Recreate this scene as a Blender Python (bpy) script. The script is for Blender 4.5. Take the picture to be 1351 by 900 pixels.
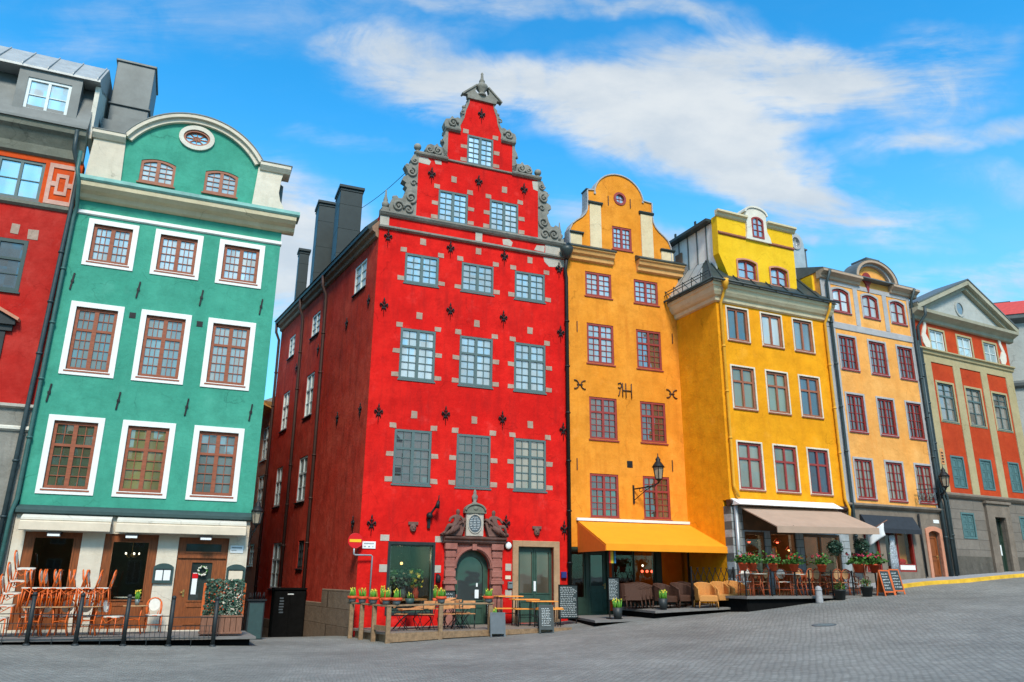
import bpy, bmesh, math, random
import numpy as np
from mathutils import Vector, Matrix
from mathutils.geometry import tessellate_polygon
random.seed(7)
R = math.radians
for o in list(bpy.data.objects):
    bpy.data.objects.remove(o)
scene = bpy.context.scene
COL = scene.collection

# ------------------------------------------------------------------ camera
cam_data = bpy.data.cameras.new('camera')
cam = bpy.data.objects.new('camera', cam_data)
COL.objects.link(cam)
PITCH, ROLL = R(16.997), R(0.5532)
_r0 = Vector((1, 0, 0)); _f = Vector((0, math.cos(PITCH), math.sin(PITCH))); _u0 = Vector((0, -math.sin(PITCH), math.cos(PITCH)))
_r = _r0 * math.cos(ROLL) + _u0 * math.sin(ROLL)
_u = _u0 * math.cos(ROLL) - _r0 * math.sin(ROLL)
cam.matrix_world = Matrix(((_r.x, _u.x, -_f.x, 0), (_r.y, _u.y, -_f.y, 0), (_r.z, _u.z, -_f.z, 1.6), (0, 0, 0, 1)))
cam_data.sensor_width = 36.0
cam_data.sensor_fit = 'HORIZONTAL'
cam_data.lens = 27.254
cam_data.clip_start = 0.1
cam_data.clip_end = 3000
scene.camera = cam

# ------------------------------------------------------------------ colour management
scene.view_settings.view_transform = 'Standard'
scene.view_settings.look = 'None'
scene.view_settings.exposure = 0.52
scene.view_settings.gamma = 1
scene.view_settings.use_curve_mapping = False
try:
    scene.cycles.max_bounces = 6
    scene.cycles.transparent_max_bounces = 6
    scene.cycles.caustics_reflective = False
    scene.cycles.caustics_refractive = False
    scene.cycles.use_denoising = True
except Exception:
    pass

# ------------------------------------------------------------------ sun
SUN_EL, SUN_AZ = R(47), R(171)          # azimuth clockwise from +Y (south-ish, behind the camera)
sun_data = bpy.data.lights.new('sun', 'SUN')
sun_data.energy = 3.0
sun_data.angle = R(13)
sun_data.color = (1.0, 0.90, 0.76)
sun = bpy.data.objects.new('sun', sun_data)
COL.objects.link(sun)
sd = Vector((math.sin(SUN_AZ) * math.cos(SUN_EL), math.cos(SUN_AZ) * math.cos(SUN_EL), math.sin(SUN_EL)))
sun.rotation_euler = (-sd).to_track_quat('-Z', 'Y').to_euler()
sun.location = (0, -20, 40)

# ------------------------------------------------------------------ world: sky with streaked clouds
world = bpy.data.worlds.new('World')
scene.world = world
world.use_nodes = True
wn, wl = world.node_tree.nodes, world.node_tree.links
wn.clear()
def wnode(t, **k):
    n = wn.new(t)
    for a, b in k.items():
        setattr(n, a, b)
    return n
def wmath(op, a, b=None, clamp=False):
    n = wnode('ShaderNodeMath', operation=op, use_clamp=clamp)
    for i, x in enumerate((a, b)):
        if x is None: continue
        if isinstance(x, (int, float)): n.inputs[i].default_value = x
        else: wl.new(x, n.inputs[i])
    return n.outputs[0]
sky = wnode('ShaderNodeTexSky', sky_type='NISHITA', sun_disc=False)
sky.sun_elevation = SUN_EL
sky.sun_rotation = SUN_AZ
sky.air_density = 1.2; sky.dust_density = 0.5; sky.ozone_density = 3.0
tc = wnode('ShaderNodeTexCoord')
def wdot(v):
    n = wnode('ShaderNodeVectorMath', operation='DOT_PRODUCT')
    wl.new(tc.outputs['Generated'], n.inputs[0]); n.inputs[1].default_value = v
    return n.outputs['Value']
# the cloud field hangs on a plane tangent to the sky above the houses (north, 17 degrees up)
dF, dR, dU = wdot(_f), wdot(_r0), wdot(_u0)
dFc = wmath('MAXIMUM', dF, 0.08)
sx = wmath('DIVIDE', dR, dFc); sy = wmath('DIVIDE', dU, dFc)
front = wmath('GREATER_THAN', dF, 0.08)
comb = wnode('ShaderNodeCombineXYZ'); wl.new(sx, comb.inputs[0]); wl.new(sy, comb.inputs[1])
def wnoise(vec, scale, detail, rough, rot=0.0, stretch=(1, 1, 1), loc=(0, 0, 0), dist=0.0):
    m = wnode('ShaderNodeMapping'); wl.new(vec, m.inputs['Vector'])
    m.inputs['Rotation'].default_value = (0, 0, rot); m.inputs['Scale'].default_value = stretch; m.inputs['Location'].default_value = loc
    n = wnode('ShaderNodeTexNoise'); wl.new(m.outputs[0], n.inputs['Vector'])
    n.inputs['Scale'].default_value = scale; n.inputs['Detail'].default_value = detail
    n.inputs['Roughness'].default_value = rough; n.inputs['Distortion'].default_value = dist
    return n.outputs['Fac']
def wrange(v, a, b, c=0.0, d=1.0):
    n = wnode('ShaderNodeMapRange', interpolation_type='SMOOTHSTEP')
    wl.new(v, n.inputs['Value'])
    for k, x in zip(('From Min', 'From Max', 'To Min', 'To Max'), (a, b, c, d)): n.inputs[k].default_value = x
    return n.outputs['Result']
warp = wnoise(comb.outputs[0], 2.6, 5, 0.6, 0.3)
warp2 = wnoise(comb.outputs[0], 3.1, 5, 0.6, 1.3, (1, 1, 1), (3, 5, 0))
fine = wnoise(comb.outputs[0], 4.2, 12, 0.66, 0.28, (0.5, 2.0, 1), (1.7, 0.4, 0), 0.9)
fine = wmath('ADD', wmath('MULTIPLY', fine, 0.68), wmath('MULTIPLY', wnoise(comb.outputs[0], 9.0, 10, 0.62, -0.35, (0.8, 1.5, 1), (0.7, 2.4, 0), 1.2), 0.32))
def blob(cx, cy, rx, ry, ang, amp):
    # centre / radii in degrees-like tangent units (x right, y up), soft-edged and warped by noise
    ax = wmath('ADD', wmath('SUBTRACT', sx, cx), wmath('MULTIPLY', wmath('SUBTRACT', warp, 0.5), 0.22))
    ay = wmath('ADD', wmath('SUBTRACT', sy, cy), wmath('MULTIPLY', wmath('SUBTRACT', warp2, 0.5), 0.16))
    c, s = math.cos(ang), math.sin(ang)
    px = wmath('DIVIDE', wmath('ADD', wmath('MULTIPLY', ax, c), wmath('MULTIPLY', ay, s)), rx)
    py = wmath('DIVIDE', wmath('SUBTRACT', wmath('MULTIPLY', ay, c), wmath('MULTIPLY', ax, s)), ry)
    d = wmath('ADD', wmath('MULTIPLY', px, px), wmath('MULTIPLY', py, py))
    return wmath('MULTIPLY', wmath('SUBTRACT', 1.0, d, True), amp)
def pxy(x, y): return (x - 675.5) / 1022.8, (450 - y) / 1022.8
mask = None
for (x, y, rx, ry, a, amp) in [
        (560, 95, 150, 60, -6, 0.9), (720, 135, 230, 70, -10, 1.15), (870, 160, 210, 105, -14, 1.25), (990, 215, 170, 75, -24, 1.25), (1110, 258, 170, 42, -8, 1.25),
        (1000, 120, 160, 70, 6, 0.95), (1100, 108, 95, 45, 14, 1.1), (1210, 70, 140, 46, 10, 0.75), (1290, 165, 170, 22, 9, 0.8), (1160, 185, 120, 26, 16, 0.5),
        (1320, 235, 110, 34, -20, 0.55), (375, 345, 150, 170, 60, 1.7), (880, 25, 150, 28, -14, 0.65), (930, 50, 120, 20, -24, 0.5),
        (800, 300, 170, 34, -10, 0.65), (690, 5, 190, 20, -5, 0.55), (1330, 335, 40, 16, 0, 0.6), (540, 45, 150, 30, 14, 0.5), (470, 185, 110, 18, -4, 0.45),
        (1290, 372, 170, 40, 0, 1.1), (1130, 300, 150, 26, -6, 0.8), (1180, 130, 190, 40, 10, 0.75), (960, 320, 140, 26, -8, 0.7), (330, 20, 300, 80, 8, 0.36), (60, 60, 260, 90, 10, 0.22)]:
    cx, cy = pxy(x, y)
    b = blob(cx, cy, rx / 1022.8, ry / 1022.8, R(a), amp)
    mask = b if mask is None else wmath('ADD', mask, b)
mask = wmath('MULTIPLY', mask, front)
dens = wmath('ADD', wmath('MULTIPLY', mask, 0.52), wmath('MULTIPLY', wmath('SUBTRACT', fine, 0.5), wmath('ADD', wmath('MULTIPLY', wmath('MINIMUM', mask, 1.0), 3.4), 0.55)))
dens = wmath('MULTIPLY', wrange(dens, -0.06, 1.0), 0.95)
# soft broken cloud over the rest of the sky (seen in the window panes)
bk = wnoise(tc.outputs['Generated'], 2.4, 8, 0.6, 0, (1, 1, 2.2), (2.3, 0.2, 1.1), 0.3)
bk = wmath('MULTIPLY', wrange(bk, 0.36, 0.60), wmath('MULTIPLY', wmath('SUBTRACT', 1.0, front), 0.92))
dens = wmath('MAXIMUM', dens, bk)
tint = wnode('ShaderNodeMix', data_type='RGBA', blend_type='MULTIPLY')
tint.inputs['Factor'].default_value = 1.0
wl.new(sky.outputs['Color'], tint.inputs['A'])
tint.inputs['B'].default_value = (0.36 * .25, 1.20 * .25, 1.28 * .25, 1)
gam = wnode('ShaderNodeGamma'); gam.inputs['Gamma'].default_value = 1.32; wl.new(tint.outputs['Result'], gam.inputs['Color'])
gain = wnode('ShaderNodeVectorMath', operation='SCALE'); gain.inputs['Scale'].default_value = 4.3; wl.new(gam.outputs[0], gain.inputs[0])
mx = wnode('ShaderNodeMix', data_type='RGBA')
wl.new(dens, mx.inputs['Factor'])
# pale air low over the roofs
sepz = wnode('ShaderNodeSeparateXYZ'); wl.new(tc.outputs['Generated'], sepz.inputs[0])
low = wrange(sepz.outputs['Z'], 0.58, 0.12, 0.0, 0.62)
hz = wnode('ShaderNodeMix', data_type='RGBA'); wl.new(low, hz.inputs['Factor']); wl.new(gain.outputs[0], hz.inputs['A']); hz.inputs['B'].default_value = (2.0, 3.2, 3.75, 1)
wl.new(hz.outputs['Result'], mx.inputs['A'])
shade = wnode('ShaderNodeMix', data_type='RGBA'); wl.new(wrange(wnoise(comb.outputs[0], 5.5, 8, 0.6, 0.3, (0.7, 1.5, 1), (4.2, 1.1, 0)), 0.35, 0.68), shade.inputs['Factor'])
shade.inputs['A'].default_value = (2.75, 3.15, 3.55, 1); shade.inputs['B'].default_value = (3.75, 3.95, 4.05, 1)
wl.new(shade.outputs['Result'], mx.inputs['B'])
bg = wnode('ShaderNodeBackground')
bg.inputs['Strength'].default_value = 0.15
wl.new(mx.outputs['Result'], bg.inputs['Color'])
wo = wnode('ShaderNodeOutputWorld')
wl.new(bg.outputs[0], wo.inputs['Surface'])

# ------------------------------------------------------------------ materials
MATS = {}
def newmat(name):
    m = bpy.data.materials.new(name); m.use_nodes = True
    nt = m.node_tree
    return m, nt, nt.nodes['Principled BSDF']
def n_noise(nt, scale, detail=6, rough=0.6, stretch=None, coord='Object'):
    t = nt.nodes.new('ShaderNodeTexCoord'); v = t.outputs[coord]
    if stretch:
        mp = nt.nodes.new('ShaderNodeMapping'); nt.links.new(v, mp.inputs[0]); mp.inputs['Scale'].default_value = stretch; v = mp.outputs[0]
    n = nt.nodes.new('ShaderNodeTexNoise'); nt.links.new(v, n.inputs['Vector'])
    n.inputs['Scale'].default_value = scale; n.inputs['Detail'].default_value = detail; n.inputs['Roughness'].default_value = rough
    return n.outputs['Fac']
def n_range(nt, v, a, b, c=0., d=1.):
    n = nt.nodes.new('ShaderNodeMapRange'); nt.links.new(v, n.inputs['Value'])
    for k, x in zip(('From Min', 'From Max', 'To Min', 'To Max'), (a, b, c, d)): n.inputs[k].default_value = x
    return n.outputs['Result']
def n_mix(nt, fac, a, b, blend='MIX'):
    n = nt.nodes.new('ShaderNodeMix'); n.data_type = 'RGBA'; n.blend_type = blend
    for k, x in (('Factor', fac), ('A', a), ('B', b)):
        if isinstance(x, (tuple, list)): n.inputs[k].default_value = (*x[:3], 1)
        elif isinstance(x, float): n.inputs[k].default_value = x
        else: nt.links.new(x, n.inputs[k])
    return n.outputs['Result']
def n_bump(nt, bsdf, h, strength, dist=0.02):
    b = nt.nodes.new('ShaderNodeBump'); b.inputs['Strength'].default_value = strength; b.inputs['Distance'].default_value = dist
    nt.links.new(h, b.inputs['Height']); nt.links.new(b.outputs[0], bsdf.inputs['Normal'])
def plaster(name, col, col2, dirt=(0.12, 0.1, 0.08), rough=0.85, patch=0.5, dirt_amt=0.22, bump=0.4):
    m, nt, p = newmat(name)
    big = n_range(nt, n_noise(nt, 0.45, 8, 0.62), 0.35, 0.72)
    c = n_mix(nt, big, col, col2)
    mid = n_range(nt, n_noise(nt, 1.7, 10, 0.72), 0.44, 0.68, 0.0, min(1, patch * 1.25))
    c = n_mix(nt, mid, c, tuple(x * 0.66 for x in col))
    low = n_range(nt, n_noise(nt, 0.33, 6, 0.6), 0.42, 0.66, 0.0, min(1, patch * 0.9))
    c = n_mix(nt, low, c, tuple(x * 0.72 for x in col))
    worn = n_range(nt, n_noise(nt, 1.25, 10, 0.72), 0.56, 0.70, 0.0, patch * 0.55)
    c = n_mix(nt, worn, c, tuple(min(1, x * 1.12 + 0.045) for x in col2))
    streak = n_range(nt, n_noise(nt, 1.6, 7, 0.65, (1.9, 1.9, 0.30)), 0.50, 0.76, 0.0, min(1, dirt_amt * 1.35))
    c = n_mix(nt, streak, c, dirt)
    sp = n_range(nt, n_noise(nt, 26, 3, 0.6), 0.62, 0.78, 0.0, 0.25)
    c = n_mix(nt, sp, c, tuple(min(1, x * 1.15 + 0.03) for x in col2))
    # hairline cracks in a few places
    tcc = nt.nodes.new('ShaderNodeTexCoord'); nz = nt.nodes.new('ShaderNodeTexNoise'); nt.links.new(tcc.outputs['Object'], nz.inputs['Vector']); nz.inputs['Scale'].default_value = 1.6; nz.inputs['Detail'].default_value = 5
    mad = nt.nodes.new('ShaderNodeVectorMath'); mad.operation = 'MULTIPLY_ADD'; nt.links.new(nz.outputs['Color'], mad.inputs[0]); mad.inputs[1].default_value = (0.9, 0.9, 0.9); nt.links.new(tcc.outputs['Object'], mad.inputs[2])
    vo = nt.nodes.new('ShaderNodeTexVoronoi'); vo.feature = 'DISTANCE_TO_EDGE'; nt.links.new(mad.outputs[0], vo.inputs['Vector']); vo.inputs['Scale'].default_value = 0.55
    ck = n_range(nt, vo.outputs['Distance'], 0.0, 0.012, 1.0, 0.0)
    mk = nt.nodes.new('ShaderNodeMath'); mk.operation = 'MULTIPLY'; nt.links.new(ck, mk.inputs[0]); nt.links.new(n_range(nt, n_noise(nt, 0.8, 4, 0.6), 0.48, 0.62, 0.0, 0.55), mk.inputs[1])
    c = n_mix(nt, mk.outputs[0], c, tuple(x * 0.35 for x in col))
    nt.links.new(c, p.inputs['Base Color'])
    p.inputs['Roughness'].default_value = rough
    p.inputs['Specular IOR Level'].default_value = 0.12
    wv = nt.nodes.new('ShaderNodeMath'); wv.operation = 'MULTIPLY_ADD'; nt.links.new(n_noise(nt, 1.1, 3, 0.5), wv.inputs[0]); wv.inputs[1].default_value = 3.0; nt.links.new(n_noise(nt, 9, 8, 0.7), wv.inputs[2])
    n_bump(nt, p, wv.outputs[0], bump, 0.04)
    MATS[name] = m
    return m
def simple(name, col, rough=0.6, metal=0.0, var=0.18, scale=6.0, bump=0.0, bscale=30.0, spec=0.4, stretch=None):
    m, nt, p = newmat(name)
    f = n_range(nt, n_noise(nt, scale, 6, 0.65, stretch), 0.3, 0.7)
    c = n_mix(nt, f, tuple(x * (1 - var) for x in col), tuple(min(1, x * (1 + var)) for x in col))
    nt.links.new(c, p.inputs['Base Color'])
    p.inputs['Roughness'].default_value = rough
    p.inputs['Metallic'].default_value = metal
    p.inputs['Specular IOR Level'].default_value = spec
    if bump: n_bump(nt, p, n_noise(nt, bscale, 5, 0.6, stretch), bump, 0.02)
    MATS[name] = m
    return m
def emit(name, col, s):
    m, nt, p = newmat(name)
    p.inputs['Base Color'].default_value = (*col, 1)
    p.inputs['Emission Color'].default_value = (*col, 1)
    p.inputs['Emission Strength'].default_value = s
    MATS[name] = m
    return m

plaster('red_plaster', (0.70, 0.010, 0.008), (0.74, 0.022, 0.014), (0.25, 0.01, 0.01), patch=0.72, dirt_amt=0.45)
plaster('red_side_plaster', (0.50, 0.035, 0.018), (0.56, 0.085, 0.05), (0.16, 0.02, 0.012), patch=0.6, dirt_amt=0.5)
plaster('old_red_plaster', (0.46, 0.014, 0.010), (0.50, 0.06, 0.045), (0.30, 0.01, 0.008), patch=0.6, dirt_amt=0.35)
plaster('orange_panel_plaster', (0.62, 0.07, 0.012), (0.70, 0.10, 0.02))
plaster('green_plaster', (0.055, 0.32, 0.225), (0.078, 0.37, 0.265), (0.03, 0.18, 0.13), patch=0.5, dirt_amt=0.25)
plaster('orange_plaster', (0.78, 0.270, 0.022), (0.82, 0.335, 0.045), (0.50, 0.13, 0.01), patch=0.55, dirt_amt=0.35)
plaster('yellow_plaster', (0.82, 0.325, 0.008), (0.86, 0.385, 0.014), (0.55, 0.20, 0.008), patch=0.55, dirt_amt=0.35)
plaster('gable_yellow_plaster', (0.80, 0.47, 0.014), (0.84, 0.53, 0.03), (0.55, 0.26, 0.01), patch=0.25, dirt_amt=0.2)
plaster('peach_plaster', (0.82, 0.36, 0.085), (0.86, 0.45, 0.14), (0.75, 0.24, 0.03), patch=0.5, dirt_amt=0.3)
plaster('brick_red_plaster', (0.48, 0.050, 0.015), (0.55, 0.075, 0.02), (0.28, 0.03, 0.01))
plaster('cream_plaster', (0.66, 0.58, 0.46), (0.72, 0.66, 0.55), (0.4, 0.33, 0.24), patch=0.25, dirt_amt=0.25)
plaster('white_plaster', (0.66, 0.62, 0.53), (0.72, 0.69, 0.61), (0.5, 0.46, 0.4), patch=0.25)
plaster('sand_plaster', (0.40, 0.33, 0.18), (0.46, 0.39, 0.23), (0.34, 0.28, 0.17), patch=0.3)
plaster('grey_plaster', (0.38, 0.38, 0.39), (0.44, 0.43, 0.43), (0.25, 0.24, 0.24), patch=0.3)
plaster('grey_wall_plaster', (0.38, 0.40, 0.38), (0.44, 0.46, 0.44), (0.3, 0.31, 0.32), patch=0.3)
plaster('pink_plaster', (0.56, 0.24, 0.15), (0.60, 0.30, 0.20), (0.35, 0.14, 0.08), patch=0.3)
plaster('ochre_plaster', (0.62, 0.28, 0.07), (0.66, 0.34, 0.10), (0.4, 0.18, 0.05), patch=0.3)
plaster('rust_plaster', (0.60, 0.16, 0.05), (0.64, 0.20, 0.07), (0.4, 0.1, 0.04), patch=0.3)
plaster('stone', (0.24, 0.23, 0.20), (0.33, 0.31, 0.27), (0.11, 0.11, 0.10), patch=0.7, dirt_amt=0.5, bump=0.6)
plaster('pale_stone', (0.46, 0.42, 0.36), (0.54, 0.50, 0.44), (0.3, 0.26, 0.2), patch=0.5, bump=0.4)
plaster('tan_stone', (0.42, 0.26, 0.15), (0.50, 0.33, 0.2), (0.25, 0.14, 0.08), patch=0.5, bump=0.4)
plaster('sand_orange', (0.70, 0.36, 0.12), (0.74, 0.42, 0.17), (0.45, 0.2, 0.06), patch=0.3)
plaster('eave_plaster', (0.44, 0.32, 0.23), (0.5, 0.38, 0.28), (0.28, 0.2, 0.14), patch=0.3)
plaster('cream_orange_plaster', (0.68, 0.54, 0.33), (0.74, 0.62, 0.43), (0.5, 0.3, 0.15), patch=0.3)
plaster('sand_stone', (0.36, 0.34, 0.25), (0.42, 0.40, 0.31), (0.26, 0.24, 0.18), patch=0.4)
plaster('block_stone', (0.40, 0.28, 0.215), (0.48, 0.37, 0.30), (0.34, 0.12, 0.08), patch=0.6, dirt_amt=0.3)
plaster('cream_cornice', (0.62, 0.53, 0.34), (0.68, 0.60, 0.42), (0.4, 0.33, 0.2), patch=0.3)
plaster('pale_pink_plaster', (0.60, 0.34, 0.27), (0.66, 0.42, 0.35), (0.5, 0.2, 0.12), patch=0.5)
plaster('dark_stone', (0.105, 0.095, 0.08), (0.15, 0.135, 0.115), (0.05, 0.05, 0.04), patch=0.7, dirt_amt=0.5, bump=0.6)
plaster('plinth_stone', (0.19, 0.12, 0.075), (0.26, 0.18, 0.12), (0.09, 0.05, 0.03), patch=0.7, dirt_amt=0.5, bump=0.7)
plaster('red_sandstone', (0.33, 0.125, 0.10), (0.41, 0.19, 0.155), (0.12, 0.05, 0.045), patch=0.6, dirt_amt=0.5, bump=0.5)
plaster('statue_stone', (0.16, 0.085, 0.07), (0.24, 0.15, 0.125), (0.07, 0.045, 0.04), patch=0.6, dirt_amt=0.5, bump=0.4)
plaster('grey_ashlar', (0.20, 0.163, 0.13), (0.25, 0.205, 0.165), (0.11, 0.095, 0.08), patch=0.5, dirt_amt=0.4, bump=0.5)
plaster('rusticated_stone', (0.32, 0.36, 0.38), (0.40, 0.44, 0.46), (0.16, 0.18, 0.19), patch=0.6, bump=0.6)
plaster('olive_stone', (0.17, 0.175, 0.14), (0.22, 0.225, 0.185), (0.08, 0.09, 0.07), patch=0.6)
simple('teal_paint', (0.085, 0.135, 0.135), 0.55, var=0.12)
simple('dark_teal_paint', (0.03, 0.062, 0.06), 0.5, var=0.15)
simple('brown_wood', (0.27, 0.075, 0.033), 0.6, var=0.25, scale=3, stretch=(1, 1, 5))
simple('shop_wood', (0.215, 0.060, 0.014), 0.5, var=0.35, scale=4, stretch=(6, 6, 0.8), bump=0.2)
simple('red_wood', (0.26, 0.022, 0.016), 0.5, var=0.2)
simple('maroon_wood', (0.27, 0.035, 0.03), 0.55, var=0.2)
simple('rust_brown_wood', (0.30, 0.10, 0.05), 0.55, var=0.2)
simple('white_paint', (0.78, 0.77, 0.74), 0.55, var=0.05)
simple('white_frame', (0.62, 0.68, 0.68), 0.5, var=0.08)
simple('dark_green_paint', (0.018, 0.038, 0.026), 0.4, var=0.2)
simple('door_green', (0.035, 0.075, 0.055), 0.4, var=0.2)
simple('shutter_teal', (0.075, 0.16, 0.165), 0.55, var=0.15)
simple('iron', (0.016, 0.016, 0.017), 0.55, metal=0.4, var=0.3)
simple('dark_iron', (0.020, 0.026, 0.028), 0.55, metal=0.2, var=0.3)
simple('pipe_slate', (0.035, 0.055, 0.06), 0.5, metal=0.2, var=0.25)
simple('pipe_green', (0.035, 0.11, 0.10), 0.5, var=0.2)
simple('pipe_brown', (0.05, 0.022, 0.016), 0.6, var=0.25)
simple('pipe_zinc', (0.36, 0.39, 0.41), 0.45, metal=0.5, var=0.15)
simple('pipe_yellow', (0.74, 0.35, 0.02), 0.6, var=0.12)
simple('roof_grey', (0.115, 0.13, 0.13), 0.5, metal=0.15, var=0.2, scale=2)
simple('roof_dark', (0.035, 0.048, 0.046), 0.45, metal=0.1, var=0.25, scale=2)
simple('roof_zinc', (0.42, 0.45, 0.45), 0.45, metal=0.35, var=0.15, scale=2)
simple('roof_light', (0.38, 0.39, 0.38), 0.5, metal=0.2, var=0.15, scale=3)
simple('clad_white', (0.76, 0.76, 0.73), 0.5, metal=0.1, var=0.12, scale=3)
simple('roof_red', (0.55, 0.06, 0.03), 0.5, var=0.2)
simple('copper_green', (0.14, 0.32, 0.28), 0.55, var=0.3, scale=2.5, stretch=(1, 1, 1))
simple('chimney_metal', (0.024, 0.034, 0.034), 0.45, spec=0.3, var=0.2, scale=2)
simple('eave_wood', (0.25, 0.14, 0.085), 0.7, var=0.25)
simple('wicker', (0.58, 0.25, 0.06), 0.55, var=0.35, scale=60, bump=0.9, bscale=90)
simple('dark_wicker', (0.07, 0.027, 0.014), 0.6, var=0.4, scale=60, bump=0.9, bscale=90)
simple('rattan_orange', (0.66, 0.115, 0.012), 0.45, var=0.25)
simple('rattan_brown', (0.42, 0.09, 0.03), 0.5, var=0.3)
simple('seat_white', (0.70, 0.66, 0.58), 0.6, var=0.12)
simple('weave_tan', (0.50, 0.28, 0.13), 0.6, var=0.3, scale=50, bump=0.6, bscale=80)
simple('deck_wood', (0.20, 0.165, 0.135), 0.75, var=0.3, scale=5, stretch=(0.7, 8, 8), bump=0.3)
simple('fence_wood', (0.245, 0.155, 0.085), 0.75, var=0.35, scale=5, stretch=(2, 2, 2), bump=0.4)
simple('deck_grey', (0.165, 0.155, 0.145), 0.8, var=0.25, scale=4, stretch=(0.7, 8, 8))
simple('deck_black', (0.006, 0.006, 0.006), 0.9, var=0.3, spec=0.05)
simple('table_orange', (0.80, 0.30, 0.05), 0.45, var=0.2, scale=5, stretch=(1, 6, 6))
simple('slat_wood', (0.58, 0.26, 0.10), 0.55, var=0.3, scale=5)
simple('planter_wood', (0.22, 0.10, 0.06), 0.7, var=0.3, scale=4, stretch=(8, 8, 1))
simple('trellis_wood', (0.55, 0.11, 0.02), 0.6, var=0.25)
simple('ivy', (0.05, 0.11, 0.075), 0.45, var=0.5, scale=9)
simple('ivy_pale', (0.16, 0.22, 0.15), 0.45, var=0.3, scale=9)
simple('leaf_green', (0.05, 0.145, 0.022), 0.5, var=0.4, scale=20)
simple('shoot_green', (0.10, 0.30, 0.025), 0.5, var=0.35, scale=14)
simple('shoot_tip', (0.85, 0.62, 0.06), 0.5, var=0.25)
simple('flower_pink', (0.75, 0.05, 0.12), 0.5, var=0.4, scale=20)
simple('flower_red', (0.62, 0.02, 0.02), 0.5, var=0.4, scale=20)
simple('terracotta', (0.60, 0.075, 0.02), 0.65, var=0.25)
simple('zinc_pot', (0.16, 0.20, 0.21), 0.5, metal=0.3, var=0.2)
simple('black_pot', (0.022, 0.027, 0.028), 0.5, var=0.3)
simple('slate_board', (0.030, 0.042, 0.043), 0.6, var=0.3)
simple('slate_grey', (0.075, 0.095, 0.11), 0.6, var=0.15)
simple('chalk', (0.62, 0.66, 0.66), 0.9, var=0.25, scale=30)
simple('white_sign', (0.78, 0.80, 0.80), 0.4, var=0.04)
simple('sign_red', (0.62, 0.008, 0.012), 0.35, var=0.08)
simple('sign_yellow', (0.85, 0.48, 0.02), 0.35, var=0.08)
simple('sign_ink', (0.16, 0.20, 0.21), 0.6, var=0.1)
simple('awning_orange', (0.84, 0.30, 0.006), 0.8, var=0.06, scale=2, bump=0.05, bscale=200)
simple('awning_flap_shaded', (0.66, 0.13, 0.008), 0.8, var=0.06)  # awning orange with its shade and red bounce painted in
simple('awning_taupe', (0.40, 0.275, 0.20), 0.8, var=0.08, scale=2, bump=0.05, bscale=200)
simple('awning_cream', (0.66, 0.56, 0.43), 0.8, var=0.1, scale=3)
simple('awning_black', (0.020, 0.025, 0.033), 0.8, var=0.2)
simple('cloth_white', (0.78, 0.80, 0.82), 0.8, var=0.05)
simple('dress_cloth', (0.30, 0.34, 0.38), 0.8, var=0.75, scale=14)
simple('red_cloth', (0.65, 0.015, 0.015), 0.7, var=0.2)
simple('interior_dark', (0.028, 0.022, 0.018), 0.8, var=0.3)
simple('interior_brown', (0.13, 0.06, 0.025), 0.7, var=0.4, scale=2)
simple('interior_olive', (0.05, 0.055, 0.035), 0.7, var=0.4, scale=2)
simple('kerb_yellow', (0.72, 0.42, 0.03), 0.8, var=0.3, scale=2, bump=0.3)
simple('granite', (0.30, 0.30, 0.31), 0.8, var=0.25, scale=10, bump=0.3)
simple('blue_box', (0.02, 0.03, 0.16), 0.4, var=0.1)
simple('brass', (0.55, 0.38, 0.13), 0.35, metal=0.8, var=0.1)
simple('rainbow_red', (0.6, 0.03, 0.03), 0.8, var=0.05); simple('rainbow_yellow', (0.75, 0.5, 0.03), 0.8, var=0.05); simple('rainbow_blue', (0.05, 0.2, 0.45), 0.8, var=0.05)
emit('lamp_warm', (1.0, 0.55, 0.18), 3.0)
emit('lamp_red', (1.0, 0.10, 0.05), 3.5)
emit('lamp_white', (1.0, 0.9, 0.75), 2.5)
simple('lantern_glass', (0.30, 0.25, 0.18), 0.15, var=0.2, spec=0.6)

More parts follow.
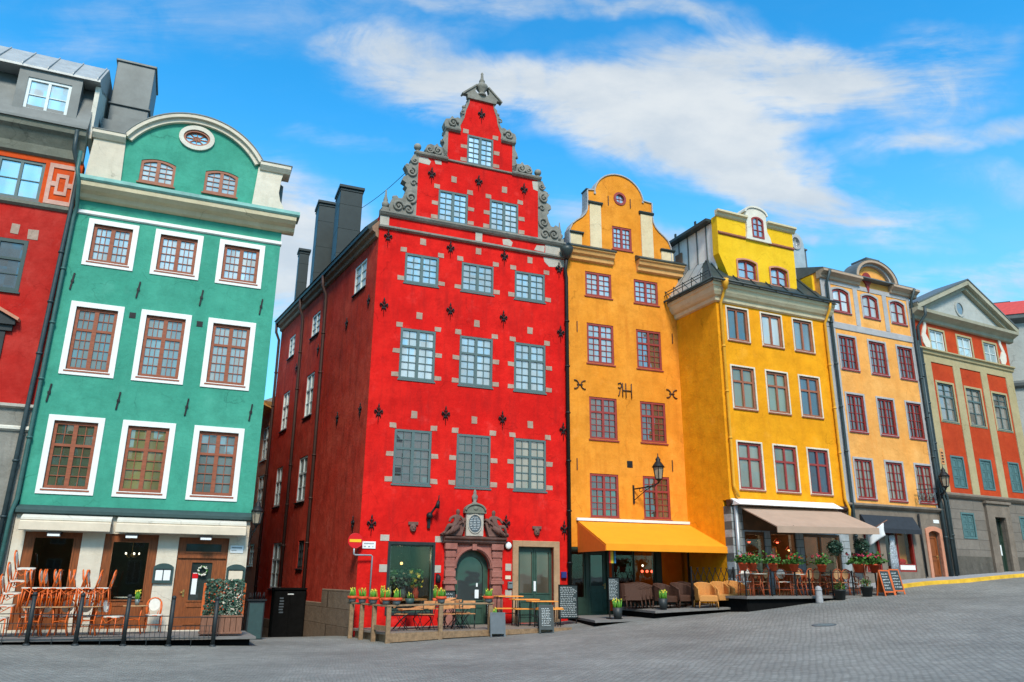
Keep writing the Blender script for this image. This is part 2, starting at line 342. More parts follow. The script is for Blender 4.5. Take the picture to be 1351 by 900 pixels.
def glass(name, mirror=0.42, wob=0.05, jit=0.05):
    # old window glass: object colour (curtain, dark room, some painted reflections) under a wavy reflection
    m, nt, p = newmat(name)
    oi = nt.nodes.new('ShaderNodeObjectInfo')
    f = n_range(nt, n_noise(nt, 0.9, 1, 0.5, (1.8, 1, 0.35)), 0.35, 0.65)
    dk = n_mix(nt, 1.0, oi.outputs['Color'], (0.5, 0.5, 0.48), 'MULTIPLY')
    c = n_mix(nt, f, dk, oi.outputs['Color'])
    nt.links.new(c, p.inputs['Base Color']); p.inputs['Roughness'].default_value = 0.5
    p.inputs['Specular IOR Level'].default_value = 0.2
    g = nt.nodes.new('ShaderNodeBsdfGlossy'); g.inputs['Roughness'].default_value = 0.02
    g.inputs['Color'].default_value = (0.92, 0.97, 0.97, 1)
    b = nt.nodes.new('ShaderNodeBump'); b.inputs['Strength'].default_value = wob; b.inputs['Distance'].default_value = 0.2
    h = n_noise(nt, 2.2, 1, 0.4)
    nt.links.new(h, b.inputs['Height'])
    # every pane of old glass sits at a slightly different angle
    tcc = nt.nodes.new('ShaderNodeTexCoord'); sn = nt.nodes.new('ShaderNodeVectorMath'); sn.operation = 'SNAP'
    nt.links.new(tcc.outputs['Object'], sn.inputs[0]); sn.inputs[1].default_value = (0.26, 9.0, 0.29)
    wnz = nt.nodes.new('ShaderNodeTexWhiteNoise'); nt.links.new(sn.outputs[0], wnz.inputs['Vector'])
    ma = nt.nodes.new('ShaderNodeVectorMath'); ma.operation = 'MULTIPLY_ADD'; nt.links.new(wnz.outputs['Color'], ma.inputs[0]); ma.inputs[1].default_value = (jit, jit, jit); ma.inputs[2].default_value = (-jit / 2, -jit / 2, -jit / 2)
    ad = nt.nodes.new('ShaderNodeVectorMath'); ad.operation = 'ADD'; nt.links.new(b.outputs[0], ad.inputs[0]); nt.links.new(ma.outputs[0], ad.inputs[1])
    nm = nt.nodes.new('ShaderNodeVectorMath'); nm.operation = 'NORMALIZE'; nt.links.new(ad.outputs[0], nm.inputs[0]); nt.links.new(nm.outputs[0], g.inputs['Normal'])
    ms = nt.nodes.new('ShaderNodeMixShader'); ms.inputs['Fac'].default_value = mirror
    nt.links.new(p.outputs[0], ms.inputs[1]); nt.links.new(g.outputs[0], ms.inputs[2])
    nt.links.new(ms.outputs[0], nt.nodes['Material Output'].inputs['Surface'])
    MATS[name] = m
glass('pane_glass', 0.34, 0.022)
glass('dark_pane_glass', 0.13, 0.018)
glass('mid_pane_glass', 0.2, 0.022)
glass('shop_dark_glass', 0.075, 0.02, 0.0)
def clearglass(name):
    m, nt, p = newmat(name)
    t = nt.nodes.new('ShaderNodeBsdfTransparent'); t.inputs['Color'].default_value = (0.82, 0.84, 0.80, 1)
    g = nt.nodes.new('ShaderNodeBsdfGlossy'); g.inputs['Roughness'].default_value = 0.02
    ms = nt.nodes.new('ShaderNodeMixShader'); ms.inputs['Fac'].default_value = 0.035
    nt.links.new(t.outputs[0], ms.inputs[1]); nt.links.new(g.outputs[0], ms.inputs[2])
    nt.links.new(ms.outputs[0], nt.nodes['Material Output'].inputs['Surface'])
    MATS[name] = m
clearglass('shop_glass')
def cobble(name):
    m, nt, p = newmat(name)
    t = nt.nodes.new('ShaderNodeTexCoord')
    wz = nt.nodes.new('ShaderNodeTexNoise'); nt.links.new(t.outputs['Object'], wz.inputs['Vector']); wz.inputs['Scale'].default_value = 0.9; wz.inputs['Detail'].default_value = 3
    add = nt.nodes.new('ShaderNodeVectorMath'); add.operation = 'MULTIPLY_ADD'
    nt.links.new(wz.outputs['Color'], add.inputs[0]); add.inputs[1].default_value = (0.2, 0.2, 0); nt.links.new(t.outputs['Object'], add.inputs[2])
    mp = nt.nodes.new('ShaderNodeMapping'); nt.links.new(add.outputs[0], mp.inputs[0]); mp.inputs['Rotation'].default_value = (0, 0, R(-12))
    br = nt.nodes.new('ShaderNodeTexBrick'); nt.links.new(mp.outputs[0], br.inputs['Vector'])
    br.inputs['Scale'].default_value = 1.0; br.inputs['Brick Width'].default_value = 0.135; br.inputs['Row Height'].default_value = 0.105
    br.inputs['Mortar Size'].default_value = 0.014; br.inputs['Mortar Smooth'].default_value = 0.6; br.inputs['Bias'].default_value = -0.1
    br.inputs['Color1'].default_value = (0.215, 0.212, 0.192, 1); br.inputs['Color2'].default_value = (0.295, 0.292, 0.265, 1); br.inputs['Mortar'].default_value = (0.165, 0.162, 0.145, 1)
    big = n_range(nt, n_noise(nt, 0.35, 7, 0.65), 0.3, 0.72, 0.66, 1.22)
    c = n_mix(nt, 1.0, br.outputs['Color'], big, 'MULTIPLY')
    med = n_range(nt, n_noise(nt, 3.4, 8, 0.75, (0.6, 1.5, 1)), 0.46, 0.72, 0.0, 0.55)
    c = n_mix(nt, med, c, (0.10, 0.10, 0.10))
    nt.links.new(c, p.inputs['Base Color'])
    p.inputs['Roughness'].default_value = 0.72; p.inputs['Specular IOR Level'].default_value = 0.35
    inv = nt.nodes.new('ShaderNodeMath'); inv.operation = 'SUBTRACT'; inv.inputs[0].default_value = 1.0; nt.links.new(br.outputs['Fac'], inv.inputs[1])
    hs = nt.nodes.new('ShaderNodeMath'); hs.operation = 'MULTIPLY_ADD'; nt.links.new(n_noise(nt, 9, 4, 0.6), hs.inputs[0]); hs.inputs[1].default_value = 0.8; nt.links.new(inv.outputs[0], hs.inputs[2])
    n_bump(nt, p, hs.outputs[0], 0.6, 0.03)
    MATS[name] = m
cobble('cobbles')
def ashlar(name, c1, c2, mortar, bw, rh):
    m, nt, p = newmat(name)
    t = nt.nodes.new('ShaderNodeTexCoord'); mp = nt.nodes.new('ShaderNodeMapping'); nt.links.new(t.outputs['Object'], mp.inputs[0]); mp.inputs['Rotation'].default_value = (R(90), 0, 0)
    br = nt.nodes.new('ShaderNodeTexBrick'); nt.links.new(mp.outputs[0], br.inputs['Vector'])
    br.inputs['Scale'].default_value = 1.0; br.inputs['Brick Width'].default_value = bw; br.inputs['Row Height'].default_value = rh
    br.inputs['Mortar Size'].default_value = 0.012; br.inputs['Mortar Smooth'].default_value = 0.3
    br.inputs['Color1'].default_value = (*c1, 1); br.inputs['Color2'].default_value = (*c2, 1); br.inputs['Mortar'].default_value = (*mortar, 1)
    c = n_mix(nt, n_range(nt, n_noise(nt, 2.5, 7, 0.7), 0.35, 0.75, 0, 0.6), br.outputs['Color'], mortar)
    nt.links.new(c, p.inputs['Base Color']); p.inputs['Roughness'].default_value = 0.85
    hs = nt.nodes.new('ShaderNodeMath'); hs.operation = 'SUBTRACT'; nt.links.new(n_noise(nt, 8, 5, 0.6), hs.inputs[0]); nt.links.new(br.outputs['Fac'], hs.inputs[1])
    n_bump(nt, p, hs.outputs[0], 0.6, 0.03)
    MATS[name] = m
ashlar('ashlar_wall', (0.17, 0.145, 0.12), (0.22, 0.19, 0.16), (0.10, 0.085, 0.07), 1.6, 0.42)
ashlar('old_ashlar', (0.17, 0.11, 0.07), (0.25, 0.175, 0.12), (0.085, 0.05, 0.03), 0.9, 0.55)
ashlar('blue_ashlar', (0.30, 0.34, 0.36), (0.40, 0.44, 0.46), (0.09, 0.10, 0.10), 0.9, 0.28)
ashlar('brick_back', (0.24, 0.09, 0.05), (0.32, 0.14, 0.08), (0.2, 0.17, 0.14), 0.28, 0.09)

# ------------------------------------------------------------------ mesh helpers
class MB:
    """collects shapes in a local frame (x along a facade, y into the building, z up) and links them as ONE mesh object"""
    def __init__(s, T=None):
        s.v = []; s.f = []; s.sm = []; s.T = T
    def add(s, pts, faces, smooth=False):
        b = len(s.v)
        for q in pts:
            q = Vector(q)
            s.v.append(s.T @ q if s.T is not None else q)
        for fc in faces:
            s.f.append([b + i for i in fc]); s.sm.append(smooth)
        return s
    def box(s, x0, x1, y0, y1, z0, z1):
        p = [(x0, y0, z0), (x1, y0, z0), (x1, y1, z0), (x0, y1, z0), (x0, y0, z1), (x1, y0, z1), (x1, y1, z1), (x0, y1, z1)]
        return s.add(p, [(0, 3, 2, 1), (4, 5, 6, 7), (0, 1, 5, 4), (1, 2, 6, 5), (2, 3, 7, 6), (3, 0, 4, 7)])
    def hexa(s, p):
        return s.add(p, [(0, 3, 2, 1), (4, 5, 6, 7), (0, 1, 5, 4), (1, 2, 6, 5), (2, 3, 7, 6), (3, 0, 4, 7)])
    def bar(s, a, b, w, d=None, up=(0, 0, 1)):
        a, b = Vector(a), Vector(b); d = d or w
        t = (b - a).normalized(); u = Vector(up)
        if abs(t.dot(u)) > 0.98: u = Vector((0, 1, 0))
        x = t.cross(u).normalized() * w / 2; y = x.cross(t).normalized() * d / 2
        return s.hexa([a - x - y, a + x - y, a + x + y, a - x + y, b - x - y, b + x - y, b + x + y, b - x + y])
    def prism(s, loops, y0, y1):
        """extrude an x-z outline (first loop) with holes (other loops) from y0 to y1"""
        loops = [[(q[0], q[1]) for q in L] for L in loops]
        flat = [q for L in loops for q in L]
        tri = tessellate_polygon([[Vector((q[0], q[1], 0)) for q in L] for L in loops])
        n = len(flat)
        pts = [(q[0], y0, q[1]) for q in flat] + [(q[0], y1, q[1]) for q in flat]
        fc = [tuple(t) for t in tri] + [tuple(n + i for i in reversed(t)) for t in tri]
        o = 0
        for L in loops:
            k = len(L)
            for i in range(k):
                j = (i + 1) % k
                fc.append((o + i, o + j, n + o + j, n + o + i))
            o += k
        return s.add(pts, fc)
    def extr(s, prof, x0, x1):
        """extrude a y-z profile along x"""
        n = len(prof)
        pts = [(x0, q[0], q[1]) for q in prof] + [(x1, q[0], q[1]) for q in prof]
        fc = [tuple(range(n)), tuple(reversed(range(n, 2 * n)))]
        for i in range(n):
            j = (i + 1) % n
            fc.append((i, n + i, n + j, j))
        return s.add(pts, fc)
    def tube(s, path, r, n=8, closed=False, smooth=True):
        path = [Vector(q) for q in path]; m = len(path)
        rr = r if isinstance(r, (list, tuple)) else [r] * m
        pts = []; prev = None
        for i, q in enumerate(path):
            if closed: t = path[(i + 1) % m] - path[i - 1]
            else: t = path[min(i + 1, m - 1)] - path[max(i - 1, 0)]
            t.normalize()
            if prev is None:
                u = Vector((0, 0, 1)) if abs(t.z) < 0.9 else Vector((1, 0, 0))
                u = (u - t * u.dot(t)).normalized()
            else:
                u = (prev - t * prev.dot(t))
                u = u.normalized() if u.length > 1e-6 else Vector((1, 0, 0))
            prev = u; w = t.cross(u)
            for k in range(n):
                a = 2 * math.pi * k / n
                pts.append(q + (u * math.cos(a) + w * math.sin(a)) * rr[i])
        fc = []
        for i in range(m if closed else m - 1):
            i2 = (i + 1) % m
            for k in range(n):
                k2 = (k + 1) % n
                fc.append((i * n + k, i * n + k2, i2 * n + k2, i2 * n + k))
        if not closed:
            fc.append(tuple(reversed(range(n)))); fc.append(tuple(range((m - 1) * n, m * n)))
        return s.add(pts, fc, smooth)
    def lathe(s, prof, c=(0, 0, 0), n=20, smooth=True, sx=1.0, sy=1.0):
        pts = []; m = len(prof)
        for r, z in prof:
            for k in range(n):
                a = 2 * math.pi * k / n
                pts.append((c[0] + r * math.cos(a) * sx, c[1] + r * math.sin(a) * sy, c[2] + z))
        fc = []
        for i in range(m - 1):
            for k in range(n):
                k2 = (k + 1) % n
                fc.append((i * n + k, i * n + k2, (i + 1) * n + k2, (i + 1) * n + k))
        fc.append(tuple(reversed(range(n)))); fc.append(tuple(range((m - 1) * n, m * n)))
        return s.add(pts, fc, smooth)
    def ball(s, c, r, n=14, m=9):
        r = r if isinstance(r, (tuple, list)) else (r, r, r)
        prof = [(math.sin(math.pi * (i + .02) / (m + .04)), -math.cos(math.pi * (i + .02) / (m + .04))) for i in range(m + 1)]
        pts = []
        for q, z in prof:
            for k in range(n):
                a = 2 * math.pi * k / n
                pts.append((c[0] + q * math.cos(a) * r[0], c[1] + q * math.sin(a) * r[1], c[2] + z * r[2]))
        fc = [(i * n + k, i * n + (k + 1) % n, (i + 1) * n + (k + 1) % n, (i + 1) * n + k) for i in range(m) for k in range(n)]
        fc.append(tuple(reversed(range(n)))); fc.append(tuple(range(m * n, (m + 1) * n)))
        return s.add(pts, fc, True)
    def build_each(s, name, mat, parent=None, bevel=0.0):
        """one object per separate piece"""
        root = list(range(len(s.v)))
        def find(i):
            while root[i] != i: root[i] = root[root[i]]; i = root[i]
            return i
        for fc in s.f:
            for k in fc[1:]: root[find(k)] = find(fc[0])
        groups = {}
        for fi, fc in enumerate(s.f): groups.setdefault(find(fc[0]), []).append(fi)
        out = []
        for fis in groups.values():
            q = MB(); ids = {}
            for fi in fis:
                for k in s.f[fi]:
                    if k not in ids: ids[k] = len(q.v); q.v.append(s.v[k])
                q.f.append([ids[k] for k in s.f[fi]]); q.sm.append(s.sm[fi])
            out.append(q.build(name, mat, parent, bevel))
        return out[0]
    def build(s, name, mat, parent=None, bevel=0.0, seg=1):
        me = bpy.data.meshes.new(name)
        me.from_pydata([tuple(q) for q in s.v], [], s.f)
        bm = bmesh.new(); bm.from_mesh(me)
        for fc, sm in zip(bm.faces, s.sm): fc.smooth = sm
        bmesh.ops.recalc_face_normals(bm, faces=bm.faces)
        bm.to_mesh(me); bm.free()
        me.materials.append(MATS[mat])
        o = bpy.data.objects.new(name, me); COL.objects.link(o)
        if parent is not None: o.parent = parent
        if bevel:
            bv = o.modifiers.new('bevel', 'BEVEL'); bv.width = bevel; bv.segments = seg; bv.limit_method = 'ANGLE'; bv.angle_limit = R(50)
        return o

def tag(o, label=None, cat=None, group=None, kind=None):
    if label: o['label'] = label
    if cat: o['category'] = cat
    if group: o['group'] = group
    if kind: o['kind'] = kind
    return o
def thing(name, label, cat, loc, rz=0.0, group=None):
    o = bpy.data.objects.new(name, None); o.empty_display_size = 0.3
    COL.objects.link(o); o.location = loc; o.rotation_euler = (0, 0, rz)
    return tag(o, label, cat, group)
def dup(root, loc, rot, label=None, group=None):
    r = root.copy(); COL.objects.link(r); r.location = loc; r.rotation_euler = rot if isinstance(rot, (tuple, list)) else (0, 0, rot)
    if label: r['label'] = label
    if group: r['group'] = group
    for ch in list(root.children):
        c = ch.copy(); COL.objects.link(c); c.parent = r
        for g in ch.children:
            d = g.copy(); COL.objects.link(d); d.parent = c
    return r

# ------------------------------------------------------------------ the street front: one frame per facade
class Front:
    def __init__(s, x, y, yaw):
        s.o = Vector((x, y, 0)); a = R(yaw)
        s.u = Vector((math.sin(a), math.cos(a), 0)); s.n = Vector((s.u.y, -s.u.x, 0)); s.rz = math.pi / 2 - a
    def at(s, u, n=0.0, z=0.0):
        return s.o + s.u * u + s.n * n + Vector((0, 0, z))
GR = Front(-13.778, 22.285, 67.5)
RE = Front(-4.984, 26.434, 68.1)
OR = Front(2.158, 29.305, 69.4)
YE = Front(8.025, 28.765, 65.6)
PE = Front(13.222, 31.123, 64.6)
PD = Front(18.220, 33.496, 61.7)
SIDE = Front(-4.984, 26.434, -30.3)     # red house's alley wall, n points into the house

# ------------------------------------------------------------------ ground: smooth surface through measured levels (the square climbs to the right, dips into the alley)
_c = [Vector((0, 0, 0)), Vector((-8, 8, -.05)), Vector((10, 10, .45)), Vector((-30, 12, .35)), Vector((32, 18, 1.5)), Vector((0, -40, -.6)), Vector((-40, -30, 0)), Vector((45, -20, 1.4)), Vector((50, 50, 2.8)), Vector((70, 20, 2.4)), Vector((-30, 60, -1.2)), Vector((-60, 20, .4)), Vector((10, 60, 1.2))]
for fr, u, n, z in [(GR, -3, 2.6, 0.02), (GR, .5, 2.6, -.07), (GR, 3.9, 2.6, -.16), (GR, 6.2, 2.6, -.22), (GR, 3, 0, -.1),
                    (RE, 0, 0, -.24), (RE, .4, 2.8, -.25), (RE, 2.05, 2.8, -.16), (RE, 4.3, 2.8, -.08), (RE, 6.3, 2.8, .03), (RE, 7.4, .6, .16),
                    (OR, .39, 2.5, .23), (OR, 2.04, 2.5, .40), (OR, 5.76, 2.5, .66), (YE, 1.2, 2.6, .86), (YE, 4.2, 2.4, 1.09), (YE, 5.2, 2.4, 1.13),
                    (PE, .5, 1.5, 1.35), (PE, 2.2, 1.5, 1.49), (PE, 5, 1.5, 1.62), (PD, 0, 1.5, 1.68), (PD, 2.6, 1.5, 1.83), (PD, 6, 1.5, 2.0), (PD, 3, 0, 1.85), (PE, 3, 0, 1.55),
                    (SIDE, 5.3, 0, -.62), (SIDE, 12.8, 0, -1.12), (SIDE, 9, -1.5, -.95)]:
    _c.append(fr.at(u, n, z))
_cx = np.array([[q.x, q.y] for q in _c]); _cz = np.array([q.z for q in _c])
def _phi(d): return np.where(d > 1e-9, d * d * np.log(np.maximum(d, 1e-9)), 0.0)
_D = _phi(np.linalg.norm(_cx[:, None] - _cx[None], axis=-1)); _n = len(_c)
_A = np.zeros((_n + 3, _n + 3)); _A[:_n, :_n] = _D + 0.15 * np.eye(_n); _A[:_n, _n] = 1; _A[:_n, _n + 1:] = _cx; _A[_n:, :_n] = _A[:_n, _n:].T
_w = np.linalg.solve(_A, np.concatenate([_cz, np.zeros(3)]))
def gz(x, y):
    d = np.linalg.norm(_cx - np.array([x, y]), axis=1)
    return float(_phi(d) @ _w[:_n] + _w[_n] + _w[_n + 1] * x + _w[_n + 2] * y)
def gat(fr, u, n, dz=0.0):
    q = fr.at(u, n); return Vector((q.x, q.y, gz(q.x, q.y) + dz))

g = MB()
xs = sorted(set([-600, -300, -150, -90] + [round(-70 + 1.0 * i, 2) for i in range(141)] + [90, 150, 300, 600]))
ys = sorted(set([-600, -300, -150, -90] + [round(-60 + 1.0 * i, 2) for i in range(131)] + [90, 150, 300, 600]))
nx, ny = len(xs), len(ys)
pts = []
for y in ys:
    for x in xs:
        cx_, cy_ = max(-45, min(55, x)), max(-40, min(55, y))
        pts.append((x, y, max(-2.5, min(4.0, gz(cx_, cy_)))))
g.add(pts, [(j * nx + i, j * nx + i + 1, (j + 1) * nx + i + 1, (j + 1) * nx + i) for j in range(ny - 1) for i in range(nx - 1)], True)
tag(g.build('cobbled_square', 'cobbles'), kind='structure')

# raised pavement with a yellow kerb along the right-hand houses
walk = MB(); kerb = MB()
line = [(PE, -0.4, 1.62), (PE, .5, 1.55), (PE, 2.2, 1.5), (PE, 4, 1.5), (PE, 5.5, 1.5), (PD, 1.2, 1.5), (PD, 2.6, 1.5), (PD, 4.5, 1.5), (PD, 7, 1.5), (PD, 10, 1.5), (PD, 14, 1.5)]
top = []
for fr, u, n in line:
    a = gat(fr, u, n - 0.16, .13); b = gat(fr, u, -0.6, .16); k0 = gat(fr, u, n, .125); k1 = gat(fr, u, n - .155, .135)
    top.append((a, b, k0, k1))
for i in range(len(top) - 1):
    a, b, k0, k1 = top[i]; a2, b2, k02, k12 = top[i + 1]
    dn = Vector((0, 0, -.6))
    walk.hexa([a + dn, a2 + dn, b2 + dn, b + dn, a, a2, b2, b])
    kerb.hexa([k0 + dn, k02 + dn, k12 + dn, k1 + dn, k0, k02, k12, k1])
tag(walk.build('pavement', 'granite'), kind='structure')
tag(kerb.build('kerb', 'kerb_yellow'), kind='structure')

# ------------------------------------------------------------------ building-part helpers
def loop_rect(x0, x1, z0, z1, arch=0.0, n=10):
    if arch <= 0: return [(x0, z0), (x1, z0), (x1, z1), (x0, z1)]
    w = (x1 - x0) / 2; rad = (w * w + arch * arch) / (2 * arch); cx = (x0 + x1) / 2; cz = z1 - rad
    a0 = math.asin(min(1, w / rad))
    if arch > w * .999: a0 = math.pi / 2
    L = [(x0, z0), (x1, z0)]
    for i in range(n + 1):
        a = a0 - 2 * a0 * i / n
        L.append((cx + rad * math.sin(a), cz + rad * math.cos(a)))
    return L
def loop_ell(cx, cz, rx, rz, n=28):
    return [(cx + rx * math.cos(2 * math.pi * i / n), cz + rz * math.sin(2 * math.pi * i / n)) for i in range(n)]
def shape_off(h, d):
    return (h[0] - d, h[1] + d, h[2] - d, h[3] + d, (h[4] + 0.0) if len(h) > 4 else 0.0)
def window(parent, h, frame_mat, rows=(2, 4), split=0.36, cols=2, nx=2, fw=0.075, recess=0.10, mw=0.026, tint=(.16, .2, .21), glass='pane_glass',
           sill=None, surround=None, sur_w=0.17, sur_out=0.03, T=None, mull=0.085, sill_mat=None, blocks=None, name='window', depth=0.09):
    x0, x1, z0, z1 = h[:4]; arch = h[4] if len(h) > 4 else 0.0
    y0 = recess
    m = MB(T)
    m.prism([loop_rect(x0 - .015, x1 + .015, z0 - .015, z1 + .015, arch), loop_rect(x0 + fw, x1 - fw, z0 + fw, z1 - fw, max(0, arch - .0) if arch else 0)], y0, y0 + depth)
    ix0, ix1, iz0, iz1 = x0 + fw, x1 - fw, z0 + fw, z1 - fw
    w = (ix1 - ix0 - (cols - 1) * mull) / cols
    zt = None
    if len(rows) == 2:
        zt = iz1 - (iz1 - iz0) * split
        m.box(ix0 - .01, ix1 + .01, y0 + .004, y0 + depth - .01, zt - .038, zt + .038)
    def topz(x):
        if not arch: return iz1
        wd = (ix1 - ix0) / 2; rad = (wd * wd + arch * arch) / (2 * arch); c = (ix0 + ix1) / 2
        return iz1 - rad + math.sqrt(max(0, rad * rad - (x - c) ** 2))
    for c in range(cols):
        a = ix0 + c * (w + mull); b = a + w
        if c < cols - 1: m.box(b, b + mull, y0 + .006, y0 + depth - .008, iz0 - .01, topz(b + mull / 2) + .01)
        for k in range(1, nx):
            x = a + (b - a) * k / nx
            m.box(x - mw / 2, x + mw / 2, y0 + .022, y0 + .05, iz0 - .005, topz(x) + .005)
        spans = [(iz0, iz1, rows[0])] if zt is None else [(zt + .038, iz1, rows[0]), (iz0, zt - .038, rows[1])]
        for (za, zb, r) in spans:
            for k in range(1, r):
                z = za + (zb - za) * k / r
                m.box(a - .005, b + .005, y0 + .0225, y0 + .0495, z - mw / 2, z + mw / 2)
    wo = m.build(name, frame_mat, parent)
    p = MB(T); p.prism([loop_rect(x0 + .02, x1 - .02, z0 + .02, z1 - .02, arch)], y0 + .052, y0 + .07)
    po = p.build('pane', glass, wo); kq = random.uniform(.72, 1.15); po.color = tuple(min(.92, q * kq) for q in tint) + (1,)
    if sill:
        s_ = MB(T); s_.extr([(-sill, z0 - .07), (-sill, z0 - .025), (y0 + .03, z0 + .004), (y0 + .03, z0 - .07)], x0 - .05, x1 + .05)
        s_.build('sill', sill_mat or frame_mat, wo)
    if surround:
        s_ = MB(T); s_.prism([loop_rect(x0 - sur_w, x1 + sur_w, z0 - sur_w, z1 + sur_w, arch), loop_rect(x0, x1, z0, z1, arch)], -sur_out, .05)
        s_.build('surround', surround, wo, bevel=.006)
    if blocks:
        for (a, b, c, d) in blocks:
            s_ = MB(T); j = lambda: random.uniform(-.012, .012)
            s_.hexa([(a + j(), -.012, c + j()), (b + j(), -.012, c + j()), (b, .03, c), (a, .03, c), (a + j(), -.012, d + j()), (b + j(), -.012, d + j()), (b, .03, d), (a, .03, d)])
            s_.build('stone_block', 'block_stone', wo)
    return wo
def wall(parent, name, outline, holes, mat, y0=0.0, y1=0.4, T=None):
    m = MB(T); m.prism([outline] + [loop_rect(*h) if len(h) <= 5 else h for h in holes], y0, y1)
    return m.build(name, mat, parent)
def cornice(parent, x0, x1, prof, mat, name='cornice', T=None, bevel=0):
    """prof: list of (outward distance, z), outside edge from bottom to top"""
    m = MB(T); m.extr([(-a, z) for a, z in prof] + [(.12, prof[-1][1]), (.12, prof[0][1])], x0, x1)
    return m.build(name, mat, parent, bevel=bevel)
def cornice_path(parent, path, prof, mat, name='cornice'):
    """profile swept along a plan path with mitred corners; outside lies to the right of the walking direction"""
    m = MB(); k = len(prof); pts = []
    P_ = [Vector((a, b)) for a, b in path]
    for i, q in enumerate(P_):
        ns = []
        for a, b in ((i - 1, i), (i, i + 1)):
            if 0 <= a and b < len(P_):
                d = (P_[b] - P_[a]).normalized(); ns.append(Vector((d.y, -d.x)))
        off = ns[0] if len(ns) == 1 else (ns[0] + ns[1]) / (1 + ns[0].dot(ns[1]))
        for a, z in prof: pts.append((q.x + off.x * a, q.y + off.y * a, z))
    fc = []
    for i in range(len(P_) - 1):
        for j in range(k):
            j2 = (j + 1) % k; fc.append((i * k + j, i * k + j2, (i + 1) * k + j2, (i + 1) * k + j))
    fc.append(tuple(range(k))); fc.append(tuple(reversed(range((len(P_) - 1) * k, len(P_) * k))))
    m.add(pts, fc); return m.build(name, mat, parent)
def pipe(parent, pts, r, mat, name='drainpipe', T=None, clips=True):
    m = MB(T); m.tube(pts, r, 10)
    if clips:
        for i in range(len(pts) - 1):
            a, b = Vector(pts[i]), Vector(pts[i + 1])
            if abs(b.z - a.z) > 1.5:
                k = int(abs(b.z - a.z) / 1.9)
                for j in range(1, k + 1):
                    q = a.lerp(b, j / (k + 1)); m.lathe([(r * 1.35, -.03), (r * 1.35, .03)], q, 10)
    return m.build(name, mat, parent)
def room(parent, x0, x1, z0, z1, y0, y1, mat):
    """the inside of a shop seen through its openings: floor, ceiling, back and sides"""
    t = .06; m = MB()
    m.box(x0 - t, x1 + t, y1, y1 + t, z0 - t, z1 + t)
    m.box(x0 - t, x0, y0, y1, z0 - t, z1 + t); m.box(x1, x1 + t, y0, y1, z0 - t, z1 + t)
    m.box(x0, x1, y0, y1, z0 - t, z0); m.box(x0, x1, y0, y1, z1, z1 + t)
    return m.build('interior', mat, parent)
def spiral(cx, cz, r0, r1, turns, a0, sgn, n=26):
    return [(cx + (r0 + (r1 - r0) * i / n) * math.cos(a0 + sgn * 2 * math.pi * turns * i / n), cz + (r0 + (r1 - r0) * i / n) * math.sin(a0 + sgn * 2 * math.pi * turns * i / n)) for i in range(n + 1)]
_fleur = None
def fleur(parent, x, z, T=None, s=1.0):
    """wrought-iron wall anchor shaped like a lily; one mesh, copied"""
    global _fleur
    if _fleur is None:
        m = MB(); y = -.035
        m.tube([(0, y, -.42), (0, y, -.1), (0, y, .15), (0, y, .36)], [.012, .022, .024, .012], 6)
        m.lathe([(.001, 0), (.05, .1), (.001, .22)], (0, y, .2), 6, sy=.5)
        for sg in (-1, 1):
            m.tube([(0, y, -.06), (sg * .09, y, .08), (sg * .17, y, .13), (sg * .205, y, .06), (sg * .165, y, .0), (sg * .125, y, .04)], [.02, .036, .032, .028, .022, .014], 6)
            m.tube([(0, y, -.02), (sg * .08, y, -.075), (sg * .12, y, -.14), (sg * .08, y, -.165)], [.016, .024, .02, .012], 6)
            m.tube([(0, y, .12), (sg * .06, y, .2), (sg * .1, y, .22)], [.016, .02, .01], 6)
        m.box(-.11, .11, y - .02, y + .02, -.075, -.035)
        o = m.build('wall_anchor', 'iron', parent); _fleur = o
    else:
        o = _fleur.copy(); COL.objects.link(o); o.parent = parent
    o.location = T @ Vector((x, 0, z)) if T is not None else (x, 0, z)
    o.rotation_euler = T.to_euler() if T is not None else (0, 0, 0)
    o.scale = (s * .72, 1, s * .86)
    return o

def shopwin(parent, x0, x1, z0, z1, px0, px1, pz0, pz1, mat, tint=(.03, .045, .04), glass='shop_dark_glass', y0=.05, name='shop_window', T=None):
    m = MB(T); m.prism([loop_rect(x0 - .02, x1 + .02, z0 - .02, z1 + .02), loop_rect(px0, px1, pz0, pz1)], y0, y0 + .14)
    b = .035
    m.prism([loop_rect(px0 - b, px1 + b, pz0 - b, pz1 + b), loop_rect(px0 + .004, px1 - .004, pz0 + .004, pz1 - .004)], y0 - .03, y0 + .02)
    if pz0 - z0 > .35: m.prism([loop_rect(px0, px1, z0 + .1, pz0 - .12), loop_rect(px0 + .05, px1 - .05, z0 + .15, pz0 - .17)], y0 - .018, y0 + .01)
    w = m.build(name, mat, parent)
    p = MB(T); p.box(px0 - .03, px1 + .03, y0 + .06, y0 + .075, pz0 - .03, pz1 + .03)
    q = p.build('pane', glass, w); q.color = (*tint, 1)
    return w
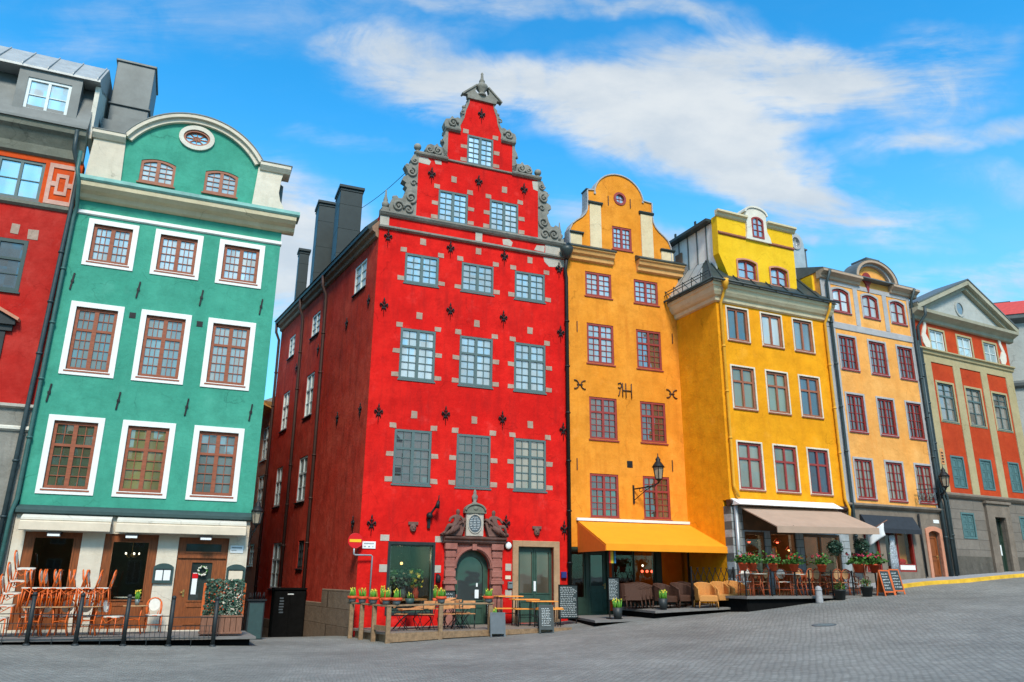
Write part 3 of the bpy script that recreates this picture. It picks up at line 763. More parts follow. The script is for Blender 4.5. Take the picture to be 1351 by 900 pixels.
def door(parent, x0, x1, z0, z1, mat, panes=(), panels=(), y0=.12, handle=None, tint=(.025, .035, .03), glass='shop_dark_glass', name='door', split=None, arch=0.0):
    m = MB(); m.prism([loop_rect(x0 - .02, x1 + .02, z0 - .02, z1 + .02, arch)] + [loop_rect(*q) for q in panes], y0, y0 + .07)
    for q in panels:
        m.prism([loop_rect(*q), loop_rect(q[0] + .05, q[1] - .05, q[2] + .05, q[3] - .05)], y0 - .022, y0 + .01)
    for q in panes:
        m.prism([loop_rect(q[0] - .04, q[1] + .04, q[2] - .04, q[3] + .04, *(q[4:5])), loop_rect(q[0] + .003, q[1] - .003, q[2] + .003, q[3] - .003, *(q[4:5]))], y0 - .02, y0 + .01)
    if split is not None: m.box(split - .02, split + .02, y0 - .025, y0 + .02, z0, z1)
    d = m.build(name, mat, parent)
    if panes:
        p = MB()
        for q in panes: p.prism([loop_rect(q[0] - .01, q[1] + .01, q[2] - .01, q[3] + .01, *(q[4:5]))], y0 + .025, y0 + .04)
        o = p.build_each('pane', glass, d)
        for ch in d.children:
            if ch.name.startswith('pane'): ch.color = (*tint, 1)
    if handle:
        hx, hz, hm = handle
        h = MB(); h.box(hx - .025, hx + .025, y0 - .012, y0 + .004, hz - .1, hz + .1); h.tube([(hx, y0 - .01, hz + .03), (hx, y0 - .06, hz + .03), (hx - .11, y0 - .06, hz + .03)], .012, 6)
        h.build('handle', hm, d)
    return d
def slit(parent, pts, mat='iron', T=None):
    for (x, z) in pts:
        m = MB(T); m.bar((x - .03, -.02, z - .27), (x + .02, -.02, z + .27), .045, .04); m.box(x - .045, x + .04, -.045, .0, z - .03, z + .04)
        m.build('wall_anchor', mat, parent)

# ================================================================== GREEN HOUSE
GH = thing('house', 'green plastered house with round gable, white window surrounds and a cream cafe ground floor', 'house', GR.o, GR.rz, 'old town houses round the square')
rows_g = {'a': ([(.53, 1.65), (2.47, 3.60), (4.44, 5.57)], 10.98, 12.23), 'b': ([(.46, 1.61), (2.42, 3.57), (4.40, 5.55)], 7.46, 9.44), 'c': ([(.43, 1.58), (2.39, 3.54), (4.40, 5.56)], 3.94, 5.90)}
holes = []
tg = {'a': [(.50, .62, .64), (.62, .72, .74), (.60, .70, .72)], 'b': [(.10, .17, .15), (.20, .28, .27), (.44, .52, .50)], 'c': [(.12, .17, .09), (.26, .24, .08), (.22, .28, .28)]}  # row c: ochre and green reflections painted into the pane colour
for k, (xx, z0, z1) in rows_g.items():
    for i, (a, b) in enumerate(xx):
        h = (a, b, z0, z1); holes.append(h)
        window(GH, h, 'brown_wood', rows=(4,) if k == 'a' else (2, 4), split=.34, nx=3 if k != 'c' else 2, fw=.095, mull=.12, recess=.05, tint=tg[k][i], glass='mid_pane_glass', sill=.04, surround='white_paint', sur_w=.165, mw=.02)
wall(GH, 'wall', [(-.06, 3.36), (6.22, 3.36), (6.22, 13.1), (-.06, 13.1)], holes, 'green_plaster', 0, .4)
m = MB(); m.box(6.02, 6.215, .4, 10, -1.6, 13.1); m.box(-.05, .15, .4, 10, 3.0, 13.1); m.build_each('side_wall', 'green_plaster', GH)
m = MB(); m.box(-.04, 6.2, 9.8, 10.05, -1.6, 15.0); m.build('rear_wall', 'green_plaster', GH)
slit(GH, [(.22, 10.23), (2.07, 10.23), (3.94, 10.24), (5.81, 10.20), (.16, 6.70), (2.01, 6.63), (3.94, 6.61), (5.85, 6.61)])
m = MB()
for x, z in ((2.02, 9.37), (3.99, 9.35)): m.box(x - .09, x + .09, -.012, .02, z - .09, z + .09)
m.build_each('vent', 'iron', GH)
# gable
gl = [(.0, 13.3), (.0, 15.2), (.98, 15.25)] ; rad = 2.535; cx, cz = 3.13, 14.2
aL = math.atan2(15.45 - cz, .98 - cx); aR = math.atan2(15.45 - cz, 5.28 - cx)
arcp = [(cx + rad * math.cos(aL + (aR - aL) * i / 24), cz + rad * math.sin(aL + (aR - aL) * i / 24)) for i in range(25)]
arci = [(cx + (rad - .12) * math.cos(aL + (aR - aL) * i / 24), cz + (rad - .12) * math.sin(aL + (aR - aL) * i / 24)) for i in range(25)]
gout = [(.02, 13.3), (.08, 15.3)] + arci + [(6.1, 15.3), (6.0, 15.0), (5.97, 14.5), (6.04, 14.2), (6.17, 14.0), (6.19, 13.3)]
gh = [(1.55, 2.61, 13.99, 14.89, .12), (3.54, 4.60, 14.02, 14.92, .12)]
wall(GH, 'gable', gout, gh + [loop_ell(3.12, 15.95, .44, .31)], 'green_plaster', .02, .5)
for h in gh:
    window(GH, h, 'rust_brown_wood', rows=(4,), nx=2, fw=.085, mull=.11, recess=.04, tint=(.85, .9, .9), sill=.05, mw=.02, glass='dark_pane_glass')
m = MB(); m.prism([loop_ell(3.12, 15.95, .57, .46), loop_ell(3.12, 15.95, .425, .305)], -.05, .06); wo = m.build('oval_window', 'white_plaster', GH)
m = MB(); m.prism([loop_ell(3.12, 15.95, .445, .315), loop_ell(3.12, 15.95, .36, .235)], -.01, .09)
for a in range(0, 180, 45):
    m.bar((3.12 - .4 * math.cos(R(a)), .07, 15.95 - .28 * math.sin(R(a))), (3.12 + .4 * math.cos(R(a)), .07, 15.95 + .28 * math.sin(R(a))), .022, .03)
m.prism([loop_ell(3.12, 15.95, .13, .09, 14), loop_ell(3.12, 15.95, .105, .068, 14)], .05, .09)
m.build('frame', 'rust_brown_wood', wo)
m = MB(); m.prism([loop_ell(3.12, 15.95, .44, .31)], .09, .11); o = m.build('pane', 'pane_glass', wo); o.color = (.35, .4, .42, 1)
# cream pilasters and arched moulding
m = MB(); m.prism([[(.0, 13.62), (1.06, 13.62), (1.0, 15.32), (.09, 15.32)]], -.045, .1); m.build('pilaster', 'cream_plaster', GH)
m = MB(); m.prism([[(5.12, 13.62), (6.2, 13.62), (6.18, 13.95), (6.05, 14.15), (5.98, 14.45), (6.02, 15.0), (6.1, 15.32), (5.22, 15.32)]], -.045, .1); m.build('pilaster', 'cream_plaster', GH)
def arcband(r0, r1): return [(cx + r1 * math.cos(aL + (aR - aL) * i / 28), cz + r1 * math.sin(aL + (aR - aL) * i / 28)) for i in range(29)] + [(cx + r0 * math.cos(aR + (aL - aR) * i / 28), cz + r0 * math.sin(aR + (aL - aR) * i / 28)) for i in range(29)]
m = MB(); m.prism([arcband(rad - .27, rad - .12)], -.10, .1); m.prism([arcband(rad - .122, rad)], -.20, .52)
m.extr([(-.10, 15.2), (-.22, 15.34), (-.22, 15.46), (.5, 15.46), (.5, 15.2)], .03, 1.0); m.extr([(-.10, 15.2), (-.22, 15.34), (-.22, 15.46), (.5, 15.46), (.5, 15.2)], 5.26, 6.3)
m.build('gable_moulding', 'cream_plaster', GH)
m = MB(); m.prism([arcband(rad + .001, rad + .035)], -.22, .55); m.box(.0, 1.0, -.24, .55, 15.461, 15.49); m.box(5.26, 6.34, -.24, .55, 15.461, 15.49); m.build_each('gable_flashing', 'roof_grey', GH)
cornice(GH, -.1, 6.62, [(.06, 12.98), (.14, 13.02), (.2, 13.14), (.36, 13.2), (.48, 13.3), (.5, 13.44)], 'cream_cornice')
m = MB(); m.extr([(-.52, 13.442), (-.56, 13.5), (-.50, 13.64), (.1, 13.74), (.1, 13.442)], -.12, 6.72); m.build('cornice_roof', 'copper_green', GH)
cornice(GH, -.05, 6.25, [(.02, 12.5), (.06, 12.53), (.06, 12.62), (.02, 12.65)], 'white_paint', 'string_course')
m = MB(); m.prism([[(.03, 13.5), (6.15, 13.5), (6.15, 15.0), (5.1, 15.7), (3.9, 16.45), (2.4, 16.45), (1.1, 15.7), (.05, 15.3)]], .5, 9.9); m.build('roof', 'roof_grey', GH)
m = MB(); m.box(.05, 2.0, .9, 3.6, 15.2, 16.5); m.box(.3, 1.8, 1.2, 3.3, 16.5, 16.9); m.build('roof_hood', 'roof_grey', GH)
m = MB(); m.box(.12, 1.36, 1.5, 3.2, 16.8, 19.3); m.box(.06, 1.42, 1.44, 3.26, 17.45, 17.52); m.box(.07, 1.41, 1.45, 3.25, 19.22, 19.32)
c = m.build('chimney', 'roof_grey', GH, bevel=.02)
m = MB(); m.lathe([(.3, 0), (.3, .1), (.22, .24), (.05, .3)], (.75, 2.3, 19.32), 14); m.build('chimney_cowl', 'roof_grey', c)
# cream ground floor
doorh = (4.22, 5.64, .06, 2.68)
gfh = [(.22, 1.65, .12, 2.73), (2.23, 3.66, .12, 2.72), doorh]
wall(GH, 'shopfront_wall', [(-.08, -1.4), (6.2, -1.4), (6.2, 3.22), (-.08, 3.22)], gfh, 'cream_plaster', 0, .4)
cornice(GH, -.1, 6.24, [(.02, 3.2), (.16, 3.24), (.16, 3.32), (.08, 3.40), (.0, 3.46)], 'dark_teal_paint', 'string_course')
shopwin(GH, .22, 1.65, .12, 2.73, .47, 1.45, .85, 2.57, 'shop_wood', glass='shop_glass')
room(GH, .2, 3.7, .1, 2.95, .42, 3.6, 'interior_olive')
shopwin(GH, 2.23, 3.66, .12, 2.72, 2.47, 3.42, .90, 2.50, 'shop_wood', glass='shop_glass')
d = door(GH, 4.22, 5.64, .06, 2.68, 'shop_wood', panes=[(4.44, 5.44, 2.27, 2.5), (4.66, 5.24, .88, 1.96)], panels=[(4.6, 5.3, .2, .74)], y0=.08, handle=(4.52, 1.08, 'brass'))
m = MB(); m.box(4.25, 5.6, .03, .09, 2.08, 2.16); m.build('transom', 'shop_wood', d)
m = MB(); m.box(4.72, 4.86, .088, .094, 1.05, 1.66); m.build_each('notice', 'white_sign', d)
m = MB(); m.box(4.71, 4.87, .083, .0875, 1.5, 1.64); m.build_each('notice', 'sign_red', d)
for x in (.97, 2.94, 4.95):
    m = MB(); m.box(x - .17, x + .17, -.42, .02, 2.66, 2.72); f = m.build('wall_light', 'iron', GH)
    m = MB(); m.box(x - .15, x + .15, -.44, -.25, 2.60, 2.659); m.build('diffuser', 'white_sign', f)
# awning cassettes
for (a, b) in ((.1, 2.36), (2.5, 6.06)):
    m = MB(); m.extr([(-.30, 3.0), (-.36, 3.04), (-.36, 3.10), (-.05, 3.21), (-.002, 3.21), (-.002, 3.0)], a, b); f = m.build('awning_box', 'white_plaster', GH)
    m = MB(); m.extr([(-.42, 2.74), (-.44, 2.76), (-.44, 2.98), (-.31, 3.03), (-.29, 3.0), (-.40, 2.95), (-.40, 2.74)], a, b); m.build('valance', 'awning_cream', f)
pipe(GH, [(-.14, -.5, 14.4), (-.14, -.5, 13.75), (-.02, -.62, 13.3), (-.02, -.12, 12.7), (-.06, -.1, 12.3), (-.12, -.1, 3.6), (-.2, -.12, 3.2), (-.26, -.12, -.2)], .06, 'pipe_green')

# ================================================================== RED HOUSE LEFT OF IT (only its right-hand end is in view)
LH = thing('house', 'dark red house cut by the left edge with grey mansard roof and grey stone base', 'house', GR.at(0, 0), GR.rz, 'old town houses round the square')
lh = [(-2.66, -1.14, 9.67, 11.32), (-2.62, -1.42, 6.5, 8.5)]
wall(LH, 'wall', [(-5, 6.24), (-.08, 6.24), (-.08, 12.5), (-5, 12.5)], lh, 'old_red_plaster', 0, .4)
window(LH, lh[0], 'dark_teal_paint', rows=(1, 2), split=.36, nx=1, fw=.1, recess=.0, tint=(.05, .07, .08), sill=.06, glass='dark_pane_glass',
       blocks=[(-1.66, -1.44, 11.5, 11.82), (-1.2, -.92, 11.4, 11.72), (-2.3, -2.0, 11.5, 11.82)])
w = window(LH, lh[1], 'dark_iron', rows=(2, 3), nx=1, fw=.12, recess=.0, tint=(.03, .04, .05), glass='dark_pane_glass')
m = MB(); m.prism([[(-2.9, 8.6), (-1.02, 8.6), (-1.02, 8.72), (-1.96, 9.22), (-2.9, 8.72)]], -.18, .05); m.box(-2.86, -1.08, -.1, .05, 8.42, 8.6); m.box(-1.42, -1.24, -.06, .05, 6.3, 8.42)
m.build('pediment', 'dark_iron', w)
m = MB(); m.prism([[(-.95, 8.72), (-.92, 8.80), (-1.96, 9.34), (-3.0, 8.80), (-2.97, 8.72), (-1.96, 9.24)]], -.26, .05); m.build('pediment_roof', 'pink_plaster', w)
h2 = (-2.38, -1.1, 12.68, 14.02)
wall(LH, 'attic_wall', [(-5, 12.5), (-.08, 12.5), (-.08, 14.25), (-5, 14.25)], [h2], 'orange_panel_plaster', 0, .4)
window(LH, h2, 'teal_paint', rows=(2,), nx=1, fw=.09, recess=.03, tint=(.5, .6, .63), sill=.05)
m = MB(); m.prism([loop_rect(-.98, -.16, 12.66, 14.06), loop_rect(-.86, -.28, 12.8, 13.92)], -.03, .05); m.prism([loop_rect(-.74, -.4, 13.0, 13.72), loop_rect(-.66, -.48, 13.12, 13.6)], -.03, .05)
m.box(-.86, -.74, -.028, .05, 13.28, 13.44); m.box(-.4, -.28, -.028, .05, 13.28, 13.44)
m.build('stucco_panel', 'pale_pink_plaster', LH)
cornice(LH, -5, -.06, [(.02, 12.44), (.1, 12.5), (.1, 12.6), (.02, 12.64)], 'olive_stone', 'string_course')
cornice(LH, -5, -.1, [(.02, 14.2), (.1, 14.26), (.12, 14.55), (.2, 14.7), (.3, 14.9), (.42, 15.0), (.44, 15.2)], 'olive_stone')
m = MB(); m.box(-5, -.1, -.5, .02, 15.2, 15.28); m.build('gutter', 'roof_grey', LH)
wall(LH, 'base_wall', [(-5, -1.4), (-.1, -1.4), (-.1, 6.2), (-5, 6.2)], [], 'stone', .0, .4)
cornice(LH, -5, -.1, [(.02, 5.5), (.09, 5.55), (.09, 5.62), (.02, 5.66)], 'white_plaster', 'string_course')
cornice(LH, -5, -.1, [(.02, 6.16), (.12, 6.2), (.12, 6.28), (.02, 6.3)], 'pale_stone', 'string_course')
h3 = (-2.04, -.8, 15.7, 16.88)
m = MB(); m.extr([(-.28, 15.28), (.42, 17.15), (.8, 17.15), (.8, 15.28)], -5, -.12); m.build('roof', 'roof_grey', LH)
m = MB(); m.prism([loop_rect(-2.32, -.52, 15.45, 17.18), loop_rect(*h3)], -.12, 1.0); df = m.build('dormer', 'roof_grey', LH)
window(LH, h3, 'white_frame', rows=(2,), nx=1, fw=.09, recess=-.09, tint=(.66, .70, .71), sill=.03)
m = MB(); m.extr([(-.2, 17.18), (-.2, 17.26), (1.05, 18.5), (3.2, 18.6), (3.2, 18.4), (.5, 17.18)], -5, -.02)
for i in range(7): m.extr([(-.24, 17.26), (-.24, 17.31), (1.05, 18.55), (1.05, 18.5)], -.12 - i * .72, -.09 - i * .72)
m.build('upper_roof', 'roof_light', LH)
m = MB(); m.prism([[(0.3, 14.2), (3.2, 14.2), (3.2, 18.35), (.2, 17.16)]], 0, .14)
rot = Matrix.Translation(Vector((-.02, 0, 0))) @ Matrix.Rotation(R(90), 4, 'Z')
m2 = MB(rot); m2.v = []; m2.prism([[(.05, 15.2), (3.2, 15.2), (3.2, 18.38), (.05, 17.14)]], 0, .14); m2.build('party_wall', 'white_plaster', LH)
pipe(LH, [(-.36, -.44, 15.15), (-.36, -.36, 14.5), (-.17, -.12, 13.9), (-.17, -.12, 12.7), (-.3, -.12, 6.2), (-.42, -.12, 0)], .065, 'pipe_slate')

# ================================================================== RED GABLED HOUSE
RH = thing('house', 'tall bright red house with ornate stepped grey stone gable and stone portal', 'house', RE.o, RE.rz, 'old town houses round the square')
def blk(x0, x1, z0, z1, key=True, n=3):
    L = []; w = .25; h = .185
    zs = [z0 + .05, (z0 + z1) / 2 - .02, None] if n == 3 else [z0 + .05]
    for z in zs:
        if z is None: continue
        L.append((x0 - w - .02, x0 - .015, z, z + h - .02)); L.append((x1 + .015, x1 + w + .02, z, z + h - .02))
    L.append((x0 - .2, x0 + .04, z1 + .03, z1 + .21)); L.append((x1 - .04, x1 + .2, z1 + .03, z1 + .21))
    if key: L.append(((x0 + x1) / 2 - .11, (x0 + x1) / 2 + .11, z1 + .42, z1 + .68))
    return L
rh = []
tr = {1: [(.07, .06, .05), (.09, .08, .06), (.34, .3, .22)], 2: [(.40, .50, .53)] * 3, 3: [(.38, .50, .53)] * 3, 4: [(.62, .68, .68)] * 2, 5: [(.66, .7, .7)]}  # upper rows: pale sky reflection painted into the pane colour
for r, xs_, z0, z1, rows in [(1, [(1.0, 2.33), (3.28, 4.57), (5.50, 6.78)], 4.67, 6.55, (2, 4)), (2, [(1.03, 2.33), (3.28, 4.58), (5.48, 6.77)], 8.38, 10.26, (2, 4)), (3, [(1.05, 2.34), (3.27, 4.57), (5.47, 6.75)], 12.06, 13.22, (4,)),
                             (4, [(2.23, 3.43), (4.37, 5.59)], 14.78, 16.11, (5,)), (5, [(3.34, 4.46)], 17.52, 18.83, (5,))]:
    for i, (a, b) in enumerate(xs_):
        h = (a, b, z0, z1); rh.append(h)
        window(RH, h, 'teal_paint', rows=rows, split=.34, nx=2, fw=.075, mull=.11, recess=.0, tint=tr[r][i], mw=.026, sill=.03, glass='mid_pane_glass' if r == 1 else 'pane_glass', blocks=blk(a, b, z0, z1, key=r < 4 or r == 4, n=3 if r not in (3,) else 1))
shop_h = (1.01, 2.59, .45, 2.68); portal_h = (3.34, 4.62, -.3, 2.54, .63); door_h = (5.68, 7.06, .1, 2.67)
gab = [(0, -1.8), (7.64, -1.8), (7.64, 14.64), (6.48, 14.66), (6.48, 17.46), (5.31, 17.48), (5.31, 18.86), (4.80, 18.9), (4.82, 19.15), (4.66, 19.55), (4.62, 19.9), (4.44, 20.3), (4.42, 20.58),
       (3.38, 20.58), (3.36, 20.3), (3.22, 19.9), (3.16, 19.55), (3.0, 19.15), (3.02, 18.9), (2.51, 18.86), (2.51, 17.48), (1.34, 17.46), (1.34, 14.66), (0, 14.64)]
wall(RH, 'wall', gab, rh + [shop_h, portal_h, door_h], 'red_plaster', 0, .45)
# alley side: splayed by 8.4 degrees; x runs towards the street corner
sdir = Vector((-.1461, .98927, 0)); L_ = 13.8
TS = Matrix(((-sdir.x, sdir.y, 0, sdir.x * L_), (-sdir.y, -sdir.x, 0, sdir.y * L_), (0, 0, 1, 0), (0, 0, 0, 1)))
sh = [(1.15, 2.5, 12.12, 13.29), (6.9, 8.15, 11.85, 12.88), (10.9, 11.95, 11.78, 12.84), (6.99, 8.17, 8.2, 10.1), (10.95, 12.1, 8.2, 10.05), (6.93, 8.2, 4.57, 6.45), (10.9, 12.0, 4.65, 6.44), (6.4, 7.2, 1.9, 2.97), (9.9, 11.3, 1.07, 3.0)]
side_holes = [(L_ - b, L_ - a, z0, z1) for (a, b, z0, z1) in sh]
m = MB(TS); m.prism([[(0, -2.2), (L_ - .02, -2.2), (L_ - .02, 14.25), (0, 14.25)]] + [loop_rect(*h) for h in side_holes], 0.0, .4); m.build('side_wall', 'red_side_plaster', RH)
for i, h in enumerate(side_holes):
    small = h[3] - h[2] < 1.35
    window(RH, h, 'white_frame' if i != 7 else 'dark_iron', rows=(3,) if small else (1, 2), nx=1, fw=.08, recess=.02, T=TS, tint=(.85, .88, .84) if i in (0, 1, 2, 4, 6) else ((.05, .06, .06) if i == 7 else (.5, .56, .54)), glass='dark_pane_glass', mw=.03, sill=.06, sill_mat='iron')  # bright tints: sky reflection painted into the alley panes
for s_, z in [(2.98, 11.1), (.58, 11.31), (6.69, 10.96), (10.05, 10.88), (3.27, 7.37), (.71, 7.25), (.67, 3.31)]:
    fleur(RH, L_ - s_, z, TS, .8)
m = MB(TS); m.box(L_ - 3.46, L_ - .02, -.05, .1, -2, 1.17); m.box(L_ - 5.7, L_ - 3.47, -.04, .1, -2, .7); m.box(0, L_ - 5.72, -.02, .1, -2.2, -.2); m.build_each('plinth', 'old_ashlar', RH, bevel=.02)
m = MB(TS); m.extr([(-.03, 13.68), (-.10, 13.72), (-.12, 13.86), (-.24, 13.92), (-.27, 14.06), (.1, 14.5), (.1, 13.68)], 0, L_ - .05); m.build('eave', 'eave_wood', RH)
m = MB(TS); m.extr([(-.34, 14.06), (-.36, 14.2), (.3, 14.66), (.3, 14.4), (-.25, 14.06)], -.1, L_ - .3)
for k in range(16): m.extr([(-.34, 14.2), (-.28, 14.32), (.2, 14.66), (.2, 14.54)], .3 + k * .84, .34 + k * .84)
m.build('gutter', 'roof_dark', RH)
for s_ in (5.85, 9.35, 13.7):
    pipe(RH, [(L_ - s_, -.32, 14.06), (L_ - s_, -.3, 13.6), (L_ - s_, -.12, 13.2), (L_ - s_ + .1, -.1, 8), (L_ - s_ + .25, -.1, -.6)], .065, 'pipe_brown', T=TS)
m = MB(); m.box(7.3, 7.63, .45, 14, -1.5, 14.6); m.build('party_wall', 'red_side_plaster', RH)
m = MB(); m.add([(-.45, .44, 14.2), (7.8, .44, 14.2), (3.9, .44, 18.6), (-2.45, 13.7, 14.2), (7.8, 13.7, 14.2), (3.0, 13.7, 18.6)], [(0, 1, 2), (3, 5, 4), (0, 2, 5, 3), (1, 4, 5, 2), (0, 3, 4, 1)]); m.build('roof', 'roof_dark', RH)
for (x0, x1, y0, y1, z0, z1) in ((-.68, .33, 6, 7.3, 13.9, 18.68), (-1.23, -.44, 9, 10.1, 13.8, 19.2), (-1.62, -1.12, 12.4, 13.0, 13.8, 17.95)):
    m = MB(); m.box(x0, x1, y0, y1, z0, z1 - .12); m.box(x0 - .07, x1 + .07, y0 - .07, y1 + .07, z1 - .12, z1 + .02); m.box(x0 - .03, x1 + .03, y0 - .03, y1 + .03, z1 - .26, z1 - .2)
    for q in (.3, .55, .8): m.box(x0 - .008, x1 + .008, y0 - .008, y1 + .008, z0 + (z1 - z0) * q, z0 + (z1 - z0) * q + .03)
    m.build('chimney', 'chimney_metal', RH, bevel=.015)
# cornices over the third floor
cornice(RH, -.03, 7.64, [(.02, 14.04), (.12, 14.08), (.12, 14.15), (.05, 14.18)], 'stone', 'string_course')
cornice(RH, -.03, 7.64, [(.03, 14.56), (.10, 14.6), (.16, 14.68), (.16, 14.74), (.04, 14.8)], 'stone')
m = MB()
for a, b in ((.0, .34), (3.78, 4.06)): m.box(a, b, -.03, .05, 14.19, 14.55)
m.build_each('stone_block', 'pale_stone', RH)
m = MB(); m.box(6.78, 7.64, -.02, .05, 14.19, 14.55); m.prism([[(6.95, 13.62), (7.62, 13.7), (7.63, 14.02), (6.7, 14.0), (6.75, 13.8)]], -.008, .02); m.prism([[(6.3, 14.24), (6.74, 14.22), (6.76, 14.5), (6.4, 14.46)]], -.008, .02)
m.prism([[(1.36, 17.1), (1.8, 17.08), (1.86, 17.24), (1.72, 17.36), (1.36, 17.36)]], -.008, .02); m.prism([[(2.05, 17.18), (2.3, 17.2), (2.28, 17.36), (2.0, 17.34)]], -.008, .02); m.prism([[(6.25, 16.95), (6.46, 16.9), (6.46, 17.36), (6.2, 17.3)]], -.008, .02)
m.prism([[(4.95, 14.24), (5.3, 14.22), (5.36, 14.4), (5.2, 14.52), (4.92, 14.46)]], -.008, .02)
m.build_each('bare_render', 'pale_stone', RH)
def ledge(x0, x1, z):
    m = MB(); m.extr([(-.03, z - .07), (-.12, z - .02), (-.14, z + .03), (-.14, z + .07), (.5, z + .07), (.5, z - .07)], x0, x1); return m.build('ledge', 'stone', RH)
ledge(1.24, 2.53, 17.46); ledge(5.29, 6.58, 17.46); ledge(2.4, 3.02, 18.86); ledge(4.8, 5.42, 18.86)
m = MB(); m.extr([(-.02, 17.42), (-.06, 17.44), (-.06, 17.5), (-.02, 17.52), (.02, 17.52), (.02, 17.42)], 2.54, 5.28); m.build('string_course', 'stone', RH)
# carved gable edge: stone strapwork with volutes
def scrollwork(pts_out, vols, knobs, mirror=None):
    f = (lambda x: x) if mirror is None else (lambda x: mirror - x)
    m = MB(); P_ = [(f(a), b) for a, b in pts_out]
    m.prism([P_], -.02, .34)
    for (x, z, r, t, a0, sg) in vols:
        if mirror is not None: a0 = math.pi - a0; sg = -sg
        sp = spiral(f(x), z, r, r * .22, t, a0, sg)
        m.tube([(a, -.05, b) for a, b in sp], [r * .2 * (1 - .5 * i / len(sp)) + .012 for i in range(len(sp))], 7)
        m.ball((f(x), -.05, z), r * .22, 8, 6)
    for (x, z, r) in knobs: m.ball((f(x), .08, z), (r, r * .9, r), 10, 7)
    return m.build('scroll_ornament', 'stone', RH)
V1 = [(1.36, 14.80), (.36, 14.80), (.30, 14.98), (.36, 15.2), (.46, 15.46), (.58, 15.5), (.66, 15.40), (.78, 15.42), (.88, 15.62), (.96, 15.9), (.86, 16.0), (.92, 16.12), (.76, 16.2), (.80, 16.36), (.98, 16.46), (.94, 16.66), (.82, 16.86), (.96, 16.84), (1.02, 16.98), (1.12, 16.98), (1.06, 17.2), (1.16, 17.40), (1.36, 17.40)]
v1 = [(.66, 15.05, .22, 1.4, 0, 1), (1.06, 15.0, .2, 1.3, math.pi, -1), (1.12, 15.5, .22, 1.4, -1.5, 1), (1.1, 16.6, .2, 1.4, 1.5, -1), (1.2, 16.15, .13, 1.2, 0, 1), (1.2, 17.12, .14, 1.2, 3, 1)]
k1 = [(.88, 16.28, .1), (.95, 16.92, .08), (.5, 15.44, .08), (1.24, 16.35, .08), (.9, 15.3, .09)]
scrollwork(V1, v1, k1); scrollwork(V1, v1, k1, 7.82)
V2 = [(2.52, 17.54), (1.66, 17.54), (1.60, 17.74), (1.68, 17.94), (1.82, 18.02), (1.98, 17.98), (2.08, 18.1), (2.16, 17.98), (2.32, 17.96), (2.44, 17.84), (2.52, 17.82)]
v2 = [(2.12, 17.76, .19, 1.4, 2, 1), (1.78, 17.74, .15, 1.3, 0, -1)]
scrollwork(V2, v2, [(2.34, 17.72, .08)]); scrollwork(V2, v2, [(2.34, 17.72, .08)], 7.82)
V3 = [(3.04, 18.94), (2.38, 18.94), (2.34, 19.12), (2.40, 19.32), (2.56, 19.36), (2.66, 19.5), (2.76, 19.42), (2.9, 19.5), (3.0, 19.46), (3.08, 19.58), (3.12, 19.75), (3.08, 19.95), (3.22, 20.02), (3.22, 20.24), (3.34, 20.36), (3.34, 20.56), (3.40, 20.56), (3.38, 20.3), (3.24, 19.9), (3.18, 19.55), (3.02, 19.15)]
v3 = [(2.7, 19.18, .2, 1.4, 0, 1), (3.1, 19.75, .1, 1.1, 1, 1)]
scrollwork(V3, v3, [(3.16, 20.1, .08), (2.46, 19.22, .09)]); scrollwork(V3, v3, [(3.16, 20.1, .08), (2.46, 19.22, .09)], 7.82)
VS = [(2.52, 17.6), (2.36, 17.6), (2.30, 17.9), (2.38, 18.2), (2.28, 18.36), (2.40, 18.6), (2.42, 18.84), (2.52, 18.84)]
scrollwork(VS, [], [(2.30, 18.3, .08)]); scrollwork(VS, [], [(2.30, 18.3, .08)], 7.82)
m = MB(); m.prism([[(3.28, 20.5), (4.54, 20.5), (4.56, 20.66), (4.72, 20.66), (4.30, 21.08), (4.16, 21.16), (4.22, 20.9), (4.1, 20.78), (3.72, 20.78), (3.60, 20.9), (3.66, 21.16), (3.52, 21.08), (3.1, 20.66), (3.26, 20.66)]], -.08, .12)
m.bar((3.04, .0, 20.62), (3.66, .0, 21.2), .06, .26, up=(0, 1, 0)); m.bar((4.78, .0, 20.62), (4.16, .0, 21.2), .06, .26, up=(0, 1, 0))
pd = m.build('broken_pediment', 'stone', RH)
m = MB(); m.lathe([(.2, 0), (.2, .08), (.12, .12), (.1, .18), (.24, .36), (.26, .48), (.15, .6), (.09, .66), (.13, .72), (.07, .84), (.05, 1.04), (.06, 1.1), (.005, 1.18)], (3.91, .02, 20.76), 12); m.build('finial', 'stone', pd)
for x in (1.32, 6.5):
    m = MB(); m.lathe([(.13, 0), (.13, .06), (.06, .1), (.06, .16), (.02, .17)], (x, .1, 17.53), 12); m.ball((x, .1, 17.82), .15); m.build('ball_finial', 'stone', RH)
m = MB(); m.box(.05, .33, -.02, .26, 14.8, 14.94); m.lathe([(.09, 0), (.13, .12), (.14, .2), (.07, .3), (.09, .34), (.05, .5), (.02, .78)], (.19, .12, 14.94), 12); m.build('obelisk', 'stone', RH)
m = MB(); m.box(7.36, 7.62, -.02, .26, 14.8, 14.94); m.lathe([(.09, 0), (.13, .12), (.14, .2), (.07, .3), (.09, .34), (.05, .5), (.02, .78)], (7.49, .12, 14.94), 12); m.build('obelisk', 'stone', RH)
# iron anchors
for x, z in [(1.91, 16.66), (3.86, 16.74), (5.83, 16.80), (3.91, 19.85), (.34, 13.70), (2.78, 13.66), (5.00, 13.70), (7.38, 13.55), (.34, 10.98), (2.86, 11.14), (5.0, 11.14), (7.43, 10.85), (.38, 7.05), (2.82, 7.18), (5.01, 7.19), (7.50, 6.96), (.37, 3.25), (5.2, 3.42), (7.5, 3.3)]:
    fleur(RH, x, z)
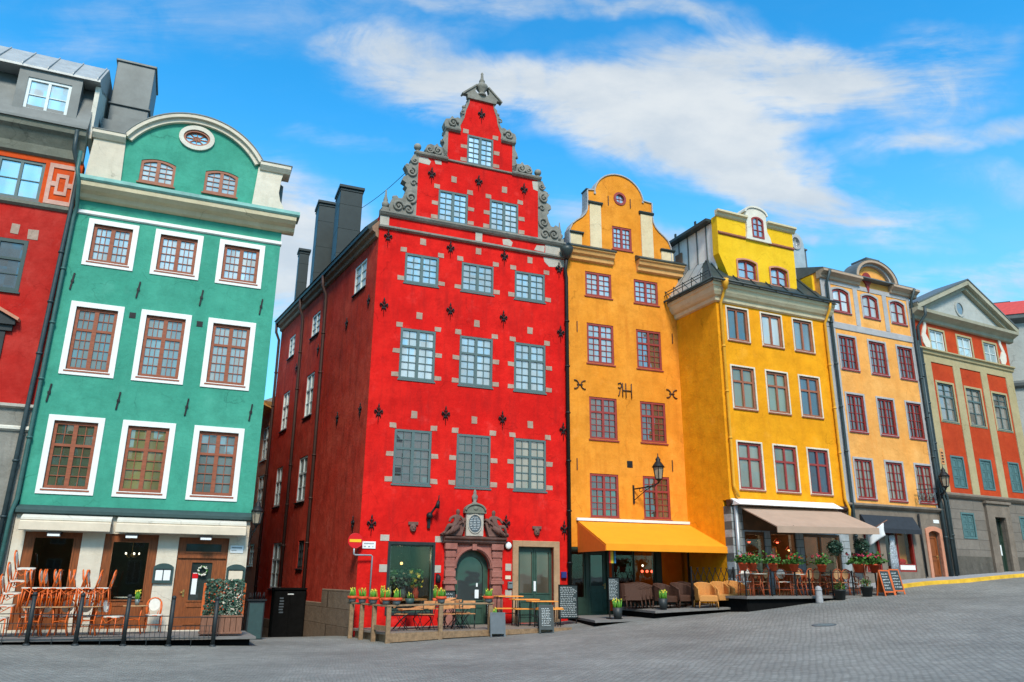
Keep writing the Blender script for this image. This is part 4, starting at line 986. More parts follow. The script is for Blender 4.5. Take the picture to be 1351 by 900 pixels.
# ground floor: shop window, portal, stone-framed door
w = shopwin(RH, 1.01, 2.59, .45, 2.68, 1.1, 2.5, .6, 2.6, 'door_green', glass='shop_glass', y0=.06)
room(RH, 1.0, 2.6, .4, 2.72, .46, 3.2, 'interior_olive')
m = MB(); m.prism([loop_rect(.98, 2.62, .4, 2.74), loop_rect(1.06, 2.54, .48, 2.64)], -.03, .06); m.build('frame', 'dark_iron', w)
m = MB()
for q in [(.72, 1.0, 1.75, 1.99), (2.62, 2.84, 1.75, 1.99), (.7, 1.0, 2.75, 2.95), (2.6, 2.86, 2.75, 2.95)]: m.box(q[0], q[1], -.012, .03, q[2], q[3])
m.build_each('stone_block', 'pale_stone', w)
PT = MB()
PT.prism([[(2.95, -.4), (2.95, 2.72), (5.05, 2.72), (5.05, -.4), (4.62, -.4)] + [(3.98 + .64 * math.cos(math.pi * i / 18), 1.9 + .64 * math.sin(math.pi * i / 18)) for i in range(19)] + [(3.34, -.4)]], -.10, .06)
po = PT.build('portal', 'red_sandstone', RH, bevel=.01)
for xa, xb in ((2.94, 3.32), (4.64, 5.02)):
    m = MB()
    m.box(xa - .03, xb + .03, -.2, -.05, -.4, .95)
    m.box(xa - .06, xb + .06, -.24, -.05, .95, 1.05); m.box(xa + .03, xb - .03, -.17, -.05, 1.05, 1.4); m.box(xa - .05, xb + .05, -.22, -.05, 1.38, 1.5); m.box(xa - .01, xb + .01, -.19, -.05, 1.5, 1.56)
    for k in range(3): m.box(xa, xb, -.185, -.05, 1.62 + k * .32, 1.62 + k * .32 + .2)
    m.box(xa + .03, xb - .03, -.16, -.05, 1.56, 2.55); m.box(xa - .03, xb + .03, -.23, -.05, 2.52, 2.72)
    m.build('pilaster', 'red_sandstone', po, bevel=.012)
m = MB()
def ringx(r0, r1, n=22): return [(3.98 + r1 * math.cos(math.pi * i / n), 1.9 + r1 * math.sin(math.pi * i / n)) for i in range(n + 1)] + [(3.98 + r0 * math.cos(math.pi * (n - i) / n), 1.9 + r0 * math.sin(math.pi * (n - i) / n)) for i in range(n + 1)]
m.prism([ringx(.655, .74)], -.17, -.09); m.prism([ringx(.62, .66)], -.13, .1); m.box(3.9, 4.06, -.2, -.09, 2.5, 2.72)
m.build('arch', 'red_sandstone', po, bevel=.01)
m = MB(); m.extr([(-.2, 2.72), (-.26, 2.78), (-.26, 2.83), (-.34, 2.88), (-.36, 2.94), (.05, 2.98), (.05, 2.72)], 2.86, 5.12); m.build('entablature', 'statue_stone', po)
for sg in (-1, 1):
    m = MB(); c = 3.98
    m.prism([[(c + sg * .5, 2.98), (c + sg * 1.1, 2.98), (c + sg * .42, 3.5), (c + sg * .36, 3.42)]], -.24, .02); m.bar((c + sg * 1.2, -.14, 2.99), (c + sg * .38, -.14, 3.56), .08, .3, up=(0, 1, 0))
    m.build('pediment_half', 'statue_stone', po)
m = MB(); m.box(3.66, 4.30, -.16, .03, 2.98, 3.76); m.prism([loop_ell(3.98, 3.4, .27, .34), loop_ell(3.98, 3.4, .23, .30)], -.19, -.1); pq = m.build('cartouche', 'pale_stone', po, bevel=.008)
m = MB(); m.prism([loop_ell(3.98, 3.4, .232, .302)], -.172, -.12); m.build('inscription_panel', 'slate_grey', pq)
m = MB()
for k, wd in enumerate((.1, .16, .19, .2, .2, .19, .16, .1)):
    for j in range(3): m.box(3.98 - wd + j * wd * .7, 3.98 - wd + j * wd * .7 + wd * random.uniform(.42, .6), -.176, -.17, 3.61 - k * .058, 3.625 - k * .058)
m.build('lettering', 'chalk', pq)
m = MB(); m.prism([[(3.58, 3.76), (4.38, 3.76), (4.38, 3.83)] + [(3.98 + .4 * math.cos(math.pi * i / 12), 3.83 + .27 * math.sin(math.pi * i / 12)) for i in range(13)] + [(3.58, 3.83)]], -.22, .03)
m.tube([(3.98 + .36 * math.cos(math.pi * i / 12), -.23, 3.84 + .23 * math.sin(math.pi * i / 12)) for i in range(13)], .04, 6); m.ball((3.98, -.2, 3.92), (.1, .06, .08))
m.build('cartouche_hood', 'olive_stone', pq)
m = MB(); m.lathe([(.1, 0), (.1, .04), (.05, .08), (.1, .18), (.11, .26), (.05, .36), (.06, .4), (.02, .5)], (3.98, -.08, 4.09), 10); m.build('urn', 'stone', pq)
def statue(sg):
    """reclining carved figure: one skinned body on the sloping pediment"""
    c = 3.98; J = {'pelvis': (.78, -.2, 3.30, .10), 'belly': (.70, -.22, 3.42, .095), 'chest': (.66, -.22, 3.56, .115), 'neck': (.66, -.22, 3.68, .05), 'head': (.66, -.24, 3.79, .085), 'crown': (.66, -.23, 3.88, .05),
         'sh1': (.56, -.23, 3.62, .06), 'el1': (.46, -.28, 3.5, .045), 'ha1': (.5, -.34, 3.38, .04), 'sh2': (.78, -.22, 3.62, .06), 'el2': (.92, -.24, 3.56, .05), 'ha2': (.98, -.28, 3.42, .04),
         'hip1': (.84, -.28, 3.28, .09), 'kn1': (1.02, -.38, 3.32, .075), 'an1': (1.12, -.3, 3.08, .05), 'ft1': (1.2, -.34, 3.03, .04), 'hip2': (.82, -.2, 3.24, .09), 'kn2': (1.0, -.24, 3.14, .07), 'an2': (1.16, -.2, 3.05, .05)}
    E_ = [('pelvis', 'belly'), ('belly', 'chest'), ('chest', 'neck'), ('neck', 'head'), ('head', 'crown'), ('chest', 'sh1'), ('sh1', 'el1'), ('el1', 'ha1'), ('chest', 'sh2'), ('sh2', 'el2'), ('el2', 'ha2'), ('pelvis', 'hip1'), ('hip1', 'kn1'), ('kn1', 'an1'), ('an1', 'ft1'), ('pelvis', 'hip2'), ('hip2', 'kn2'), ('kn2', 'an2')]
    nm = list(J); me = bpy.data.meshes.new('statue')
    me.from_pydata([(c + sg * J[k][0], J[k][1], J[k][2]) for k in nm], [(nm.index(a), nm.index(b)) for a, b in E_], [])
    o = bpy.data.objects.new('statue', me); COL.objects.link(o); o.parent = po
    sk = o.modifiers.new('skin', 'SKIN'); sk.use_smooth_shade = True
    if not me.skin_vertices: 
        bm = bmesh.new(); bm.from_mesh(me); bm.verts.layers.skin.verify(); bm.to_mesh(me); bm.free()
    for i, k in enumerate(nm):
        sv = me.skin_vertices[0].data[i]; sv.radius = (J[k][3], J[k][3]); sv.use_root = (i == 0)
    o.modifiers.new('sub', 'SUBSURF').levels = 2; o.modifiers['sub'].render_levels = 2
    me.materials.append(MATS['statue_stone'])
    m = MB()
    m.tube([(c + sg * .62, -.26, 3.3), (c + sg * .8, -.3, 3.18), (c + sg * 1.0, -.28, 3.06), (c + sg * 1.22, -.26, 3.0)], [.08, .11, .09, .04], 8)
    m.tube([(c + sg * .84, -.34, 3.28), (c + sg * .9, -.37, 3.14), (c + sg * .98, -.35, 3.02)], [.06, .07, .05], 7)
    m.build('drapery', 'statue_stone', o)
statue(-1); statue(1)
pd2 = door(RH, 3.34, 4.62, -.1, 2.54, 'door_green', panes=[(3.52, 4.44, .86, 2.3, .4)], panels=[(3.5, 3.94, .1, .66), (4.02, 4.46, .1, .66)], y0=.2, arch=.63, handle=(4.5, .95, 'brass'))
m = MB(); m.box(4.16, 4.3, .212, .218, .92, 1.2); m.box(4.2, 4.26, .212, .218, 1.3, 1.42); m.build_each('notice', 'white_sign', pd2)
m = MB(); m.prism([loop_rect(5.46, 7.29, -.2, 2.88), loop_rect(5.68, 7.06, -.2, 2.67)], -.07, .12); sf = m.build('door_surround', 'tan_stone', RH, bevel=.012)
d = door(RH, 5.68, 7.06, .08, 2.67, 'door_green', panes=[(5.8, 6.28, 1.1, 2.5), (6.46, 6.94, 1.1, 2.5)], panels=[(5.8, 6.28, .3, .85), (6.46, 6.94, .3, .85)], y0=.14, split=6.37, tint=(.12, .10, .07))
m = MB(); m.box(6.33, 6.41, .09, .115, 1.16, 1.5); m.build('handle', 'white_sign', d)
for x in (1.8, 6.4):
    m = MB(); m.ball((x, -.03, 3.2), (.12, .09, .15), 10, 7); m.box(x - .17, x + .17, -.06, .03, 3.3, 3.4); m.ball((x - .05, -.11, 3.24), .025, 6, 4); m.ball((x + .05, -.11, 3.24), .025, 6, 4); m.ball((x, -.12, 3.18), (.025, .03, .04), 6, 4); m.ball((x, -.09, 3.1), (.06, .03, .02), 6, 4)
    m.build('carved_mask', 'statue_stone', RH)
m = MB(); m.box(5.2, 5.42, -.02, .03, 1.84, 2.08); m.box(5.2, 5.44, -.02, .03, .95, 1.2); m.build_each('stone_block', 'pale_stone', RH)
pipe(RH, [(7.6, -.3, 14.0), (7.6, -.14, 13.5), (7.66, -.12, 13.2), (7.66, -.12, .3)], .075, 'iron')
m = MB(); m.lathe([(.1, 0), (.26, .35), (.28, .5)], (7.6, -.3, 13.95), 10); m.build('rain_hopper', 'roof_dark', RH)

# ================================================================== ORANGE HOUSE
OH = thing('house', 'narrow orange house with curved baroque gable and an orange awning over its cafe', 'house', OR.o, OR.rz, 'old town houses round the square')
ow = [((2.18, 3.11, 14.93, 15.97), (4,), (.45, .5, .5)), ((.87, 2.07, 12.65, 13.70), (4,), (.5, .56, .56)), ((3.13, 4.28, 12.64, 13.68), (4,), (.4, .46, .46)),
      ((.90, 2.10, 9.81, 11.47), (2, 4), (.5, .54, .52)), ((3.15, 4.31, 9.82, 11.47), (2, 4), (.07, .07, .06)), ((.94, 2.15, 6.77, 8.43), (2, 4), (.10, .08, .06)), ((3.20, 4.36, 6.80, 8.44), (2, 4), (.11, .08, .06)),
      ((.90, 2.12, 3.80, 5.44), (2, 4), (.10, .08, .06)), ((3.19, 4.38, 3.82, 5.46), (2, 4), (.12, .08, .05))]
for h, rows, tn in ow:
    window(OH, h, 'maroon_wood', rows=rows, split=.34, nx=2, fw=.085, mull=.1, recess=.02, tint=tn, mw=.026, sill=.04, glass='pane_glass' if h[2] > 9 else 'mid_pane_glass')
arc = [(2.56 + 1.16 * math.cos(math.pi * (1 - i / 20)), 17.30 + 1.12 * math.sin(math.pi * (1 - i / 20))) for i in range(21)]
volL = [(.22, 14.6), (.22, 15.45), (.34, 15.72), (.52, 15.9), (.76, 16.08), (.94, 16.28), (1.04, 16.5), (1.07, 16.85), (1.07, 17.42)]
volR = [(5.34 - (x - .0) + .02, z) for x, z in volL]
lo = volL + [(1.36, 17.46)] + [(x, z) for x, z in arc] + [(3.76, 17.40), (4.14, 17.36)] + list(reversed([(5.22 - x, z - .04) for x, z in volL]))
outl = [(0, 2.72), (5.3, 2.72), (5.3, 14.3)] + list(reversed(lo))[0:0] + list(reversed(lo)) + [(0, 14.3)]
wall(OH, 'wall', outl, [h for h, _, _ in ow] + [loop_ell(2.6, 17.3, .22, .23, 18)], 'orange_plaster', 0, .42)
m = MB(); m.prism([loop_ell(2.6, 17.3, .3, .31, 20), loop_ell(2.6, 17.3, .2, .21, 20)], -.03, .08); wo = m.build('round_window', 'maroon_wood', OH)
m = MB(); m.prism([loop_ell(2.6, 17.3, .23, .24, 18)], .06, .08); o = m.build('pane', 'pane_glass', wo); o.color = (.25, .3, .33, 1)
m = MB(); m.bar((2.38, .05, 17.3), (2.82, .05, 17.3), .025); m.bar((2.6, .05, 17.07), (2.6, .05, 17.53), .025); m.build('muntin', 'maroon_wood', wo)
for (a, b, z0, z1) in ((1.13, 1.66, 14.8, 16.79), (3.58, 4.15, 14.72, 16.76)):
    m = MB(); m.box(a, b, -.04, .05, z0, z1); m.build('pilaster', 'cream_orange_plaster', OH)
    m = MB(); m.extr([(-.05, z1), (-.1, z1 + .04), (-.12, z1 + .09), (-.1, z1 + .12), (.1, z1 + .12), (.1, z1)], a - .08, b + .07); m.build('cap', 'roof_dark', OH)
for (a, b, z0, z1) in ((.22, .74, 14.8, 15.28), (4.53, 5.12, 14.72, 15.17)):
    m = MB(); m.box(a, b, -.04, .05, z0, z1); m.build('pilaster', 'cream_orange_plaster', OH)
    m = MB(); m.extr([(-.05, z1), (-.12, z1 + .05), (-.12, z1 + .1), (.2, z1 + .1), (.2, z1)], a - .04, b + .07); m.build('cap', 'roof_dark', OH)
def edge_strip(pts, w, y0, y1):
    m = MB()
    for a, b in zip(pts[:-1], pts[1:]):
        d = Vector((b[0] - a[0], b[1] - a[1])); d.normalize(); nn = Vector((-d.y, d.x)) * w
        m.add([(a[0], y0, a[1]), (b[0], y0, b[1]), (b[0] + nn.x, y0, b[1] + nn.y), (a[0] + nn.x, y0, a[1] + nn.y), (a[0], y1, a[1]), (b[0], y1, b[1]), (b[0] + nn.x, y1, b[1] + nn.y), (a[0] + nn.x, y1, a[1] + nn.y)],
              [(0, 3, 2, 1), (4, 5, 6, 7), (0, 1, 5, 4), (1, 2, 6, 5), (2, 3, 7, 6), (3, 0, 4, 7)])
    return m
edge_strip(lo, .05, -.05, .46).build('gable_coping', 'grey_plaster', OH)
m = MB(); m.box(1.0, 1.4, .0, .5, 17.46, 17.52); m.box(.2, .26, .0, 3, 14.6, 15.3); m.build_each('gable_flashing', 'roof_dark', OH)
for (a, b, z) in ((.12, 2.14, 14.08), (3.28, 5.5, 14.02)):
    cornice(OH, a, b, [(.02, z), (.12, z + .05), (.14, z + .2), (.24, z + .27), (.28, z + .4), (.34, z + .44), (.34, z + .5)], 'sand_orange')
    m = MB(); m.extr([(-.38, z + .5), (-.38, z + .54), (-.1, z + .72), (.05, z + .72), (.05, z + .5)], a - .05, b + .05); m.build('cornice_roof', 'roof_dark', OH)
for (x, z) in [(.46, 11.24), (4.86, 11.25), (.37, 5.75), (4.55, 5.92), (2.03, 17.11), (3.10, 17.16)]:
    m = MB(); m.bar((x, -.02, z - .22), (x, -.02, z + .22), .03, .03); m.build('wall_anchor', 'pipe_brown', OH)
# iron monogram anchors
def mono(paths, r=.022):
    m = MB()
    for p in paths: m.tube([(x, -.03, z) for x, z in p], r, 6)
    return m.build('wall_anchor', 'pipe_brown', OH)
def halfc(x, z, sg, r=.15, rz=.19): return [(x + sg * r - sg * r * 1.25 * math.cos(a), z + rz * math.sin(a)) for a in [R(-95 + 19 * i) for i in range(11)]]
for x in (.54, 4.69):
    mono([[(x - .22 + .17 * math.cos(R(a)), 8.86 + .17 * math.sin(R(a))) for a in range(100, -101, -20)], [(x + .22 - .17 * math.cos(R(a)), 8.86 + .17 * math.sin(R(a))) for a in range(100, -101, -20)], [(x - .12, 8.86), (x + .12, 8.86)]])
x = 2.52
mono([[(x - .30, 9.05), (x - .2, 9.1), (x - .12, 9.0), (x - .2, 8.88), (x - .3, 8.9)], [(x - .1, 9.1), (x - .1, 8.52)], [(x - .2, 8.86), (x - .26, 8.6), (x - .3, 8.56)], [(x + .05, 9.1), (x + .05, 8.5)], [(x + .3, 9.1), (x + .3, 8.5)], [(x - .1, 8.8), (x + .3, 8.8)]])
m = MB(); m.box(2.52, 2.76, -.012, .02, 5.74, 6.0); m.build('vent', 'iron', OH)
m = MB(); m.box(.02, .3, .42, 10, -.6, 14.2); m.box(5.02, 5.29, .42, 10, -.6, 14.2); m.box(.02, 5.29, 9.8, 10, -.6, 14.2); m.build_each('side_wall', 'orange_plaster', OH)
m = MB(); m.add([(.0, .42, 14.2), (5.4, .42, 14.2), (5.4, .42, 14.7), (4.2, .42, 16.3), (2.6, .42, 17.6), (1.1, .42, 16.3), (.0, .42, 14.7)] + [(x, 10.1, z) for x, z in [(.0, 14.2), (5.4, 14.2), (5.4, 14.7), (4.2, 16.3), (2.6, 17.6), (1.1, 16.3), (.0, 14.7)]],
    [tuple(range(7)), tuple(reversed(range(7, 14)))] + [(i, (i + 1) % 7, 7 + (i + 1) % 7, 7 + i) for i in range(7)]); m.build('roof', 'roof_zinc', OH)
# cafe front
dh = (.78, 1.54, .36, 2.62)
wall(OH, 'shopfront_wall', [(0, -1.2), (5.3, -1.2), (5.3, 2.715), (0, 2.715)], [(.06, .66, .9, 2.62), (.78, 1.54, -.9, 2.62), (1.78, 3.62, .95, 2.66), (3.84, 5.14, .9, 2.66)], 'dark_green_paint', 0, .3)
door(OH, .78, 1.54, .3, 2.62, 'door_green', panes=[(.9, 1.42, 1.35, 2.48)], panels=[(.9, 1.42, .45, 1.15)], handle=(1.47, 1.35, 'brass'), y0=.1)
m = MB(); m.box(.78, 1.54, .0, .2, -.9, .3); m.build('step', 'granite', OH)
for (a, b, z0, z1) in ((.06, .66, .9, 2.62), (3.84, 5.14, .9, 2.66), (1.78, 3.62, .95, 2.66)):
    m = MB(); m.prism([loop_rect(a - .02, b + .02, z0 - .02, z1 + .02), loop_rect(a + .06, b - .06, z0 + .06, z1 - .06)], .05, .13)
    if b - a > 1.5: m.box((a + b) / 2 - .03, (a + b) / 2 + .03, .06, .12, z0, z1)
    w = m.build('shop_window', 'dark_green_paint' if a < 3 else 'dark_iron', OH)
    m = MB(); m.box(a + .03, b - .03, .085, .095, z0 + .03, z1 - .03); m.build('pane', 'shop_glass', w)
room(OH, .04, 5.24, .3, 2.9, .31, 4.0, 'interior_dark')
m = MB(); m.box(2.2, 3.6, 2.4, 2.8, .3, 1.35); m.box(2.1, 3.7, 3.7, 3.9, 1.6, 1.66); m.box(2.1, 3.7, 3.7, 3.9, 2.0, 2.06)
for k in range(14): m.lathe([(.04, 0), (.04, .16), (.015, .2), (.015, .26)], (2.2 + k * .1, 3.78, 1.66 + .4 * (k % 2)), 6)
m.build('bar_counter', 'interior_olive', OH)
m = MB(); m.box(1.62, 1.72, -.02, .05, .5, 2.66); m.build('post', 'orange_panel_plaster', OH)
def glow(parent, loc, w, col):   # the lit lamps inside the cafes
    l = bpy.data.lights.new('interior_lamp', 'POINT'); l.energy = w; l.color = col; l.shadow_soft_size = .12
    o = bpy.data.objects.new('interior_lamp', l); COL.objects.link(o); o.location = loc; o.parent = parent
glow(OH, (1.2, 1.2, 2.5), 7, (1, .6, .3)); glow(OH, (3.0, 2.4, 2.6), 9, (1, .45, .25))
# awning
aw = MB(); aw.hexa([(.36, -.02, 3.62), (5.34, -.02, 3.62), (5.42, -2.2, 2.72), (.36, -2.2, 2.72), (.36, -.02, 3.66), (5.34, -.02, 3.66), (5.42, -2.2, 2.76), (.36, -2.2, 2.76)])
A = aw.build('awning', 'awning_orange', OH)
m = MB(); m.box(.36, 5.42, -2.235, -2.205, 2.53, 2.75); m.build('valance', 'awning_orange', A)
m = MB(); m.prism([[(.02, 2.5), (2.2, 2.5), (2.2, 2.72), (.02, 3.6)]], 0, .03)
mm = MB(Matrix(((0, 1, 0, .34), (-1, 0, 0, 0), (0, 0, 1, 0), (0, 0, 0, 1)))); mm.prism([[(.03, 2.52), (2.2, 2.52), (2.2, 2.70), (.03, 3.60)]], 0, .02); mm.build('side_flap', 'awning_flap_shaded', A)
m = MB(); m.box(.3, 5.4, -.12, .0, 3.66, 3.76); m.build('awning_box', 'white_paint', A)
m = MB(); m.tube([(1.0, -.1, 3.5), (1.0, -1.2, 2.9), (1.0, -2.15, 2.72)], .025, 6); m.tube([(4.6, -.1, 3.5), (4.6, -1.2, 2.9), (4.6, -2.15, 2.72)], .025, 6); m.build('awning_arm', 'iron', A)

# ================================================================== YELLOW HOUSE
YH = thing('house', 'yellow corner house with black mansard roof and tall yellow dormer', 'house', YE.o, YE.rz, 'old town houses round the square')
yw = []
for z0, z1, xs_, rows, tn in [(10.62, 11.96, [(.50, 1.53), (2.24, 3.27), (3.92, 4.93)], (1,), [(.08, .1, .08), (.46, .48, .44), (.20, .25, .25)]),
                              (7.90, 9.54, [(.52, 1.62), (2.24, 3.30), (3.95, 5.0)], (1, 1), [(.22, .22, .13), (.2, .23, .15), (.09, .15, .2)]),
                              (4.84, 6.58, [(.53, 1.66), (2.28, 3.40), (4.0, 5.06)], (1, 1), [(.26, .29, .24), (.17, .2, .15), (.03, .05, .09)])]:
    for (a, b), t in zip(xs_, tn):
        h = (a, b, z0, z1); yw.append(h)
        window(YH, h, 'rust_brown_wood' if z0 > 7 else 'maroon_wood', rows=rows, split=.33, nx=1, fw=.085, mull=.085, recess=.04, tint=t, glass='mid_pane_glass' if z0 > 10 else 'dark_pane_glass', sill=.05, surround='cream_plaster', sur_w=.065, sur_out=.025, sill_mat='rust_brown_wood')
wall(YH, 'wall', [(0, 4.42), (5.7, 4.42), (5.7, 12.3), (0, 12.3)], yw, 'yellow_plaster', 0, .4)
m = MB(); m.prism([[(0.005, -1), (.4, -1), (.4, 12.3), (.005, 12.3)]], .4, 10); m.box(5.4, 5.69, .4, 10, 4.5, 12.3); m.build_each('side_wall', 'yellow_plaster', YH)
m = MB(); m.box(0, 5.7, 9.8, 10.02, 4.5, 16); m.build('rear_wall', 'yellow_plaster', YH)
# cornice runs round the corner
pr = [(.02, 12.1), (.1, 12.14), (.12, 12.28), (.22, 12.34), (.3, 12.46), (.34, 12.62), (.40, 12.66), (.42, 12.78)]
cornice_path(YH, [(0, 10), (0, 0), (5.98, 0)][::-1][::-1], [(a, z) for a, z in pr] + [(-.12, 12.78), (-.12, 12.1)], 'cream_cornice')
m = MB(); e = .46
A0 = [(-e, -e, 12.79), (6.06, -e, 12.79), (6.06, 9.9, 12.79), (-e, 9.9, 12.79)]; B0 = [(.55, 1.0, 14.35), (5.66, 1.0, 14.35), (5.66, 9.9, 14.35), (.55, 9.9, 14.35)]
m.hexa(A0 + B0); ro = m.build('mansard_roof', 'roof_dark', YH)
m = MB()
for k in range(12):
    y = 1.05 + k * .62; m.bar((-e - .0, y, 12.82), (.52, y, 14.34), .04, .05)
m.bar((-e, -e, 12.82), (.55, 1.0, 14.36), .07, .05)
for k in range(7):
    x = .2 + k * .85; m.bar((x, -e, 12.82), (min(max(x, .6), 5.6), .98, 14.36), .035, .05)
m.build('roof_seam', 'roof_dark', ro)
# pale sheet-metal cladding on the flank of the mansard
m = MB(); m.add([(-.40, .3, 12.90), (-.40, 9.8, 12.90), (.50, 9.8, 14.28), (.50, 1.25, 14.28), (-.43, .3, 12.92), (-.43, 9.8, 12.92), (.47, 9.8, 14.30), (.47, 1.25, 14.30)], [(0, 3, 2, 1), (4, 5, 6, 7), (0, 1, 5, 4), (1, 2, 6, 5), (2, 3, 7, 6), (3, 0, 4, 7)])
m.build('roof_panel', 'roof_zinc', ro)
m = MB()
m.tube([(-.55, -.3, 13.1), (-.55, 9.8, 13.1)], .02, 6); m.tube([(-.5, -.3, 13.25), (-.5, 9.8, 13.25)], .02, 6)
for k in range(8):
    y = .2 + k * .6; m.bar((-.35, y - .2, 13.0), (-.5, y, 13.32), .03); m.bar((-.35, y + .2, 13.0), (-.5, y, 13.32), .03)
m.build('snow_guard', 'roof_dark', ro)
m = MB(); m.tube([(-.56, -.56, 12.84), (6.1, -.56, 12.84)], .05, 8); m.tube([(-.56, -.56, 12.84), (-.56, 9.5, 12.84)], .05, 8); m.build('gutter', 'roof_dark', YH)
gd = [(1.33, 2.30, 13.38, 14.22, .1), (3.05, 3.96, 13.36, 14.18, .1), (2.2, 2.8, 15.34, 16.28, .12)]
wall(YH, 'dormer_wall', [(.9, 13.2), (4.46, 13.2), (4.5, 16.0), (3.0, 16.0), (3.0, 16.52), (1.93, 16.52), (1.93, 16.0), (.44, 16.0), (.41, 14.3)], gd, 'gable_yellow_plaster', .1, .45)
window(YH, gd[0], 'maroon_wood', rows=(2,), nx=1, fw=.07, recess=.13, tint=(.5, .52, .5), surround='pink_plaster', sur_w=.07, sur_out=-.07)
window(YH, gd[1], 'maroon_wood', rows=(2,), nx=1, fw=.07, recess=.13, tint=(.6, .62, .6), surround='pink_plaster', sur_w=.07, sur_out=-.07)
window(YH, gd[2], 'maroon_wood', rows=(3,), nx=1, fw=.055, mull=.05, recess=-.02, tint=(.35, .4, .42))
m = MB(); m.prism([[(1.86, 15.2), (3.2, 15.2), (3.14, 15.45), (3.0, 15.7), (3.0, 16.4)] + [(2.45 + .55 * math.cos(R(180 * i / 12)), 16.42 + .27 * math.sin(R(180 * i / 12))) for i in range(13)] + [(1.93, 15.8), (1.92, 15.5)], loop_rect(2.2, 2.8, 15.34, 16.28, .12)], .0, .3)
m.build('window_gable', 'white_plaster', YH)
m = MB(); m.prism([[(1.84, 16.42)] + [(2.46 + .62 * math.cos(R(180 - 180 * i / 14)), 16.44 + .33 * math.sin(R(180 * i / 14))) for i in range(15)] + [(3.08, 16.42), (3.0, 16.42)] + [(2.46 + .54 * math.cos(R(180 * i / 14)), 16.43 + .26 * math.sin(R(180 * i / 14))) for i in range(15)]], -.05, .5); m.build('gable_coping', 'white_plaster', YH)
for (a, b) in ((.36, 1.94), (3.02, 4.6)):
    cornice(YH, a, b, [(-.08, 15.95), (-.02, 16.0), (.02, 16.08), (.1, 16.12), (.1, 16.2)], 'cream_cornice')
    cornice(YH, a + .08, min(b, 4.48) if a > 1 else 1.84, [(-.08, 15.16), (-.03, 15.2), (-.03, 15.26), (-.08, 15.3)], 'rust_brown_wood', 'string_course')
m = MB(); m.box(.52, .6, .45, 9.9, 13.6, 15.85); m.box(4.38, 4.44, .45, 9.9, 13.6, 15.85); sc = m.build_each('dormer_side', 'clad_white', YH)
m = MB()
for k in range(12): m.box(.48, .52, .9 + k * .62, .95 + k * .62, 14.2, 15.85)
m.build('roof_seam', 'roof_grey', sc)
m = MB(); m.box(.47, .53, 2.6, 3.05, 14.7, 15.3); m.build('hatch', 'eave_wood', sc)
m = MB(); m.hexa([(.2, .5, 15.86), (4.7, .5, 15.86), (4.7, 10, 15.86), (.2, 10, 15.86), (.2, .5, 15.98), (4.7, .5, 15.98), (4.7, 10, 15.98), (.2, 10, 15.98)]); m.hexa([(.25, .55, 15.99), (4.6, .55, 15.99), (4.6, 9.9, 15.99), (.25, 9.9, 15.99), (2.2, 2.2, 16.5), (2.7, 2.2, 16.5), (2.7, 9.9, 16.5), (2.2, 9.9, 16.5)])
for k in range(6): m.box(.22, .27, 1.2 + k * 1.4, 1.3 + k * 1.4, 15.98, 16.16)
m.build('upper_roof', 'roof_dark', YH)
pipe(YH, [(.12, -.5, 12.8), (.12, -.46, 12.55), (.14, -.12, 12.05), (.14, -.1, 4.9), (.3, -.14, 4.5)], .055, 'pipe_yellow')
m = MB(); m.lathe([(.07, 0), (.14, .25), (.15, .4)], (.12, -.48, 12.5), 10); m.build('rain_hopper', 'pipe_yellow', YH)
pipe(YH, [(5.62, -.5, 12.8), (5.62, -.46, 12.55), (5.62, -.1, 12.0), (5.62, -.1, 4.7), (5.75, -.14, 4.3), (5.68, -.14, 3.9)], .055, 'pipe_yellow')
pipe(YH, [(.12, -.14, 4.2), (.12, -.14, .8)], .075, 'pipe_zinc', clips=False)
# stone ground floor and restaurant opening
wall(YH, 'base_wall', [(0, -.6), (5.7, -.6), (5.7, 4.2), (0, 4.2)], [(.55, 1.5, 1.1, 3.3), (1.75, 3.0, 1.1, 3.35), (3.35, 5.2, 1.1, 3.3)], 'blue_ashlar', .0, .4)
m = MB(); m.box(.01, .4, .02, .6, -.5, 4.2); m.build('corner_stone', 'blue_ashlar', YH)
m = MB(); m.box(.52, 5.68, -.015, .04, 3.36, 4.2); m.build('fascia_board', 'interior_brown', YH)
cornice(YH, -.08, 5.72, [(.03, 4.2), (.1, 4.26), (.14, 4.34), (.1, 4.4), (.02, 4.42)], 'pipe_brown', 'string_course')
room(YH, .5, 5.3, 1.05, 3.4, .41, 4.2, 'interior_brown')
m = MB(); m.prism([loop_rect(.53, 1.52, 1.0, 3.32), loop_rect(.63, 1.42, 1.2, 3.2)], .05, .2); m.prism([loop_rect(1.73, 3.02, 1.0, 3.37), loop_rect(1.83, 2.92, 1.1, 3.25)], .05, .2); m.prism([loop_rect(3.33, 5.22, 1.0, 3.32), loop_rect(3.43, 4.2, 1.2, 3.2), loop_rect(4.28, 5.12, 1.2, 3.2)], .05, .2)
m.build_each('shop_window', 'interior_brown', YH)
m = MB(); m.box(.6, 1.45, .1, .11, 1.15, 3.22); m.box(3.4, 5.15, .1, .11, 1.15, 3.22); m.build_each('pane', 'shop_glass', YH)
glow(GH, (2.9, 1.5, 2.1), 7, (1, .8, .55)); glow(RH, (1.8, 1.6, 2.3), 16, (1, .8, .55)); glow(YH, (1.0, 1.4, 3.0), 22, (1, .6, .3)); glow(YH, (2.6, 1.6, 3.0), 30, (1, .6, .3)); glow(YH, (4.3, 1.4, 3.0), 26, (1, .6, .3))
aw = MB(); aw.hexa([(.32, -.04, 4.16), (5.05, -.04, 4.24), (4.74, -2.25, 3.40), (.0, -2.25, 3.32), (.32, -.04, 4.20), (5.05, -.04, 4.28), (4.74, -2.25, 3.44), (.0, -2.25, 3.36)])
A = aw.build('awning', 'awning_taupe', YH)
